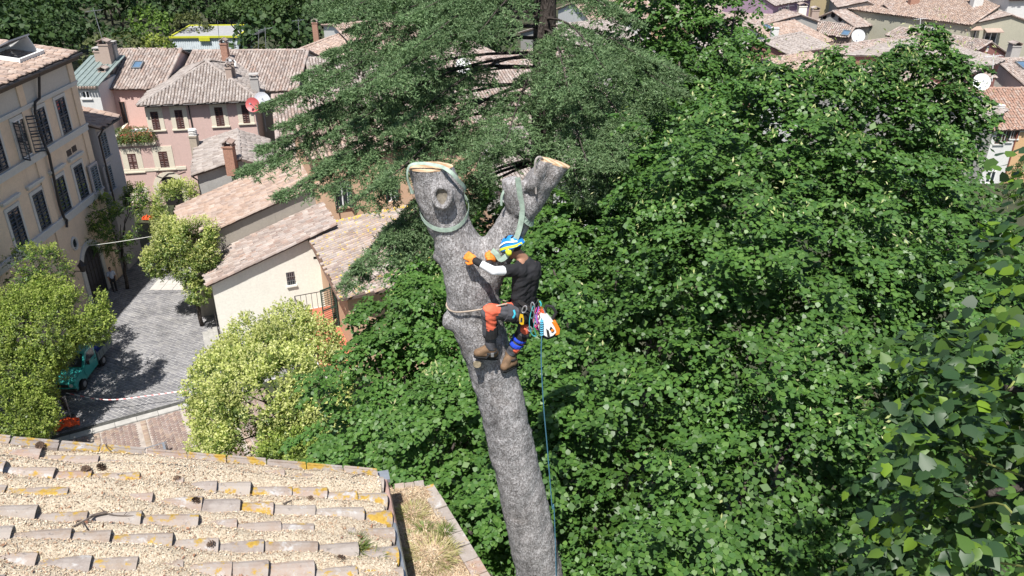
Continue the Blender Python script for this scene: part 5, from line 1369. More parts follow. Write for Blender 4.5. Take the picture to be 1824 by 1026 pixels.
b = MB(); b.obox(j['lan'] + Vector((.02, -.075, -.055)), (.016, 0, 0), (0, .012, 0), (0, 0, .02)); b.build('spur_buckle', M_GREYMETAL, ppl)
# helmet
M_HBLUE = plain('helmet_blue', (0.02, 0.22, 0.60), 0.3, var=0.03, coat=0.5); M_HYEL = plain('helmet_lime', (0.72, 0.78, 0.05), 0.4, var=0.03); M_HWHT = plain('helmet_white', (0.8, 0.82, 0.84), 0.35, var=0.02)
HF, HL_, HU = .150, .126, .150
hc = h + hup * 0.022
b = MB(); b.ellipsoid(hc, fwd * HF, hl * HL_, hup * HU, 24, 10, half=True); b.tube([hc + fwd * HF * math.cos(a) + hl * HL_ * math.sin(a) for a in np.linspace(0, 2 * math.pi, 25)[:-1]], 0.009, 6, closed=True)
hel = b.build('helmet', M_HBLUE, ppl, smooth=True)
def hsurf(az, el, lift=0.004): return hc + fwd * (HF + lift) * math.cos(el) * math.cos(az) + hl * (HL_ + lift) * math.cos(el) * math.sin(az) + hup * (HU + lift) * math.sin(el)
for s_ in (1, -1):
    for nm, m_, path, w_ in (('white_stripe', M_HWHT, [(2.6, .30), (2.2, .42), (1.7, .52), (1.25, .42), (.85, .28), (.5, .45), (.35, .75)], .016), ('lime_stripe', M_HYEL, [(2.9, .05), (2.3, .08), (1.75, .16), (1.25, .14), (.8, .03), (.35, .05), (.1, .08)], .024)):
        P0 = [hsurf(s_ * a, e) for a, e in path]; N0 = [(hsurf(s_ * a, e) - hc).normalized() for a, e in path]; P_, Q_ = smooth_path(P0, N0, 4)
        P_ = [hc + (p - hc).normalized() * ((hsurf(0, 0) - hc).length if False else (p - hc).length) for p in P_]; b = MB(); b.ribbon(P_, Q_, w_, 0.005); b.build(nm, m_, hel)
    e_ = h + hl * s_ * 0.118 - fwd * 0.012 - hup * 0.005
    b = MB(); b.ellipsoid(e_, fwd * 0.036, hl * 0.026, hup * 0.044, 14, 10); b.build('ear_muff', M_HYEL, hel, smooth=True)
    b = MB(); b.tube([e_, e_ + hup * 0.05, hsurf(s_ * 1.6, .2)], 0.008, 5); b.build('muff_arm', M_BLACK, hel)
for a_, e_ in ((2.5, .75), (2.9, .55), (1.9, .95), (1.2, .95)):
    b = MB(); p = hsurf(a_, e_, .001); n_ = (p - hc).normalized(); x_ = n_.orthogonal().normalized(); b.obox(p, x_ * .02, n_.cross(x_) * .008, n_ * .004); b.build('vent', M_BLACK, hel)
m, t, b_ = nt('clear_visor'); b_.inputs['Base Color'].default_value = (.75, .8, .85, 1); b_.inputs['Roughness'].default_value = .1; b_.inputs['Alpha'].default_value = .35
b = MB(); vs = []
for r_, zz in ((0, .0), (1, -.075), (2, -.145)):
    for a in np.linspace(-1.15, 1.15, 9): vs.append(hc + fwd * (.14 + .022 * r_) * math.cos(a) + hl * .118 * math.sin(a) + hup * zz)
b.add(vs, [(r_ * 9 + i, r_ * 9 + i + 1, r_ * 9 + 10 + i, r_ * 9 + 9 + i) for r_ in range(2) for i in range(8)]); b.build('visor', m, hel, smooth=True)
# harness
w0 = j['waist'].lerp(j['pelvis'], .62); hx = Vector((-.8, .55, 0)).normalized(); hy = Vector((-.55, -.8, 0)).normalized()
b = MB(); P_ = [w0 + hx * .145 * math.cos(a) + hy * .178 * math.sin(a) + Vector((0, 0, .012 * math.cos(a))) for a in np.linspace(0, 2 * math.pi, 29)]; Q_ = [(p - w0) for p in P_]; b.ribbon(P_, Q_, .085, .016); har = b.build('harness', M_BLACK, ppl)
b = MB(); P_ = [w0 + Vector((0, 0, .075)) + hx * .142 * math.cos(a) + hy * .165 * math.sin(a) for a in np.linspace(0, 2 * math.pi, 29)]; b.ribbon(P_, Q_, .028, .01); b.build('upper_belt', M_BLACK, har)
b = MB(); p = w0 + Vector((0, 0, .08)) + hy * .17 - hx * .03; b.tube([p + Vector((.012, 0, 0)) * math.cos(a) * 1.8 + Vector((0, 0, .012)) * math.sin(a) for a in np.linspace(0, 2 * math.pi, 9)[:-1]], .005, 5, closed=True); b.build('buckle', M_GREYMETAL, har)
# lanyard round the trunk
b = MB(); zl = T(850, 552, 7.6).z
P_, _ = ring_on(main, zl - .02, (0.02, 0.05), 0.014, 26, R(-170), R(150)); P_ = [p for p in P_]
fr_ = [T(903, 541, 7.56), T(885, 545, 7.50), T(862, 550, 7.545), T(838, 554, 7.565), T(815, 556, 7.62), T(802, 553, 7.75)]
bk_ = [Vector(q) for q in ring_on(main, T(802, 553, 7.75).z, (0, 0.0), 0.014, 14, R(190), R(20))[0]]
P_, _ = smooth_path(fr_ + bk_ + [T(915, 541, 7.68)], [Vector((0, -1, 0))] * (len(fr_) + len(bk_) + 1), 4)
b.tube(P_, 0.0085, 6); tag(b.build('lanyard', plain('lanyard_rope', (0.42, 0.34, 0.27), 0.9, var=0.3, vs=80)), 'tan rope lanyard passing round the trunk from the harness', 'rope')
# gear hanging from the harness
def oval(mb, c, u, v, a, bb, r, n=16): mb.tube([c + u * a * math.cos(t_) + v * bb * math.sin(t_) for t_ in np.linspace(0, 2 * math.pi, n + 1)[:-1]], r, 6, closed=True)
zz_ = Vector((0, 0, 1)); ax_ = Vector((.85, -.5, 0)).normalized()
def gear(px, py, y, col, label, tilt=0.0, a=.022, bb=.05, r=.006, name='carabiner', cat='carabiner', metal=.7):
    c = T(px, py, y); t_ = thing(name, label, cat, c, None); v = (zz_ * math.cos(tilt) + ax_ * math.sin(tilt)); u = ax_ * math.cos(tilt) - zz_ * math.sin(tilt); b = MB(); oval(b, c, u, v, a, bb, r)
    b.build('ring', plain('alloy_%d_%d_%d' % tuple(int(99 * x) for x in col), col, .3, metal=metal, var=.05), t_)
    b = MB(); b.tube([c + u * a - v * bb * .55, c + u * a * 1.05 + v * bb * .5], r * 1.15, 6); b.build('gate', M_GREYMETAL, t_); return t_
gear(934, 551, 7.52, (.7, .7, .72), 'silver carabiner on the front of the harness above a yellow pulley', .4)
gear(949, 546, 7.53, (.6, .62, .66), 'silver carabiner at the middle of the gear loop', -.1)
gear(948, 560, 7.5, (.25, .4, .42), 'teal carabiner in the bunch of hanging gear', .15)
gear(953, 572, 7.49, (.62, .63, .66), 'silver carabiner low in the bunch of hanging gear', -.2)
gear(957, 564, 7.50, (.6, .06, .1), 'crimson carabiner among the hanging gear', .25)
gear(966, 554, 7.55, (.75, .2, .04), 'orange-red carabiner beside the chainsaw handle', -.5)
gear(944, 586, 7.50, (.5, .52, .55), 'grey steel ring lowest in the hanging gear', .1, .026, .03)
gear(958, 580, 7.48, (.5, .05, .3), 'magenta carabiner beside the white chainsaw', .1)
# yellow pulley
c = T(929, 569, 7.5); t_ = thing('pulley', 'yellow rope pulley hanging from the harness', 'pulley', c)
for s_ in (-1, 1):
    b = MB(); q = c + Vector((0, -.012 * s_, 0)); b.prism([q + ax_ * x * 1.0 + zz_ * z for x, z in ((-.018, .055), (.018, .055), (.03, 0), (.026, -.045), (0, -.058), (-.026, -.045), (-.03, 0))], Vector((0, -.004 * s_, 0))); b.build('side_plate', plain('pulley_yellow', (.72, .45, .02), .4, var=.05), t_)
b = MB(); b.tube([c + Vector((0, -.01, -.015)), c + Vector((0, .01, -.015))], .022, 12); b.build('wheel', M_GREYMETAL, t_)
b = MB(); b.prism([c + Vector((0, -.018, 0)) + ax_ * x + zz_ * z for x, z in ((-.01, .03), (.01, .03), (.01, -.02), (-.01, -.02))], Vector((0, -.003, 0))); b.build('slot', M_BLACK, t_)
# teal and pink cords
def cord(pts, col, label, r=.0055):
    P_, _ = smooth_path([T(*q) for q in pts], [Vector((0, -1, 0))] * len(pts), 5); b = MB(); b.tube(P_, r, 5)
    return tag(b.build('cord', plain('cord_%d_%d_%d' % tuple(int(99 * x) for x in col), col, .85, var=.25, vs=60)), label, 'cord')
cord([(950, 545, 7.52), (945, 560, 7.50), (943, 578, 7.49), (947, 595, 7.49), (955, 598, 7.49), (951, 582, 7.48), (955, 562, 7.5)], (.05, .33, .36), 'teal cord looped among the hanging gear')
cord([(956, 548, 7.52), (951, 565, 7.5), (953, 582, 7.48), (958, 578, 7.48), (957, 560, 7.5), (962, 550, 7.53)], (.62, .05, .2), 'pink cord looped among the hanging gear')
cord([(960, 546, 7.53), (956, 562, 7.49), (957, 576, 7.47), (953, 560, 7.49)], (.25, .1, .45), 'violet cord in the middle of the hanging gear')
cord([(915, 552, 7.52), (917, 560, 7.5), (914, 566, 7.5)], (.05, .45, .62), 'bright blue cord on the front of the thigh', .012)
cord([(961, 536, 7.6), (964, 542, 7.58), (962, 548, 7.57)], (.05, .4, .45), 'short teal cord at the back of the belt', .007)
cord([(961, 556, 7.54), (965, 562, 7.53), (968, 556, 7.53), (964, 551, 7.54), (969, 566, 7.52)], (.8, .1, .03), 'red cord knotted above the chainsaw', .007)
# climbing rope
P_, _ = smooth_path([T(*q) for q in ((964, 560, 7.52), (965, 590, 7.46), (964, 640, 7.46), (968, 720, 7.5), (975, 800, 7.55), (983, 900, 7.6), (990, 1000, 7.66))] + [Vector((.9, 7.7, 8)), Vector((1.3, 7.8, 0.05))], [Vector((0, -1, 0))] * 9, 6)
b = MB(); b.tube(P_, .0065, 6); tag(b.build('climbing_rope', plain('blue_rope', (.07, .20, .29), .85, var=.3, vs=90)), 'long blue climbing rope hanging down beside the trunk', 'rope')
b = MB(); 
for k in range(7): p = T(965, 572 + k * 4, 7.465); oval(b, p, Vector((1, 0, .2)), Vector((0, 1, 0)), .014, .014, .007, 10)
tag(b.build('rope_knot', plain('blue_knot', (.1, .40, .55), .85, var=.3, vs=90)), 'pale blue friction knot at the top of the climbing rope', 'knot')

# chainsaw hanging at the hip
cA, cB = T(958, 560, 7.56), T(990, 604, 7.56)
su = (cB - cA).normalized(); sw = Vector((0.12, -1, 0.1)); sw = (sw - su * sw.dot(su)).normalized(); sv = su.cross(sw).normalized()
if sv.x < 0: sv = -sv
CS = thing('chainsaw', 'small white and orange chainsaw hanging from the harness', 'chainsaw', cA)
def cpt(a, c, d=0.0): return cA + su * a + sv * c + sw * d
b = MB(); prof = [(-.02, -.03), (.0, .06), (.06, .085), (.15, .095), (.235, .085), (.275, .055), (.285, .0), (.27, -.055), (.20, -.085), (.10, -.075), (.02, -.06)]
b.prism([cpt(a, c, -.035) for a, c in prof], sw * .10); body = b.build('body', M_WHITE, CS)
bm = bmesh.new(); bm.from_mesh(body.data); bmesh.ops.bevel(bm, geom=[e for e in bm.edges], offset=.009, segments=2, affect='EDGES'); bm.to_mesh(body.data); bm.free()
M_SORG = plain('saw_orange', (.80, .22, .02), .45, var=.04)
b = MB(); b.prism([cpt(a, c, -.04) for a, c in ((.13, .08), (.17, .115), (.25, .11), (.30, .07), (.29, .03), (.255, .06), (.2, .075))], sw * .112); b.build('top_cover', M_SORG, CS)
b = MB(); b.prism([cpt(a, c, .064) for a, c in ((.17, .045), (.235, .05), (.245, .025), (.19, .015))], sw * .006); b.build('knob_recess', M_BLACK, CS)
b = MB(); b.tube([cpt(.215, .033, .066), cpt(.215, .033, .08)], .014, 10); b.build('knob', M_SORG, CS)
b = MB(); b.prism([cpt(a, c, .064) for a, c in ((.16, -.01), (.20, .0), (.275, -.03), (.25, -.05))], sw * .006); b.build('vent', M_BLACK, CS)
b = MB(); b.prism([cpt(a, c, .064) for a, c in ((.05, -.03), (.12, -.02), (.115, -.045), (.05, -.052))], sw * .003); b.build('label_plate', plain('saw_grey', (.5, .5, .52), .5), CS)
b = MB(); b.tube([cpt(.02, .07, 0), cpt(-.03, .13, 0), cpt(.02, .175, 0), cpt(.1, .17, 0), cpt(.14, .1, 0)], [.016, .018, .018, .018, .016], 8); b.build('rear_handle', M_BLACK, CS)
b = MB(); b.prism([cpt(a, c, -.05) for a, c in ((.02, -.075), (.12, -.1), (.22, -.108), (.295, -.075), (.315, .0), (.30, .06), (.26, .03), (.26, -.05), (.16, -.07))], sw * .09); b.build('hand_guard', M_BLACK, CS)
b = MB(); b.prism([cpt(a, c, -.055) for a, c in ((.02, .02), (-.03, .0), (-.22, -.06), (-.25, -.085), (-.22, -.105), (-.02, -.05), (.02, -.03))], sw * .01); b.build('guide_bar', M_DARKMETAL, CS)
# ---------------------------------------------------------------- the near church roof with its drifts of dry scales
def litter_mat(name, cols, sc=1.0):
    m, t, b = nt(name)
    k = len(cols)
    r = ramp(t, piece_random(t), [((i + 0.5) / k, c) for i, c in enumerate(cols)]).outputs[0]
    n = ramp(t, noise(t, 2.5, 4), [(0.3, 0.8), (0.7, 1.12)]).outputs[0]
    dr = ramp(t, noise(t, 4.5, 5, .7), [(0.5, 0.0), (0.66, 0.7)]).outputs[0]
    t.links.new(mix(t, dr, mix(t, 1.0, r, n, 'MULTIPLY'), (0.36, 0.235, 0.15)), b.inputs['Base Color']); b.inputs['Roughness'].default_value = 0.85; b.inputs['Specular IOR Level'].default_value = 0.25
    return m
M_FLAKE = litter_mat('dry_scales', [(0.66, 0.56, 0.42), (0.72, 0.62, 0.48), (0.56, 0.44, 0.31), (0.76, 0.68, 0.55), (0.44, 0.29, 0.19), (0.68, 0.57, 0.43), (0.35, 0.19, 0.12), (0.60, 0.48, 0.34)])
def litter_base():
    m, t, b = nt('litter_bed')
    c = ramp(t, noise(t, 55, 5, 0.75), [(0.32, (0.26, 0.18, 0.12)), (0.47, (0.60, 0.50, 0.37)), (0.66, (0.78, 0.69, 0.54))]).outputs[0]
    t.links.new(c, b.inputs['Base Color']); b.inputs['Roughness'].default_value = 0.95
    bump(t, b, noise(t, 90, 4, 0.7), 1.0, 0.02); return m
M_BED = litter_base()
def near_tile_mat(name, yel):
    m, t, b = nt(name)
    base = ramp(t, piece_random(t), [(0.08, (0.28, 0.215, 0.17)), (0.25, (0.33, 0.285, 0.245)), (0.42, (0.34, 0.22, 0.165)), (0.6, (0.37, 0.32, 0.275)), (0.76, (0.25, 0.21, 0.19)), (0.92, (0.38, 0.29, 0.23))]).outputs[0]
    gr = ramp(t, noise(t, 9, 6, 0.7), [(0.38, 0.0), (0.62, 0.8)]).outputs[0]
    c1 = mix(t, gr, base, (0.37, 0.33, 0.30))
    wl = ramp(t, noise(t, 5.2, 6, 0.75), [(0.56, 0.0), (0.66, 0.75)]).outputs[0]
    c2 = mix(t, wl, c1, (0.52, 0.52, 0.515))
    dk = ramp(t, noise(t, 21, 5, 0.7), [(0.6, 0.0), (0.68, 0.8)]).outputs[0]
    c3 = mix(t, dk, c2, (0.16, 0.14, 0.13))
    mp = N(t, 'ShaderNodeMapping'); mp.inputs['Location'].default_value = (7.3, 2.1, 4.4); t.links.new(wpos(t), mp.inputs[0])
    ye = ramp(t, noise(t, 6.0, 7, 0.72, mp.outputs[0]), [(0.60 - 0.10 * yel, 0.0), (0.66 - 0.10 * yel, 0.9)]).outputs[0]
    yc = ramp(t, noise(t, 40, 4), [(0.3, (0.33, 0.19, 0.02)), (0.7, (0.50, 0.33, 0.045))]).outputs[0]
    c4 = mix(t, ye, c3, yc)
    t.links.new(c4, b.inputs['Base Color']); b.inputs['Roughness'].default_value = 0.9; b.inputs['Specular IOR Level'].default_value = 0.2
    bump(t, b, noise(t, 70, 5, 0.7), 0.5, 0.006); return m
M_NT = [near_tile_mat('near_roof_tile', 0.15), near_tile_mat('near_roof_tile_lichen', 1.0), near_tile_mat('near_roof_tile_some_lichen', 0.55)]
ZE = 19.3
E1, E2 = at_z(670, 855, ZE), at_z(702, 1030, ZE)
ev = (E2 - E1).normalized()                                   # along the eave, towards the camera
ul = Vector((ev.y, -ev.x, 0));
if ul.x > 0: ul = -ul
SL = 0.335; us = (ul + Z1 * SL).normalized(); rn = ev.cross(us).normalized()
if rn.z < 0: rn = -rn
LE, LU = 5.2, 7.5
CH = thing('church', 'near church with sunlit tiled roof strewn with dry scales', 'building', (E1.x, E1.y, 0))
rp = [E1, E1 + ev * LE, E1 + ev * LE + us * LU, E1 + us * LU]
b = MB(); b.prism([p - rn * 0.03 for p in rp], -rn * 0.12); NR = b.build('roof', M_SLAB, CH)
def rpt(a, u, h=0.0): return E1 + ev * a + us * u + rn * h
RW, TL = 0.232, 0.345
def near_tile(name, r0, r1, h, l, mat, seg=7, th=0.016): return tile_template(name, l, r0, r1, h, seg, th, mat)
near_me = [[near_tile('roof_tile', 0.096 + dx_, 0.082 + dx_, 0.084, 0.42, m_) for dx_ in (0, 0.006)] for m_ in M_NT]
cnt = 0
for i in range(int(LE / RW)):
    u = 0.0 if rnd.random() < .6 else rnd.uniform(-.02, .03); a = (i + 0.5) * RW
    while u < LU - 0.2:
        L = TL * rnd.choice((0.8, 0.9, 1.0, 1.0, 1.08, 1.2)); c = rpt(a + rnd.gauss(0, 0.008), u + L / 2, rnd.uniform(-0.012, 0.012) - (0.02 if i == 0 else 0))
        lich = (0.8 if i == 1 else 0.4 if i in (0, 2, 3) else 0.2)
        kk = 1 if rnd.random() < lich * 0.6 else (2 if rnd.random() < lich + .2 else 0)
        Mx = Matrix((ev.to_4d(), us.to_4d(), rn.to_4d(), (0, 0, 0, 1))).transposed().to_3x3().to_4x4()
        Mx = Matrix.Translation(c) @ Mx @ Matrix.Rotation(rnd.gauss(0, 0.035), 4, 'Z') @ Matrix.Rotation(-0.035 + rnd.gauss(0, .012), 4, 'X') @ Matrix.Rotation(rnd.gauss(0, 0.03), 4, 'Y') @ Matrix.Diagonal((rnd.uniform(0.94, 1.08), L / TL * 1.03, rnd.uniform(.9, 1.1), 1))
        if cnt < 300: copy_piece(rnd.choice(near_me[kk]), 'roof_tile', Mx, NR); cnt += 1
        u += L
u = 0.0
while u < LU - .3:
    L = .335 * rnd.uniform(.92, 1.08); c = rpt(-.015 + rnd.gauss(0, .004), u + L / 2, .028 + rnd.uniform(-.004, .006)); q = (us + ev * rnd.gauss(0, .012)).normalized()
    b = MB(); b.obox(c, q * (L / 2 - .006), ev * .05, rn * .05); b.obox(c - ev * .03 + rn * .052, q * (L / 2 - .012), ev * .014, rn * .008); b.build('verge_tile', M_NT[1], NR); u += L
# drifts between the rows
def heap(a, u):
    ph = (a / RW) % 1.0
    base_ = 0.070 + 0.066 * mnoise.fractal(Vector((a * 2.6, u * 1.3, 3.1)), 1.0, 2.0, 3)
    row = 0.02 * math.cos(2 * math.pi * ph)                     # higher in the channels
    buried = 0.055 * max(0.0, mnoise.noise(Vector((a * 0.9 + 4, u * 0.8, 0.4))) + 0.02)
    edge = 0.02 if a < RW * 0.9 else 0.0
    return max(.02, base_ + row + buried + edge) * (min(1, .35 + a * 9) if a < .08 else 1)
na, nu_ = 110, 150
A_g = np.linspace(-0.02, LE, na); U_g = np.linspace(0.0, LU, nu_)
V = np.array([tuple(rpt(a, u, heap(a, u) + 0.006 * mnoise.noise(Vector((a * 30, u * 30, 1))))) for a in A_g for u in U_g])
F = np.array([(i * nu_ + j, i * nu_ + j + 1, (i + 1) * nu_ + j + 1, (i + 1) * nu_ + j) for i in range(na - 1) for j in range(nu_ - 1)])
stuff(np_obj('litter_bed', V, F, M_BED, NR, smooth=True))
def flakes(parent, name, pts, nrm, n_mat, s0, s1, asp=0.45, tilt=0.55):
    pts = np.asarray(pts); k = len(pts)
    n = np.array(nrm)[None] + npr.normal(0, tilt, (k, 3)); n /= np.linalg.norm(n, axis=1)[:, None]
    r = npr.normal(size=(k, 3)); t = np.cross(n, r); t /= np.linalg.norm(t, axis=1)[:, None]; s = np.cross(n, t)
    L = npr.uniform(s0, s1, (k, 1)); W = L * asp * npr.uniform(0.5, 1.2, (k, 1)); cv = n * L * 0.15
    V = np.stack([pts - t * L, pts - s * W + cv, pts + t * L, pts + s * W + cv], 1).reshape(-1, 3)
    F = np.arange(4 * k).reshape(-1, 4)
    return stuff(np_obj(name, V, F, n_mat, parent))
fa, fu = npr.uniform(0, LE * 0.62, 60000), npr.uniform(0, 4.6, 60000)
pf = [tuple(rpt(a, u, heap(a, u) + 0.006)) for a, u in zip(fa, fu)]
flakes(NR, 'dry_litter', pf, rn, M_FLAKE, 0.005, 0.014)
# a few bigger brown leaves
fa, fu = npr.uniform(0.2, 3, 2600), npr.uniform(0, 4.6, 2600)
cl = [(a, u) for a, u in zip(fa, fu) if mnoise.noise(Vector((a * 2, u * 2, 9))) > 0.12]
flakes(NR, 'brown_leaves', [tuple(rpt(a, u, heap(a, u) + 0.014)) for a, u in cl], rn, litter_mat('brown_leaf', [(0.30, 0.14, 0.08), (0.36, 0.19, 0.11), (0.24, 0.12, 0.08)]), 0.008, 0.02)
# flashing along the eave: copper strip then zinc
M_COP = plain('copper_strip', (0.50, 0.33, 0.28), 0.55, metal=0.2, var=0.3, vs=9); M_ZINC = plain('zinc_strip', (0.40, 0.43, 0.47), 0.45, metal=0.6, var=0.2, vs=5)
def eo(a, o, z): return E1 + ev * a - ul * o + Z1 * z
def strip(a0, a1, o0, o1, z0, z1_, nm, mt):
    b = MB(); P0 = [eo(a0, o0, z0), eo(a0, o1, z0), eo(a0, o1, z1_), eo(a0, o0, z1_)]; b.prism(P0, ev * (a1 - a0)); return b.build(nm, mt, CH)
strip(-0.03, LE, 0.008, 0.03, -0.5, -0.01, 'eave_board', plain('eave_dark', (0.05, 0.04, 0.035), 0.9))
b = MB()
pr = [(0.035, -0.10), (0.05, -0.02), (0.075, 0.015), (0.10, 0.0), (0.115, -0.05), (0.125, -0.16)]
for (a0, a1) in ((0.02, 0.62),):
    for q0, q1 in zip(pr, pr[1:]): b.quad(eo(a0, *q0), eo(a0, *q1), eo(a1, *q1), eo(a1, *q0))
b.build('copper_flashing', M_COP, CH)
b = MB()
for q0, q1 in zip(pr, pr[1:]): b.quad(eo(0.62, *q0), eo(0.62, *q1), eo(LE, *q1), eo(LE, *q0))
b.build('zinc_flashing', M_ZINC, CH)
b = MB(); c = eo(-0.05, 0.03, -0.02); b.obox(c, ul * 0.10, ev * 0.07, Z1 * 0.02); b.build('flashing_cap', M_ZINC, CH)
# lower lean-to roof at the right, under needles and dry grass
ZL = 18.72
lp_ = [at_z(694, 878, ZL), at_z(757, 871, ZL), at_z(852, 1030, ZL), at_z(905, 1120, ZL), at_z(722, 1120, ZL)]
lo_ = thing('lean_to_roof', 'low lean-to roof matted with dry needles beside the church eave', 'roof', lp_[0])
b = MB(); b.prism([p - Z1 * 0.02 for p in lp_], (0, 0, -0.25)); b.build('slab', plain('lean_to_tile', (0.36, 0.22, 0.17), 0.9, var=0.3, vs=12, bmp=0.4), lo_)
def edge_row(p, q, n, nm):
    for i in range(n):
        a = p.lerp(q, i / n); c = p.lerp(q, (i + 0.94) / n); t_ = (c - a); sd_ = Vector((-t_.y, t_.x, 0)).normalized()
        b = MB(); b.obox((a + c) / 2 + Z1 * rnd.uniform(0.0, 0.015) + sd_ * 0.02, t_ / 2, sd_ * 0.075, Z1 * 0.03); b.build(nm, M_NT[0], lo_)
edge_row(lp_[0] + Vector((.06, 0, 0)), lp_[1], 3, 'edge_tile'); edge_row(lp_[1], lp_[2], 7, 'edge_tile'); edge_row(lp_[2], lp_[3], 3, 'edge_tile')
P2 = [(p.x, p.y) for p in lp_]
xs, ys = npr.uniform(min(p[0] for p in P2), max(p[0] for p in P2), 60000), npr.uniform(min(p[1] for p in P2), max(p[1] for p in P2), 60000)
XY = np.stack([xs, ys], 1); XY = XY[in_poly(XY, P2)][:16000]
hz = np.array([0.01 + 0.05 * max(0, mnoise.fractal(Vector((x * 3, y * 3, 2)), 1, 2, 3) + 0.35) for x, y in XY])
flakes(lo_, 'dry_needles', np.column_stack([XY, ZL + hz]), Z1, litter_mat('dry_needle', [(0.58, 0.46, 0.30), (0.50, 0.36, 0.23), (0.66, 0.55, 0.38), (0.40, 0.26, 0.17), (0.34, 0.24, 0.15), (0.70, 0.60, 0.44)]), 0.02, 0.06, 0.09, 0.5)
gxy = np.array([(x, y) for x in np.linspace(min(p[0] for p in P2), max(p[0] for p in P2), 30) for y in np.linspace(min(p[1] for p in P2), max(p[1] for p in P2), 40)])
# bed of needles
nx_, ny_ = 40, 60; bx0, by0, bx1, by1 = min(p[0] for p in P2), min(p[1] for p in P2), max(p[0] for p in P2), max(p[1] for p in P2)
V = np.array([(x, y, ZL - 0.012 + 0.05 * max(0, mnoise.fractal(Vector((x * 3, y * 3, 2)), 1, 2, 3) + 0.33)) for x in np.linspace(bx0, bx1, nx_) for y in np.linspace(by0, by1, ny_)])
F = np.array([(i * ny_ + j, (i + 1) * ny_ + j, (i + 1) * ny_ + j + 1, i * ny_ + j + 1) for i in range(nx_ - 1) for j in range(ny_ - 1)])
cen_ = V[F].mean(axis=1)[:, :2]; F = F[in_poly(cen_, P2)]
stuff(np_obj('needle_bed', V, F, M_BED, lo_, smooth=True))
def tuft(name, label, c, n, h, spread, mat, lean=0.4, dirv=None, w=0.004):
    b = MB()
    for i in range(n):
        a = rnd.uniform(0, 2 * math.pi); o = Vector((math.cos(a), math.sin(a), 0)); r = spread * math.sqrt(rnd.random()); p = c + o * r
        d = (Z1 + o * lean * rnd.uniform(0.2, 1.6) + (dirv or Vector()) * rnd.random()).normalized(); L = h * rnd.uniform(0.5, 1.1); s_ = d.cross(Vector((rnd.gauss(0, 1), rnd.gauss(0, 1), .2))).normalized() * w
        m1 = p + d * L * .55; tip = p + d * L + o * L * 0.3 - Z1 * L * 0.12
        b.add([p - s_, p + s_, m1 + s_ * .8, m1 - s_ * .8, tip], [(0, 1, 2, 3), (3, 2, 4)])
    return tag(stuff(b.build(name, mat)) if False else b.build(name, mat), label, 'grass tuft')
M_GRASS = leaf_mat('tuft_green', [(0.16, 0.22, 0.05), (0.22, 0.28, 0.07), (0.30, 0.34, 0.12), (0.12, 0.18, 0.05)], 0.5, 0.3)
M_STRAW = leaf_mat('tuft_straw', [(0.45, 0.40, 0.2), (0.38, 0.38, 0.15), (0.5, 0.42, 0.25)], 0.6, 0.2)
def on_near(px, py, h=0.0): return at_plane(px, py, E1, rn) + rn * h
tuft('grass_tuft', 'green tuft of fine grass growing between the near tiles', on_near(628, 985, .04), 260, .11, .10, M_GRASS, .9)
tuft('grass_tuft', 'thin straggling grass beside the green tuft on the near tiles', on_near(664, 1003, .04), 90, .09, .07, M_GRASS, 1.2)
tuft('grass_tuft', 'sprig of green grass at the corner of the yellow-lichened verge', on_near(656, 884, .04), 40, .05, .03, M_GRASS)
tuft('grass_tuft', 'pale green tuft in the middle of the lean-to roof', at_z(757, 942, ZL + .03), 120, .09, .06, M_GRASS, .8)
tuft('grass_tuft', 'pale green tuft near the right edge of the lean-to roof', at_z(793, 948, ZL + .03), 120, .1, .06, M_GRASS, .8)
tuft('grass_tuft', 'dull green tuft low on the left of the lean-to roof', at_z(735, 960, ZL + .03), 90, .08, .06, M_GRASS, .8)
tuft('grass_tuft', 'straw-coloured dead grass across the lean-to roof', at_z(770, 985, ZL + .03), 500, .10, .24, M_STRAW, 1.6)
tuft('grass_tuft', 'straw-coloured dead grass at the top of the lean-to roof', at_z(735, 915, ZL + .03), 260, .09, .14, M_STRAW, 1.6)
# pine cones and twigs lying on the tiles
M_CONE = plain('cone_brown', (0.13, 0.085, 0.06), 0.85, var=0.4, vs=60)
def cone(px, py, label, s=1.0):
    c = on_near(px, py, 0.085); ax = (ev * rnd.uniform(-1, 1) + us * rnd.uniform(-1, 1) + rn * .3).normalized(); x = ax.orthogonal().normalized(); y = ax.cross(x); b = MB()
    for i in range(46):
        k = i / 45; a = i * 2.39996; r = .028 * s * math.sin(math.pi * (0.12 + .83 * k)) ; o = x * math.cos(a) + y * math.sin(a); p = c + ax * (k - .5) * .075 * s + o * r * .55; q = p + o * r * .75 + ax * .006; t_ = ax.cross(o) * .011 * s
        b.add([p - t_ * .6, p + t_ * .6, q + t_, q + o * .004 + ax * .004, q - t_], [(0, 1, 2, 3, 4)])
    b.ellipsoid(c, x * .016 * s, y * .016 * s, ax * .036 * s, 8, 6)
    tag(b.build('pine_cone', M_CONE), label, 'pine cone', None)
for px, py, lb in ((151, 852, 'dark pine cone by the second tile row, left of its neighbour'), (179, 848, 'dark pine cone just right of another on the second tile row'), (70, 809, 'dull pine cone on the pale verge at the far left'), (313, 869, 'pine cone in the drift below the grey tiles'),
                   (345, 907, 'greyish pine cone above the yellow-patched broken tile'), (604, 1011, 'dark pine cone near the green grass tuft'), (548, 905, 'weathered pine cone beside a broken tile at middle right'), (374, 986, 'pine cone low on the near roof')): cone(px, py, lb)
M_TWIG = plain('twig_grey', (0.12, 0.095, 0.08), 0.9, var=0.3, vs=30)
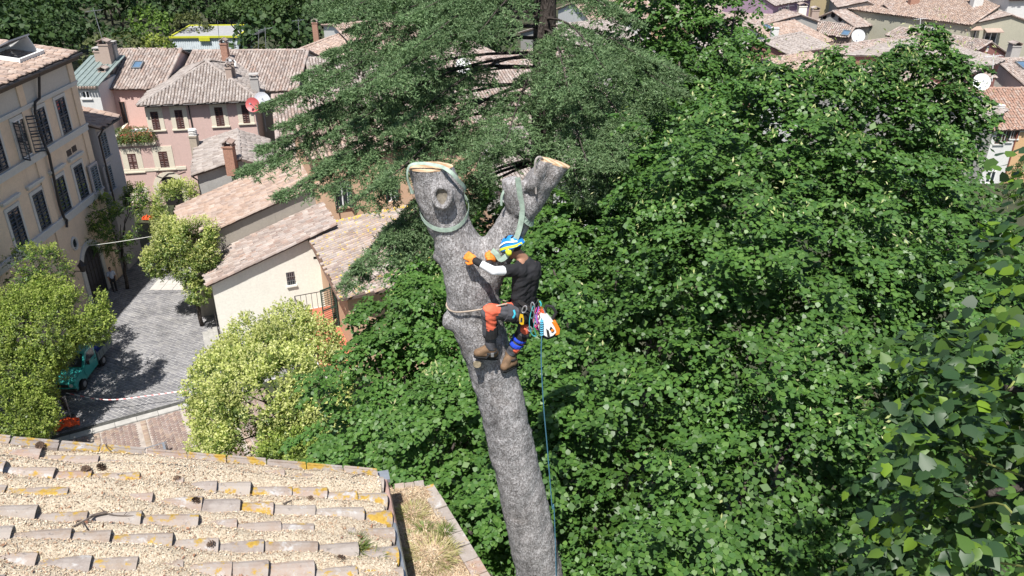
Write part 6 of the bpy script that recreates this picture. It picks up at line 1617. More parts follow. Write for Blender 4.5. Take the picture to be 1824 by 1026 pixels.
def twig(pxs, label, r=.008, h=.09):
    P0 = [on_near(x, y, h + rnd.uniform(0, .02)) for x, y in pxs]; P_, _ = smooth_path(P0, [Z1] * len(P0), 4); b = MB(); b.tube(P_, [r * (1.1 - .7 * i / len(P_)) for i in range(len(P_))], 6)
    for k in (0.4, 0.7):
        p = P_[int(k * len(P_))]; b.tube([p, p + ev * rnd.uniform(-.1, .1) + us * rnd.uniform(-.06, .06) + rn * .03], r * .45, 4)
    tag(b.build('twig', M_TWIG), label, 'twig')
twig([(187, 932), (165, 936), (150, 946), (128, 955)], 'curved grey twig lying on the near tiles at left', .012)
twig([(226, 912), (222, 890), (214, 866), (206, 862)], 'thin forked twig standing in the drift', .005)
twig([(252, 936), (225, 938), (190, 934), (175, 924)], 'long brown twig on the drift beside the curved one', .006)
twig([(193, 820), (186, 812), (187, 806)], 'small twig on the verge tiles', .004)
twig([(500, 912), (520, 905), (535, 906)], 'short twig on the right part of the near roof', .006)
twig([(622, 865), (632, 860), (645, 858)], 'tiny twig by the yellow-lichened corner tile', .005)
# walls under the roofs
b = MB()
q = [E1 - ev * 0.0 + ul * .12 + ev * .15, E1 + ev * LE + ul * .12, E1 + ev * LE + ul * 7, E1 + ev * .15 + ul * 7]
b.add([Vector((p.x, p.y, 0)) for p in q] + [Vector((p.x, p.y, z)) for p, z in zip(q, (ZE - .2, ZE - .2, ZE + 2.0, ZE + 2.0))], [(0, 1, 5, 4), (1, 2, 6, 5), (2, 3, 7, 6), (3, 0, 4, 7)])
b.build('wall', plaster('church_wall', (0.45, 0.38, 0.3)), CH)
b = MB(); q = [lp_[0] - Vector((.15, 0, 0)), lp_[1] + Vector((-.08, -.08, 0)), lp_[2] + Vector((-.1, -.02, 0)), lp_[3] + Vector((-.1, 0, 0)), lp_[4] - Vector((.15, 0, 0))]
b.prism([Vector((p.x, p.y, 0)) for p in q], (0, 0, ZL - .3)); b.build('wall', plaster('church_wall', (0.45, 0.38, 0.3)), lo_)
# ---------------------------------------------------------------- trees
def unit(a): return a / np.maximum(np.linalg.norm(a, axis=-1, keepdims=True), 1e-9)
UP = np.array([0, 0, 1.0])
def leaf_geo(B, D, Nn, L, W, rich=True):
    """leaf faces from base points, directions and normals"""
    Nn = unit(Nn - D * np.sum(Nn * D, -1, keepdims=True)); S = np.cross(D, Nn)
    L = L[:, None]; W = W[:, None]
    if rich:
        k1 = B + D * L * .22 + Nn * (-W * .06); k2 = B + D * L * .62 + Nn * (-W * .10)
        V = np.stack([B, k1 + S * W * .52, k2 + S * W * .42, B + D * L - Nn * L * .12, k2 - S * W * .42, k1 - S * W * .52], 1)
        k = len(B); q = np.array([(0, 1, 2, 3), (3, 4, 5, 0)])
        F = (q[None] + (np.arange(k) * 6)[:, None, None]).reshape(-1, 4)
    else:
        V = np.stack([B, B + D * L * .5 + S * W * .5 - Nn * W * .08, B + D * L - Nn * L * .1, B + D * L * .5 - S * W * .5 - Nn * W * .08], 1)
        F = np.arange(4 * len(B)).reshape(-1, 4)
    return V.reshape(-1, 3), F
def leaf_fine(B, D, Nn, L, W):
    Nn = unit(Nn - D * np.sum(Nn * D, -1, keepdims=True)); S = np.cross(D, Nn); L = L[:, None]; W = W[:, None]; n = len(B)
    cu = npr.uniform(-.25, .12, (n, 1)); fo = npr.uniform(.05, .32, (n, 1))
    def q(a, b): return B + D * L * a + S * W * b + Nn * L * (cu * a * a) - Nn * W * (fo * abs(b))
    V = np.stack([q(.0, 0), q(.12, 0), q(.45, 0), q(1.02, 0)] + [q(a, s_ * b) for s_ in (1, -1) for a, b in ((-.10, .24), (.10, .47), (.45, .47), (.78, .20))], 1)
    Q = np.array([(0, 4, 5, 1), (1, 5, 6, 2), (2, 6, 7, 3), (0, 1, 9, 8), (1, 2, 10, 9), (2, 3, 11, 10)])
    return V.reshape(-1, 3), (Q[None] + (np.arange(n) * 12)[:, None, None]).reshape(-1, 4)
def noise3(P, f, seed=0.0):
    """cheap smooth noise on many points"""
    r = np.random.default_rng(int(seed * 10) + 3); out = np.zeros(len(P))
    for o in range(5):
        w = r.normal(size=3); w = w / np.linalg.norm(w) * f * (0.7 + 0.35 * o); out += np.sin(P @ w + r.uniform(0, 6.28)) / (1 + .25 * o)
    return out / 2.2
def blob_points(blobs, dens, back=0.4, gap=0.0, freq=1.6, seed=1, shell=(0.72, 1.06), big=-9):
    """points spread over the outer shell of a set of ellipsoids, thinned by noise so that clumps and gaps form"""
    C = np.array([tuple(b[0]) for b in blobs]); Rr = np.array([b[1] if hasattr(b[1], '__len__') else (b[1], b[1], b[1] * .85) for b in blobs])
    P, O = [], []
    for i in range(len(C)):
        n = int(4 * math.pi * np.mean(Rr[i]) ** 2 * dens * (1.6 if np.mean(Rr[i]) < .68 else 1))
        d = unit(npr.normal(size=(n, 3))); rr = npr.uniform(shell[0], shell[1], (n, 1)) ** 0.8
        if gap > 0: rr = rr * (1 + .22 * np.clip(noise3(C[i] + d * Rr[i], 2.6, seed + 3), -1, 1))[:, None]
        p = C[i] + d * Rr[i] * rr; o = unit(d / Rr[i])
        keep = np.ones(n, bool)
        for j in range(len(C)):
            if j != i: keep &= np.linalg.norm((p - C[j]) / Rr[j], axis=1) > 0.78
        tc = unit(np.array(CAM) - p); f = np.sum(o * tc, 1)
        keep &= npr.random(n) < np.where((f > -0.25) | (o[:, 2] > 0.3), 1.0, back)
        if gap > 0: keep &= ((noise3(p, freq, seed) > (gap - 1.0) + npr.normal(0, .14, n)) & (noise3(p, freq * .42, seed + 7) > big)) | (np.mean(Rr[i]) < .68)
        P.append(p[keep]); O.append(o[keep])
    return np.concatenate(P), np.concatenate(O)
def sprays(P, O, m, length, leaf, wid=0.9, droop=0.45, rich=True, flat=0.5, jit=0.35):
    n = len(P)
    A = unit(O * 0.75 + npr.normal(0, .38, (n, 3)) + UP * (-0.22))
    Ln = npr.uniform(length[0], length[1], (n, 1))
    sz = npr.uniform(0.8, 1.15, (n, 1))
    t = (np.arange(m) + .6) / m
    A3 = np.repeat(A[:, None], m, 1); t3 = t[None, :, None]
    pos = P[:, None] + A3 * Ln[:, None] * t3 - UP * (droop * Ln[:, None] * t3 ** 2)
    Bl = unit(np.cross(A, UP)); sgn = np.where(np.arange(m) % 2 == 0, 1.0, -1.0)[None, :, None]
    D = unit(A3 * .55 + Bl[:, None] * sgn * .8 - UP * .42 + npr.normal(0, jit, (n, m, 3)))
    Nn = unit(UP * (.75) + O[:, None] * flat + npr.normal(0, .38, (n, m, 3)))
    L = (npr.uniform(leaf[0], leaf[1], (n, m)) * sz).ravel()
    if rich == 'fine': return leaf_fine(pos.reshape(-1, 3), D.reshape(-1, 3), Nn.reshape(-1, 3), L, L * wid)
    return leaf_geo(pos.reshape(-1, 3), D.reshape(-1, 3), np.broadcast_to(Nn, (n, m, 3)).reshape(-1, 3), L, L * wid, rich)
def boughs(P, O, ns, nl, length, leaf, wid=.92, droop=.35, jit=.3):
    """leafy bough ends: a drooping axis with side shoots left and right, leaves along every shoot"""
    n = len(P)
    hz = npr.normal(0, .45, (n, 3)); hz[:, 2] *= .35
    A = unit(O * np.array([.9, .9, .28]) + hz + UP * npr.uniform(-.38, .05, (n, 1)))
    Ln = npr.uniform(length[0], length[1], (n, 1, 1)); t = ((np.arange(ns) + .5) / ns)[None, :, None]
    B0 = P[:, None] - A[:, None] * Ln * .45
    c = B0 + A[:, None] * Ln * t - UP * (droop * Ln * t ** 2)
    lat = unit(np.cross(A, UP) + npr.normal(0, .12, (n, 3)))[:, None] * np.where(np.arange(ns) % 2 == 0, 1., -1.)[None, :, None]
    sd = unit(lat + A[:, None] * npr.uniform(.3, 1.0, (n, ns, 1)) + npr.normal(0, .16, (n, ns, 3)) - UP * .12)
    sl = Ln * (.46 * np.sin(math.pi * (.18 + .78 * t))) * npr.uniform(.6, 1.2, (n, ns, 1))
    u = ((np.arange(nl) + .7) / nl)[None, None, :, None]
    p = c[:, :, None] + sd[:, :, None] * sl[:, :, None] * u - UP * (.25 * sl[:, :, None] * u ** 2)
    l2 = unit(np.cross(sd, UP))[:, :, None] * np.where(np.arange(nl) % 2 == 0, 1., -1.)[None, None, :, None]
    D = unit(sd[:, :, None] * .6 + l2 * .75 - UP * .28 + npr.normal(0, jit, (n, ns, nl, 3)))
    Nn = unit(UP * .95 + O[:, None, None] * .22 + npr.normal(0, .30, (n, ns, nl, 3)))
    L = (npr.uniform(leaf[0], leaf[1], (n, ns, nl)) * npr.uniform(.85, 1.15, (n, 1, 1))).ravel()
    return leaf_geo(p.reshape(-1, 3), D.reshape(-1, 3), Nn.reshape(-1, 3), L, L * wid, True)
def limb_mb(mb, p, q, r0, r1, sag=0.1, n=6):
    p, q = Vector(p), Vector(q); L = (q - p).length; pts = []
    for i in range(6):
        k = i / 5; c = p.lerp(q, k); c += Vector((rnd.uniform(-1, 1), rnd.uniform(-1, 1), 0)) * L * .025 * (0 < i < 5) + Z1 * L * sag * math.sin(math.pi * k); pts.append(c)
    mb.tube(pts, [r0 + (r1 - r0) * i / 5 for i in range(6)], n)
def tree(name, label, cat, base, blobs, fork, tr, bark, group=None):
    t = thing(name, label, cat, base, group); b = MB(); f = Vector(fork)
    limb_mb(b, base, f, tr, tr * .7, 0.0, 8)
    for c, r in blobs: limb_mb(b, f, c, min(.09, tr * .42), .02, 0.08)
    b.build('trunk', bark, t, smooth=True)
    return t
def BL(*a): return [(at_d(x, y, d), r) for x, y, d, r in a]

M_LIN = leaf_mat('linden_leaf', [(0.040, 0.095, 0.016), (0.055, 0.125, 0.021), (0.070, 0.15, 0.027), (0.048, 0.112, 0.025), (0.10, 0.19, 0.035), (0.060, 0.135, 0.034)], 0.46, 0.12, 0.4)
M_LINB = leaf_mat('linden_leaf_light', [(0.055, 0.13, 0.022), (0.08, 0.17, 0.032), (0.11, 0.205, 0.045), (0.065, 0.15, 0.033)], 0.5, 0.2, 0.4)
M_BRACT = leaf_mat('linden_bract', [(0.40, 0.44, 0.17), (0.50, 0.52, 0.25), (0.34, 0.40, 0.13), (0.56, 0.55, 0.30)], 0.6, 0.3, 0.2)
LINDEN_TRIS = 0
def linden(label, base, blobs, dens, leaf=(.06, .09), m=14, gap=0.62, mat=None, bloom=0.0, bloom_top=None, fr=1.5, seed=1, length=(.5, .95)):
    base = Vector(base); cs_ = sum((b[0] for b in blobs), Vector()) / len(blobs); fork = Vector((base.x * .5 + cs_.x * .5, base.y * .5 + cs_.y * .5, cs_.z * .62))
    t = tree('linden_tree', label, 'tree', base, blobs, fork, .3, M_BARKD)
    P, O = blob_points(blobs, dens, .2, gap, fr, seed, (.5, 1.1), -.7)
    V, F = boughs(P, O, 13, 8, length, leaf)
    stuff(np_obj('foliage', V, F, mat or M_LIN, t))
    Pm, Om = blob_points([(c + Vector((0, .2, -.25)), r * .8) for c, r in blobs], dens * .38, .15, .8, fr, seed + 20, (.55, 1.05))
    V, F = boughs(Pm, Om, 11, 7, length, leaf); stuff(np_obj('middle_foliage', V, F, mat or M_LIN, t))
    P2, O2 = blob_points([(c + Vector((.1, .5, -.9)), r * .95) for c, r in blobs], 15, .5, 0.0, fr, seed, (.25, 1.0))
    V, F = sprays(P2, O2, 9, (.5, .9), (leaf[0] * 1.7, leaf[1] * 1.9), wid=.75, rich=False, jit=.5); stuff(np_obj('inner_foliage', V, F, mat or M_LIN, t))
    if bloom > 0:
        sel = npr.random(len(P)) < bloom * (np.clip((P[:, 2] - P[:, 2].min()) / np.ptp(P[:, 2]), 0, 1) ** (bloom_top or 1.0))
        p = P[sel]; o = O[sel]; k = 5; n = len(p)
        pos = p[:, None] + o[:, None] * npr.uniform(.05, .5, (n, k, 1)) + npr.normal(0, .07, (n, k, 3))
        D = unit(o[:, None] * .5 - UP * .8 + npr.normal(0, .4, (n, k, 3))).reshape(-1, 3); N_ = unit(o[:, None] + npr.normal(0, .5, (n, k, 3)) + UP * .5).reshape(-1, 3)
        L = npr.uniform(.06, .11, n * k); V, F = leaf_geo(pos.reshape(-1, 3), D, N_, L, L * .32, False); stuff(np_obj('bracts', V, F, M_BRACT, t))
    return t
linden('large linden filling the right side, its crown dotted with cream bracts', at_z(1500, 700, 0) * 1.0, BL((1641, 62, 17.3, .34), (1645, 80, 17.2, .45), (1652, 105, 17.1, .6), (1618, 140, 16.8, .7), (1685, 135, 16.8, .5), (1712, 190, 16.8, .5), (1495, 130, 15.8, .6), (1400, 160, 15.6, .7), (1642, 120, 17, .75), (1630, 210, 16.5, 1.35), (1680, 265, 16.5, .9), (1560, 240, 16, 1.2), (1440, 240, 15.5, 1.6), (1330, 230, 15.5, 1.3), (1255, 320, 14.5, 1.5), (1380, 370, 14, 1.8), (1550, 380, 14.5, 1.9), (1665, 385, 15, 1.2), (1710, 470, 14.6, 1.1), (1765, 455, 15, 1.1),
    (1290, 470, 13.2, 1.6), (1450, 540, 12.6, 1.8), (1620, 560, 13, 1.8), (1770, 560, 13.5, 1.5), (1330, 640, 12, 1.5), (1480, 720, 11.5, 1.5), (1630, 720, 11.8, 1.5), (1380, 840, 10.8, 1.4), (1530, 900, 10.6, 1.3), (1300, 960, 10.3, 1.2), (1440, 1040, 10, 1.2), (1640, 930, 11, 1.3), (1750, 800, 11.5, 1.4), (1600, 1060, 10, 1.1)),
    6.2, (.056, .088), gap=1.1, bloom=1.0, bloom_top=1.9, seed=2, fr=3.4)
linden('linden behind the climber whose leaves meet the conifer trunk', (2.6, 15.5, 0), BL((1010, 560, 14.5, 1.1), (1100, 480, 15, 1.2), (1180, 560, 13.5, 1.3), (1060, 640, 13.5, 1.3), (980, 680, 14, 1.0), (1150, 720, 12.5, 1.3), (1030, 800, 12.6, 1.2), (1170, 860, 11.6, 1.2), (1060, 940, 11.4, 1.1), (960, 860, 12.8, .9), (1200, 1000, 10.8, 1.0), (1090, 1060, 10.6, 1.0), (985, 480, 15.5, .8), (940, 570, 15, .9)),
    6.4, (.056, .088), gap=1.08, bloom=.3, bloom_top=2, seed=5, fr=3.4)
linden('linden between the near church roof and the balcony house', (-2.6, 15.5, 0), BL((735, 575, 17, 1.15), (775, 540, 16.5, 1.1), (672, 655, 16.5, .8), (720, 670, 15.5, 1.5), (800, 640, 15.2, 1.3), (860, 720, 14.5, 1.1), (640, 740, 15.5, 1.1), (730, 780, 14.4, 1.3), (810, 790, 13.8, 1.2), (870, 860, 13, 1.0), (650, 830, 14.6, .9), (770, 880, 13.2, 1.0), (840, 950, 12.2, .9), (880, 1030, 11.8, .9), (765, 500, 18, .7), (690, 610, 17, .7)),
    6.4, (.058, .09), gap=1.06, bloom=.35, bloom_top=1.2, mat=M_LINB, seed=9, fr=3.2)
linden('far linden rising beside the cedar at the top of the photo', (5.6, 24, 0), BL((1190, -20, 24, 1.8), (1260, 60, 23, 1.6), (1320, 80, 23, 1.0), (1210, 110, 22, 1.5), (1280, 150, 21, 1.2), (1150, 200, 21.5, 1.5), (1230, 230, 20, 1.5), (1120, 320, 20, 1.6), (1190, 360, 18.5, 1.4), (1080, 420, 18.5, 1.4), (1310, 20, 23, .9), (1140, 60, 24, 1.2), (1030, 470, 18, 1.2), (970, 430, 19, 1.2), (860, 420, 20, 1.3), (780, 440, 20, 1.1)),
    4.6, (.07, .105), gap=1.04, bloom=.5, bloom_top=1.5, seed=12, fr=2.8)
# the nearest branches, big leaves at the lower right
M_LINN = leaf_mat('near_linden_leaf', [(0.03, 0.07, 0.022), (0.04, 0.09, 0.028), (0.10, 0.19, 0.02), (0.028, 0.065, 0.025), (0.045, 0.085, 0.038), (0.035, 0.08, 0.03), (0.15, 0.25, 0.02), (0.04, 0.085, 0.03)], 0.48, 0.25, 0.45)
nl = tree('linden_tree', 'nearest linden branches with big leaves at the lower right corner', 'tree', (5.5, 4.0, 0), BL((1790, 690, 5.2, .3), (1760, 880, 4.6, .4), (1900, 760, 5, .6)), at_d(2150, 900, 5.4), .22, M_BARKD)
P, O = blob_points(BL((1800, 680, 5.2, .36), (1740, 700, 5.6, .34), (1690, 660, 6.2, .25), (1745, 830, 5.0, .4), (1800, 900, 4.5, .38), (1730, 960, 4.8, .36), (1790, 1020, 4.2, .36), (1680, 880, 5.6, .3), (1850, 800, 4.8, .4), (1660, 1010, 5.4, .3)), 20, .5, .85, 5, 4)
V, F = sprays(P, O, 10, (.22, .45), (.055, .10), droop=.35, rich='fine', jit=.45); stuff(np_obj('foliage', V, F, M_LINN, nl))
P, O = blob_points(BL((2050, 560, 5.6, 1.0), (2150, 300, 6.2, 1.0), (1990, 760, 5.0, .6)), 14, .5, .5, 2, 4)
V, F = sprays(P, O, 9, (.3, .6), (.07, .115)); stuff(np_obj('added_shade_foliage', V, F, M_LINN, nl))  # unseen crown out of view, added to shade the near leaves
b = MB()
for q in (((1830, 640, 5.1), (1790, 700, 5.1), (1740, 720, 5.4)), ((1830, 850, 4.6), (1770, 830, 4.8), (1700, 800, 5.3)), ((1840, 980, 4.3), (1790, 900, 4.5), (1730, 905, 4.8)), ((1830, 1010, 4.1), (1770, 1000, 4.4), (1700, 985, 5))):
    P_, _ = smooth_path([at_d(*c) for c in q], [Z1] * 3, 4); b.tube(P_, .006, 5)
b.build('twigs', plain('green_twig', (.25, .28, .08), .7), nl)

# ivy and low growth under the lindens
n_ = 16000; xy = np.stack([npr.uniform(-7.5, 16, n_), npr.uniform(6, 36, n_)], 1)
hz_ = .15 + .5 * np.clip(noise3(np.column_stack([xy, np.zeros(n_)]), 1.2, 2) + .6, 0, 2)
P = np.column_stack([xy, hz_ * npr.random(n_) ** .4]); D = unit(npr.normal(size=(n_, 3)) + UP * .2); L = npr.uniform(.16, .34, n_)
V, F = leaf_geo(P, D, unit(UP + npr.normal(0, .4, (n_, 3))), L, L * .9, False); uo = stuff(np_obj('undergrowth', V, F, M_LIN)); uo['label'] = 'shaded ivy and low growth under the lindens'

# privet trees of the piazza, in pale flower
M_PRIV = leaf_mat('privet_leaf', [(0.10, 0.15, 0.03), (0.14, 0.20, 0.04), (0.085, 0.13, 0.028), (0.19, 0.25, 0.06)], 0.45, 0.25, 0.4)
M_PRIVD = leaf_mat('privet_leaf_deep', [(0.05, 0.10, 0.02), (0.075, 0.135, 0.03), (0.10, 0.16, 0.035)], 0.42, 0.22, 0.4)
M_FLOW = leaf_mat('privet_flower', [(0.44, 0.46, 0.16), (0.54, 0.545, 0.235), (0.37, 0.415, 0.12), (0.60, 0.595, 0.30)], 0.7, 0.3, 0.2)
M_FLOWG = leaf_mat('privet_flower_green', [(0.28, 0.35, 0.08), (0.36, 0.40, 0.12), (0.22, 0.30, 0.06)], 0.7, 0.3, 0.2)
def privet(label, base, blobs, dens, leaf, mat, fmat, flow, seed, gap=.8, fr=2.2, tr=.11, forkz=.5):
    base = Vector(base); c_ = sum((b[0] for b in blobs), Vector()) / len(blobs); fork = base.lerp(c_, forkz)
    t = tree('privet_tree', label, 'tree', base, blobs, fork, tr, M_BARKD)
    P, O = blob_points(blobs, dens * .85, .18, gap, fr, seed); P3 = P
    V, F = sprays(P, O, 10, (.22, .5), leaf, .42, .15, False, .8); stuff(np_obj('foliage', V, F, mat, t))
    sel = (npr.random(len(P)) < flow * (0.35 + 0.65 * (O[:, 2] > -0.1))); p, o = P[sel], O[sel]; n, k = len(p), 9
    ax = unit(o * .6 + UP * .7 + npr.normal(0, .2, (n, 3))); tt = npr.random((n, k, 1))
    pos = p[:, None] + o[:, None] * .18 + ax[:, None] * (tt * .34) + npr.normal(0, .06, (n, k, 3)) * (1.1 - tt)
    D = unit(npr.normal(0, .6, (n, k, 3)) + ax[:, None] * .7).reshape(-1, 3); N_ = unit(npr.normal(0, .6, (n, k, 3)) + UP).reshape(-1, 3); L = npr.uniform(.07, .13, n * k)
    V, F = leaf_geo(pos.reshape(-1, 3), D, N_, L, L * .7, False); stuff(np_obj('flowers', V, F, fmat, t)); return t
privet('pale flowering privet tree in front of the cream wall', (-9.3, 29.5, 0), BL((470, 690, 32, 2.1), (412, 740, 31.2, 1.2), (530, 630, 33, 1.5), (555, 740, 31, 1.5), (455, 620, 34, 1.2), (410, 795, 30, .95), (480, 800, 30, 1.5), (550, 680, 32, 1.4), (520, 580, 34.5, .8), (430, 740, 30.5, 1.4), (520, 700, 31, 1.5), (440, 820, 29, 1.0), (400, 690, 31.5, 1.2), (450, 760, 30.5, 1.5), (500, 760, 30, 1.5), (420, 650, 32.5, 1.0), (490, 700, 30, 1.5), (535, 770, 29.5, 1.2), (545, 700, 31, 1.2), (470, 760, 29.6, 1.2), (475, 715, 28.9, 1.0), (440, 700, 29.2, .9), (500, 735, 28.9, .9)), 50, (.09, .15), M_PRIV, M_FLOW, 1.0, 3, gap=.45)
privet('green bushy privet low against the pale flowering one', at_z(545, 830, 0), BL((540, 800, 28.5, .9), (515, 815, 28, .7), (560, 830, 27.5, .8)), 46, (.09, .14), M_PRIV, M_FLOWG, .5, 6)
privet('yellow-green privet tree hanging over the teal pickup', (-22.6, 34.0, 0), BL((60, 590, 38.9, 2.04), (140, 565, 40.0, 1.19), (85, 620, 38.9, 1.13), (30, 680, 37.8, 1.93), (55, 705, 37.8, 1.07), (15, 620, 38.4, 1.81), (20, 770, 36.1, 1.13), (60, 745, 36.8, 0.79), (90, 540, 40.0, 1.13), (165, 580, 39.5, 0.63), (40, 760, 36.1, 1.25), (0, 720, 36.6, 1.47)), 66, (.09, .15), M_PRIV, M_FLOWG, .75, 5, gap=.45)
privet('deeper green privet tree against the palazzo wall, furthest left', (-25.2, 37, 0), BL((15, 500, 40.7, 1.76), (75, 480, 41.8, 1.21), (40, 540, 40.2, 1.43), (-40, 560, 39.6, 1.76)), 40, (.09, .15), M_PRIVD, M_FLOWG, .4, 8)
privet('small round privet tree standing alone in the sunlit street', at_z(360, 580, 0.05), BL((320, 440, 47, 1.15), (350, 425, 46.5, 1.05), (283, 463, 47.5, .8), (340, 475, 47, .9), (362, 455, 46.5, .7), (352, 520, 47, .45), (305, 418, 47.5, .8)), 72, (.10, .16), M_PRIV, M_FLOW, .5, 7, tr=.13, forkz=.62, gap=.4)
privet('yellow-topped privet tree against the gable at the far end of the street', at_z(305, 425, 0.05), BL((315, 360, 55, 1.1), (308, 385, 54.5, 1.0), (297, 405, 54, .7), (325, 345, 55.5, .8)), 66, (.11, .17), M_PRIV, M_FLOW, .6, 4, tr=.1, gap=.4)
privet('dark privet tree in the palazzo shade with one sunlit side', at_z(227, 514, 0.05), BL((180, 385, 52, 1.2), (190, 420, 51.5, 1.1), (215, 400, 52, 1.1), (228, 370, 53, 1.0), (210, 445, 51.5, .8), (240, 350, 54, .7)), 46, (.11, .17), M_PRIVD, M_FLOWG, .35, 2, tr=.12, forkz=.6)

# the cedar
M_CED = leaf_mat('cedar_needle', [(0.105, 0.175, 0.075), (0.145, 0.225, 0.098), (0.082, 0.145, 0.066), (0.20, 0.285, 0.13), (0.115, 0.195, 0.085)], 0.55, 0.12, 0.3, (1.3, 1.5, .9))
cX, cY = 0.85, 22.0
CED = thing('cedar', 'big dark cedar spreading tiers of drooping boughs across the roofs', 'tree', (cX, cY, 0))
b = MB(); b.tube([(cX + .2, cY, -.1), (cX + .1, cY, 6), (cX, cY, 14), (cX, cY, 21), (cX + .1, cY, 27), (cX + .1, cY, 31)], [.5, .42, .36, .3, .2, .08], 12); b.build('trunk', M_BARKD, CED, smooth=True)
tips = [(536, 136, 18.5), (540, 158, 18), (625, 52, 19.5), (615, 166, 17.5), (662, 155, 17), (583, 94, 19), (730, 90, 17.6), (545, 14, 20), (578, 28, 19.5), (719, 30, 19), (800, 10, 19),
        (850, 60, 18), (1014, 165, 16.8), (1084, 131, 17.2), (1180, 190, 18.4), (1225, 136, 18.8), (1212, 165, 18.2), (1140, 42, 20), (1160, 110, 19), (1100, 20, 20),
        (465, 188, 18.6), (498, 225, 18), (540, 206, 18.8), (590, 240, 17.6), (428, 305, 17.8), (456, 267, 18.4), (498, 347, 17), (568, 300, 17.4), (625, 366, 16.4), (583, 338, 17), (681, 328, 16.4),
        (1131, 234, 17), (1122, 267, 16.6), (1103, 295, 16.4), (1050, 300, 16), (1037, 197, 17), (897, 262, 16.6), (840, 309, 16.4), (700, 235, 17.2), (1014, 412, 16.8), (1093, 342, 16.8), (690, 422, 16.6), (639, 473, 16), (720, 470, 16.4), (660, 210, 18.5), (610, 510, 15.8), (1040, 360, 16.6)]
NB_V, NB_F, nb = [], [], 0
br = MB()
def bough(S, E, dens=1.0):
    """one bough: a curved limb, a flat fan of side twigs on it, needles on short shoots"""
    global nb
    S, E = Vector(S), Vector(E); Lb = (E - S).length
    pts = [S.lerp(E, k) + Z1 * (math.sin(math.pi * min(1, k * 1.05)) * Lb * .07) for k in np.linspace(0, 1, 9)]
    br.tube(pts, [max(.006, .034 * (1 - k) * min(1.4, Lb / 5) + .006) for k in np.linspace(0, 1, 9)], 6)
    P_ = np.array([tuple(p) for p in pts]); n_tw = int(Lb * .80 / .075 * dens)
    k0 = .36 if Lb > 3.2 else .28; ks = np.sort(k0 + (1 - k0) * npr.random(n_tw) ** .85); idx = ks * 8; i0 = np.minimum(idx.astype(int), 7); fr_ = (idx - i0)[:, None]
    c = P_[i0] * (1 - fr_) + P_[i0 + 1] * fr_; tang = unit(P_[i0 + 1] - P_[i0])
    lat = unit(np.cross(tang, UP)) * np.where(np.arange(n_tw) % 2 == 0, 1, -1)[:, None]
    env = np.clip(np.sin(math.pi * (0.16 + .80 * (ks - k0) / (1 - k0))), .2, 1)
    Lt = (env * npr.uniform(.5, 1.15, n_tw) * min(1.0, .18 * Lb + .2))[:, None]
    dt = unit(tang * npr.uniform(.35, .95, (n_tw, 1)) + lat + UP * npr.uniform(-.16, .14, (n_tw, 1)))
    m = 17
    t = npr.uniform(.05, 1.0, (n_tw, m, 1)); q = c[:, None] + dt[:, None] * Lt[:, None] * t - UP * (.48 * Lt[:, None] * t ** 2)
    la2 = unit(np.cross(dt, UP))[:, None] * np.where(np.arange(m) % 2 == 0, 1, -1)[None, :, None]
    ds = unit(dt[:, None] * .75 + la2 * npr.uniform(.4, 1, (n_tw, m, 1)) + npr.normal(0, .22, (n_tw, m, 3)) - UP * npr.uniform(-.1, .5, (n_tw, m, 1)))
    q = q.reshape(-1, 3); ds = ds.reshape(-1, 3); ls = npr.uniform(.10, .22, (len(q), 1))
    k = 7; tt = (np.arange(k) / k)[None, :, None]
    p0 = (q[:, None] + ds[:, None] * ls[:, None] * tt).reshape(-1, 3)
    nd = unit(ds[:, None] * .7 + npr.normal(0, .6, (len(q), k, 3)) + UP * .2).reshape(-1, 3)
    s_ = unit(np.cross(nd, npr.normal(size=nd.shape))) * .013; ln = npr.uniform(.055, .10, (len(p0), 1))
    V = np.stack([p0 - s_, p0 + s_, p0 + nd * ln], 1).reshape(-1, 3)
    NB_V.append(V); NB_F.append(np.arange(len(V)).reshape(-1, 3) + nb); nb += len(V)
for x, y, Y in tips:
    e = at_y(x, y, Y); L_ = math.hypot(e.x - cX, e.y - cY); bough((cX, cY, e.z + rnd.uniform(.0, .5) + .06 * L_), e)
for k in range(7):
    a = R(rnd.uniform(20, 160)); L_ = rnd.uniform(2.5, 5.5); z_ = rnd.uniform(14.5, 24)
    bough((cX, cY, z_ + .5), (cX + L_ * math.cos(a), cY + L_ * math.sin(a), z_), .6)
for k in range(4):
    a = R(rnd.uniform(180, 360)); L_ = rnd.uniform(1.4, 2.2); z_ = rnd.uniform(15, 24); bough((cX, cY, z_ + .3), (cX + L_ * math.cos(a), cY + L_ * math.sin(a), z_), .8)
br.build('boughs', M_BARKD, CED)
stuff(np_obj('needles', np.concatenate(NB_V), np.concatenate(NB_F), M_CED, CED))

# the wood on the slope behind the town
M_WOOD = leaf_mat('wood_leaf', [(0.030, 0.060, 0.018), (0.042, 0.078, 0.022), (0.055, 0.095, 0.028), (0.036, 0.070, 0.026)], 0.6, 0.1, 0.25)
M_WOODL = leaf_mat('wood_leaf_light', [(0.10, 0.17, 0.03), (0.13, 0.21, 0.035), (0.08, 0.14, 0.03)], 0.6, 0.2, 0.25)
M_WOODO = leaf_mat('wood_leaf_olive', [(0.085, 0.10, 0.035), (0.11, 0.125, 0.045), (0.07, 0.09, 0.03)], 0.6, 0.15, 0.25)
M_WOODY = leaf_mat('wood_leaf_yellow', [(0.20, 0.24, 0.04), (0.16, 0.21, 0.035), (0.24, 0.27, 0.06)], 0.6, 0.2, 0.25)
def crown(P, O, s0, s1): 
    n = len(P); D = unit(npr.normal(size=(n, 3)) + O * .3 - UP * .2); N_ = unit(O * .8 + UP * .5 + npr.normal(0, .45, (n, 3))); L = npr.uniform(s0, s1, n); return leaf_geo(P, D, N_, L, L * .8, False)
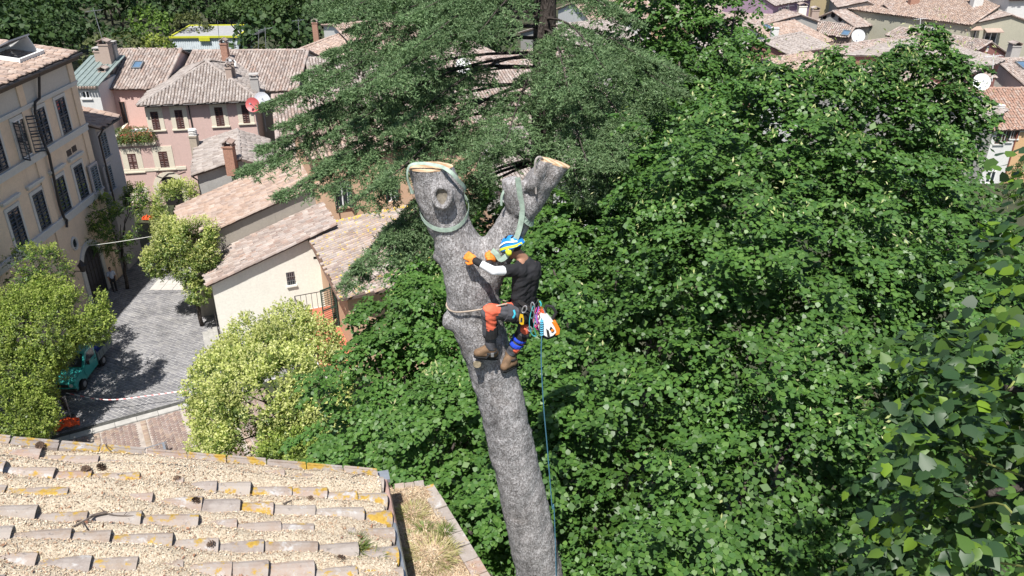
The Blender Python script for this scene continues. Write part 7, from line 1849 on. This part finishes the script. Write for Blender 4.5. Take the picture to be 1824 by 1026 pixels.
def wood_tree(label, x, y, h, r, mat, name='broadleaf_tree', lab_group=None, nb_=7, dens=9):
    c0 = Vector((x, y, h * .62)); bl = [(c0, (r, r, h * .34))]
    for i in range(nb_):
        a = rnd.uniform(0, 6.28); bl.append((c0 + Vector((math.cos(a) * r * .65, math.sin(a) * r * .65, rnd.uniform(-.25, .3) * h)), r * rnd.uniform(.4, .62)))
    t = thing(name, label, 'tree', (x, y, 0), lab_group); b = MB(); limb_mb(b, (x, y, -.1), c0, .25, .1, 0); b.build('trunk', M_BARKD, t)
    P, O = blob_points(bl, dens, .25, .82, .9, rnd.randint(1, 40)); V, F = crown(P, O, .28, .62); stuff(np_obj('crown', V, F, mat, t)); return t
Vs, Fs = [], []
wb = MB(); k_ = 0
for i in range(540):
    x, y = rnd.uniform(-125, 70), rnd.uniform(100, 215)
    if -60 < x < -33 and y < 138: continue
    if x > -4 and y < 150: continue
    if x > y * .66: continue
    h = rnd.uniform(6.5, 10.5); r = rnd.uniform(2.6, 4.4); c0 = Vector((x, y, h * .58)); bl = [(c0, (r, r, h * .36))] + [(c0 + Vector((rnd.uniform(-1, 1) * r * .7, rnd.uniform(-1, 1) * r * .7, rnd.uniform(-.2, .32) * h)), r * rnd.uniform(.35, .6)) for _ in range(6)]
    P, O = blob_points(bl, 1.7 if y > 150 else 3.2, .1, .7, .8, i); v, f = crown(P, O, .5, 1.05); Vs.append(v); Fs.append(f); limb_mb(wb, (x, y, -.1), c0, .25, .1, 0)
V, F = join_arrays(list(zip(Vs, Fs))); wd = stuff(np_obj('wood', V, F, M_WOOD)); wd['label'] = 'dark green wood covering the slope behind the town'
stuff(wb.build('wood_trunks', M_BARKD, wd))
def at_top(x, y, Y): p = at_y(x, y, Y); return p
for lab, px, py, Y, h, r, mt in (('bright green round tree standing out from the dark wood', 258, 12, 112, 8.2, 2.6, M_WOODL), ('broad mid-green tree in the wood above the palazzo roof', 65, 25, 112, 8.0, 4.6, M_WOOD), ('pale olive tree behind the tall plaster chimney', 165, 70, 96, 5.6, 2.6, M_WOODO),
                                 ('grey-green flowering tree left of the yellowish bush', 232, 58, 98, 6.2, 2.6, M_WOODO), ('yellowish bushy tree above the old tiled roofs', 272, 64, 102, 5.2, 2.3, M_WOODY), ('deep green tree right beside the tall plaster chimney', 205, 50, 101, 6.4, 2.6, M_WOOD), ('slim tan-green tree right of the bright green tree', 335, 20, 122, 6.5, 2.4, M_WOODO), ('dark bushy tree at the end of the yellow-rimmed station', 512, 45, 108, 6.0, 2.0, M_WOOD), ('green tree between the two palest roofs and the cedar', 505, 8, 125, 7.6, 3.2, M_WOOD), ('leafy tree in front of the station corner', 466, 80, 103, 3.8, .9, M_WOODO)):
    p = at_y(px, py, Y); wood_tree(lab, p.x, Y, max(3.5, p.z), r, mt)
# umbrella pine by the station
p = at_y(448, 16, 112); ptr = thing('umbrella_pine', 'umbrella pine with dark flat crown leaning over the station', 'tree', (p.x - .6, 112, 0))
bl = [((p + Vector(o)), rr) for o, rr in (((-4, 0, -.3), (2.0, 2.0, .9)), ((-1.6, -1, .1), (2.4, 2.2, 1.1)), ((1.2, .5, .2), (2.4, 2.2, 1.2)), ((3.6, 0, -.2), (2.0, 2, 1.0)), ((0, 1, -.9), (2.4, 2, 1.1)), ((5.5, .5, .5), (1.8, 2, .9)))]
b = MB(); b.tube([(p.x - 1.6, 112, -.1), (p.x - 1.3, 112, 2.6), (p.x - .4, 112, p.z - 1)], [.3, .26, .18], 7)
for c, r in bl: limb_mb(b, (p.x - 1.0, 112, 3.2), c, .12, .04, 0)
b.build('trunk', M_BARKD, ptr); P, O = blob_points(bl, 46, .4, .7, 1.6, 3); V, F = crown(P, O, .22, .46); stuff(np_obj('crown', V, F, leaf_mat('pine_needle', [(0.045, 0.085, 0.022), (0.065, 0.11, 0.03), (0.05, 0.09, 0.03)], .6, .1, .25), ptr))
# dark shrub by the apricot wall
p = at_z(1822, 340, 0); sh = thing('shrub', 'dark green shrub against the apricot wall at the right edge', 'shrub', at_y(1822, 345, 55)); P, O = blob_points([(at_y(1822, 318, 55), (1.0, 1.0, 1.6)), (at_y(1815, 335, 55), .7)], 40, .4, .8, 2, 3); V, F = sprays(P, O, 6, (.2, .35), (.10, .16), .6, .2, False); stuff(np_obj('foliage', V, F, M_PRIVD, sh))
# ---------------------------------------------------------------- the teal pickup under the privet
fw0, rw0 = at_z(154.5, 692, 0.045), at_z(188, 650, 0.045)
hd = (fw0 - rw0); WB = hd.length; hd.normalize(); sdv = Vector((hd.y, -hd.x, 0))          # nose direction, and the side away from the camera
if sdv.x > 0: sdv = -sdv
TK = thing('pickup_truck', 'old teal pickup truck with an open grey flatbed parked under the privet', 'truck', (fw0 + rw0) / 2)
def tp(a, s, z): return rw0 + hd * a + sdv * s + Z1 * z
M_TEAL = plain('teal_paint', (0.03, 0.30, 0.28), 0.32, var=.08, coat=.4); M_BEDG = plain('bed_grey', (0.13, 0.16, 0.17), 0.7, var=.3, vs=6); M_TYRE = plain('tyre', (0.025, 0.025, 0.027), .9)
Wd = 1.62
def side_prism(mb, prof, s0, s1): mb.prism([tp(a, s0, z) for a, z in prof], sdv * (s1 - s0))
b = MB(); side_prism(b, [(.55, .42), (.55, 1.02), (.62, 1.74), (.70, 1.80), (1.45, 1.80), (1.56, 1.75), (1.98, 1.12), (2.95, 1.0), (3.12, .88), (3.16, .42), (2.9, .36), (2.86, .6), (2.66, .72), (2.44, .72), (2.26, .6), (2.22, .36)], .04, Wd - .04)
cab = b.build('cab', M_TEAL, TK)
bm = bmesh.new(); bm.from_mesh(cab.data); bmesh.ops.bevel(bm, geom=[e for e in bm.edges if e.calc_length() > .5], offset=.03, segments=2, affect='EDGES'); bm.to_mesh(cab.data); bm.free()
for s_, nm in ((.03, 0), (Wd - .04, 1)):
    b = MB(); b.prism([tp(a, s_, z) for a, z in ((.72, 1.16), (.75, 1.66), (1.42, 1.67), (1.78, 1.16))], sdv * .012); b.build('side_window', M_GLASS, cab)
b = MB(); b.add([tp(1.60, .14, 1.72), tp(1.60, Wd - .14, 1.72), tp(1.99, Wd - .12, 1.15), tp(1.99, .12, 1.15)], [(0, 1, 2, 3)]); 
for i in range(4): b.v[i] = tuple(Vector(b.v[i]) + (hd * .02 + Z1 * .015))
b.build('windscreen', M_GLASS, cab)
b = MB(); b.prism([tp(a, .03, z) for a, z in ((.66, .48), (.66, 1.1), (1.86, 1.1), (2.02, 1.04), (2.02, .8), (1.9, .48))], -sdv * .012); dr_ = b.build('door', M_TEAL, TK)
b = MB(); b.obox(tp(.82, .0, .98), hd * .07, sdv * .012, Z1 * .018); b.build('handle', M_DARKMETAL, dr_)
b = MB(); b.tube([tp(1.75, .03, 1.15), tp(1.82, -.14, 1.25)], .014, 5); b.obox(tp(1.83, -.17, 1.32), hd * .02, sdv * .07, Z1 * .11); b.build('mirror', M_BLACK, TK)
b = MB(); b.obox(tp(3.17, Wd / 2, .46), hd * .05, sdv * (Wd / 2), Z1 * .09); b.build('bumper', M_DARKMETAL, TK)
b = MB(); b.obox(tp(3.145, Wd / 2, .72), hd * .012, sdv * .42, Z1 * .09); b.build('grille', M_BLACK, TK)
for s_ in (.24, Wd - .24): b = MB(); c = tp(3.14, s_, .74); b.tube([c, c + hd * .03], [.095, .085], 12); b.build('headlight', plain('headlight_glass', (.6, .62, .62), .15), TK)
b = MB(); b.obox(tp(-.35, Wd / 2, .66), hd * .88, sdv * (Wd / 2 + .02), Z1 * .04)
for s_ in (0, Wd): b.obox(tp(-.35, s_, .88), hd * .88, sdv * .02, Z1 * .18)
for a in (-1.2, .5): b.obox(tp(a, Wd / 2, .9), hd * .02, sdv * (Wd / 2 - .021), Z1 * (.2 if a < 0 else .34))
for a in (-1.0, -.55, -.1, .3): b.obox(tp(a, -.03, .88), hd * .025, sdv * .012, Z1 * .17)
b.build('flatbed', M_BEDG, TK)
b = MB(); b.obox(tp(.9, Wd / 2, .42), hd * 2.0, sdv * .35, Z1 * .07); b.build('chassis', M_DARKMETAL, TK)
for a in (0, WB):
    for s_ in (.02, Wd - .2):
        b = MB(); c = tp(a, s_, .30); b.tube([c, c + sdv * .03, c + sdv * .15, c + sdv * .18], [.26, .30, .30, .26], 18); w_ = b.build('wheel', M_TYRE, TK)
        b = MB(); b.tube([c - sdv * .006, c + sdv * .02], [.16, .17], 14); b.tube([c - sdv * .02, c - sdv * .004], [.05, .05], 8); b.build('rim', M_GREYMETAL, w_)
for a, s_, lab, col in ((-.5, .6, 'blue crate', (.08, .12, .4)), (.1, 1.0, 'grey sack', (.3, .3, .3))):
    t_ = thing('crate' if 'crate' in lab else 'sack', lab + ' lying in the flatbed of the teal pickup', lab.split()[1], tp(a, s_, .7)); b = MB()
    if 'crate' in lab:
        b.obox(tp(a, s_, .72), hd * .28, sdv * .2, Z1 * .02)
        for q in (-1, 1): b.obox(tp(a + .27 * q, s_, .84), hd * .012, sdv * .2, Z1 * .11); b.obox(tp(a, s_ + .19 * q, .84), hd * .257, sdv * .012, Z1 * .11)
    else: b.ellipsoid(tp(a, s_, .82), hd * .3, sdv * .22, Z1 * .14)
    b.build('shell', plain(lab.replace(' ', '_'), col, .7), t_)

# ---------------------------------------------------------------- people and things in the street
def stander(px, py, label, shirt, legs, face):
    p = at_z(px, py, .045); f = Vector(face).normalized(); s_ = Vector((-f.y, f.x, 0)); t_ = thing('person', label, 'person', p)
    def q(a, b_, z): return p + f * a + s_ * b_ + Z1 * z
    b = MB(); b.ellipsoid(q(.02, 0, 1.58), f * .095, s_ * .075, Z1 * .12); cap(b, q(0, 0, 1.46), q(0, 0, 1.38), .05, .07); cap(b, q(0, 0, 1.3), q(0, 0, .95), .12, .13)
    b.ellipsoid(q(.12, 0, 1.57), f * .02, s_ * .013, Z1 * .02)
    for k in (-1, 1): cap(b, q(0, .17 * k, 1.36), q(.0, .22 * k, 1.08), .05, .042); cap(b, q(0, .22 * k, 1.08), q(.14, .2 * k, .88), .04, .03); b.ellipsoid(q(.19, .19 * k, .84), f * .05, s_ * .025, Z1 * .05); cap(b, q(0, .09 * k, .95), q(.02, .1 * k, .5), .09, .062); cap(b, q(.02, .1 * k, .5), q(0, .1 * k, .1), .06, .04); cap(b, q(-.03, .1 * k, .05), q(.15, .1 * k, .04), .045, .035)
    wrap('body', remesh(b, .018, 2), M_SKIN, t_)
    b = MB(); cap(b, q(0, 0, 1.3), q(0, 0, .98), .135, .15)
    for k in (-1, 1): cap(b, q(0, .1 * k, 1.36), q(0, .18 * k, 1.35), .075, .068); cap(b, q(0, .18 * k, 1.35), q(0, .22 * k, 1.14), .066, .06)
    wrap('shirt', remesh(b, .018, 2), plain('shirt_%d' % int(px), shirt, .85), t_)
    b = MB(); cap(b, q(0, -.05, .95), q(0, .05, .95), .135, .135)
    for k in (-1, 1): cap(b, q(0, .09 * k, .92), q(.02, .1 * k, .5), .1, .075); cap(b, q(.02, .1 * k, .5), q(0, .1 * k, .14), .075, .055)
    wrap('trousers', remesh(b, .018, 2), plain('trousers_%d' % int(px), legs, .85), t_)
    b = MB(); b.ellipsoid(q(-.01, 0, 1.61), f * .1, s_ * .085, Z1 * .115); wrap('hair', remesh(b, .018, 1), plain('dark_hair', (.03, .02, .018), .8), t_)
    for k in (-1, 1): b = MB(); cap(b, q(-.03, .1 * k, .055), q(.16, .1 * k, .05), .05, .042); wrap('shoe', remesh(b, .014, 1), M_BLACK, t_)
stander(205, 518, 'person in pale blue shirt and dark trousers standing by the palazzo arch', (.45, .5, .6), (.03, .03, .035), (.6, -.8, 0))
# barrier tape, barriers, orange netting
def px_line(name, label, cat, pts, r, mat):
    b = MB(); P_, _ = smooth_path(pts, [Z1] * len(pts), 5); b.tube(P_, r, 5); return tag(b.build(name, mat), label, cat)
m, t, b_ = nt('barrier_tape')
w = N(t, 'ShaderNodeTexWave'); w.wave_type = 'BANDS'; w.bands_direction = 'DIAGONAL'; w.inputs['Scale'].default_value = 1.6; t.links.new(wpos(t), w.inputs['Vector'])
t.links.new(ramp(t, w.outputs['Fac'], [(.58, (.72, .70, .70)), (.62, (.55, .14, .14))]).outputs[0], b_.inputs['Base Color']); b_.inputs['Roughness'].default_value = .5
tpz = [at_z(118, 700, .95), at_z(190, 712, .8), at_z(270, 704, .75), at_z(352, 692, .9)]
b = MB(); P_, Q_ = smooth_path(tpz, [Vector((.3, -1, 0))] * 4, 6); b.ribbon(P_, [Vector((.1, -.5, .6))] * len(P_),   .045, .002); tag(b.build('barrier_tape', m), 'red and white barrier tape strung low across the cobbles', 'tape')
pc_ = at_z(126, 742, .1); po_ = thing('post', 'thin grey post holding the barrier tape by the orange netting', 'post', pc_)
b = MB(); b.tube([pc_, pc_ + Z1 * 1.25], .03, 6); b.build('shaft', M_GREYMETAL, po_)
b = MB(); b.tube([pc_, pc_ + Z1 * .05], [.22, .18], 12); b.build('base', M_DARKMETAL, po_)
nc = at_z(119, 758, .1); b = MB()
M_NET = plain('orange_net', (.85, .10, .02), .6, var=.2, vs=12)
gv = {}
for i in range(9):
    for j in range(7):
        gv[i, j] = nc + kd * (-.55 + i * .14) + kn * (-.35 + j * .11) + Z1 * (.05 + .28 * abs(mnoise.noise(Vector((i * .9, j * .9, 2)))) + .18 * max(0, 1 - ((i - 4) ** 2 + (j - 3) ** 2) / 12))
for i in range(9):
    b.tube([gv[i, j] for j in range(7)], .02, 4)
for j in range(7): b.tube([gv[i, j] for i in range(9)], .02, 4)
for i in range(0, 8, 1):
    for j in range(0, 6, 2): b.quad(gv[i, j], gv[i + 1, j], gv[i + 1, j + 1], gv[i, j + 1])
tag(b.build('safety_netting', M_NET), 'crumpled orange safety netting dropped beside the kerb', 'netting')
nc = at_z(273, 390, .06); b = MB()
for i in range(7): b.tube([nc + Vector((-.7 + i * .23, -.3, .05 + .15 * rnd.random())), nc + Vector((-.7 + i * .23 + rnd.uniform(-.1, .1), .3, .05 + .2 * rnd.random()))], .05, 4)
for j in range(3): b.tube([nc + Vector((-.75, -.3 + j * .3, .1)), nc + Vector((.75, -.3 + j * .3, .1))], .05, 4)
tag(b.build('safety_netting', M_NET), 'orange safety netting lying far down the street by the pink house', 'netting')
def barrier(a, c, h, label):
    t_ = thing('crowd_barrier', label, 'barrier', a); d = (c - a).normalized(); L_ = (c - a).length; b = MB()
    b.tube([a + Z1 * .1, a + Z1 * h, c + Z1 * h, c + Z1 * .1], .028, 6); b.tube([a + Z1 * .22, c + Z1 * .22], .022, 6); b.build('frame', M_GREYMETAL, t_)
    n_ = int(L_ / .13)
    for k in range(1, n_): q = a + d * (L_ * k / n_); b = MB(); b.tube([q + Z1 * .22, q + Z1 * h], .010, 4); b.build('bar', M_GREYMETAL, t_)
    s_ = Vector((-d.y, d.x, 0))
    for q in (a + d * .2, c - d * .2): b = MB(); b.tube([q - s_ * .28 + Z1 * .02, q + Z1 * .12, q + s_ * .28 + Z1 * .02], .022, 5); b.build('foot', M_GREYMETAL, t_)
barrier(at_z(262, 818, .12), at_z(300, 806, .12), .62, 'grey metal crowd barrier standing on the brick pavement')
t_ = thing('grey_stand', 'folded grey metal stand leaning beside the crowd barrier', 'stand', at_z(297, 815, .12)); b = MB(); q = at_z(297, 815, .12); b.obox(q + Z1 * .35, kd * .05, kn * .28, Z1 * .34); b.build('plate', M_ZINC, t_); b = MB(); b.tube([q + kd * .07 + Z1 * .02, q + kd * .07 + Z1 * .72], .02, 5); b.build('leg', M_GREYMETAL, t_)
b = MB(); c = at_z(366, 820, .12); b.tube([c, c + Z1 * .5], [.16, .13], 10); b.tube([c + Z1 * .5, c + Z1 * .53], [.15, .14], 10); tag(b.build('bollard', M_STONE), 'pale stone bollard half hidden under the flowering privet', 'bollard')
# overhead wire from the palazzo to the stone side wall
w0_, w1_ = FP.pt(sp(123, 442)[0], .05, sp(123, 442)[1]), at_y(400, 395, 44.2)
px_line('cable', 'pale overhead cable strung across the street from the palazzo', 'cable', [w0_, w0_.lerp(w1_, .33) - Z1 * .12, w0_.lerp(w1_, .66) - Z1 * .12, w1_], .018, plain('cable_pale', (.6, .6, .55), .6))
# flagstone patch
b = MB()
for i in range(3):
    for j in range(2):
        c = at_z(300, 512, .05) + Vector((-.75 + i * .75, j * .75, 0)); b.obox(c, (.36, 0, 0), (0, .36, 0), (0, 0, .012))
b.build('flagstones', plain('pale_flag', (.48, .46, .43), .9, var=.12), st)
# planting on the roof terrace
tl2, tz2 = TERR
for i in range(6):
    a = tl2 + .5 + i * (-tl2 - .7) / 5; c = F3.pt(a, -.1, tz2)
    t_ = thing('potted_plant', ['bushy potted plant at the left end of the roof terrace', 'potted plant with red blooms second along the roof terrace', 'grey-green potted plant third along the roof terrace', 'leafy potted plant right of the grey-green one on the terrace', 'tall potted plant on the terrace near the pink corner', 'small potted plant hard against the pink house corner'][i], 'potted plant', c)
    b = MB(); b.tube([c - Z1 * .02, c + Z1 * .3], [.14, .19], 10); b.build('pot', plain('terracotta_pot', (.42, .19, .11), .8), t_)
    P, O = blob_points([(c + Z1 * .7, (.42, .35, .48)), (c + Vector((.2, -.2, .35)), .3)], 60, .5, .8, 3, i); V, F = sprays(P, O, 6, (.1, .25), (.06, .11), .5, .3, False); stuff(np_obj('leaves', V, F, [M_PRIVD, M_PRIV, M_WOODO][i % 3], t_))
    if i in (1, 3): V, F = crown(P[::6] + O[::6] * .05, O[::6], .05, .09); stuff(np_obj('blooms', V, F, plain('red_bloom', (.5, .03, .04), .7), t_))
# street lamp on the pink wall
a_, z_ = F3.px(217, 316); lp2 = thing('street_lamp', 'small wall lantern on the left edge of the pink house', 'street lamp', F3.pt(a_, 0, z_)); b = MB(); c = F3.pt(a_, .6, z_); b.tube([F3.pt(a_, 0, z_ - .4), F3.pt(a_, .3, z_ - .1), c], .02, 5); b.build('bracket', M_DARKMETAL, lp2); b = MB(); b.tube([c - Z1 * .3, c + Z1 * .05, c + Z1 * .15], [.08, .16, .04], 6); b.build('lantern', M_DARKMETAL, lp2)
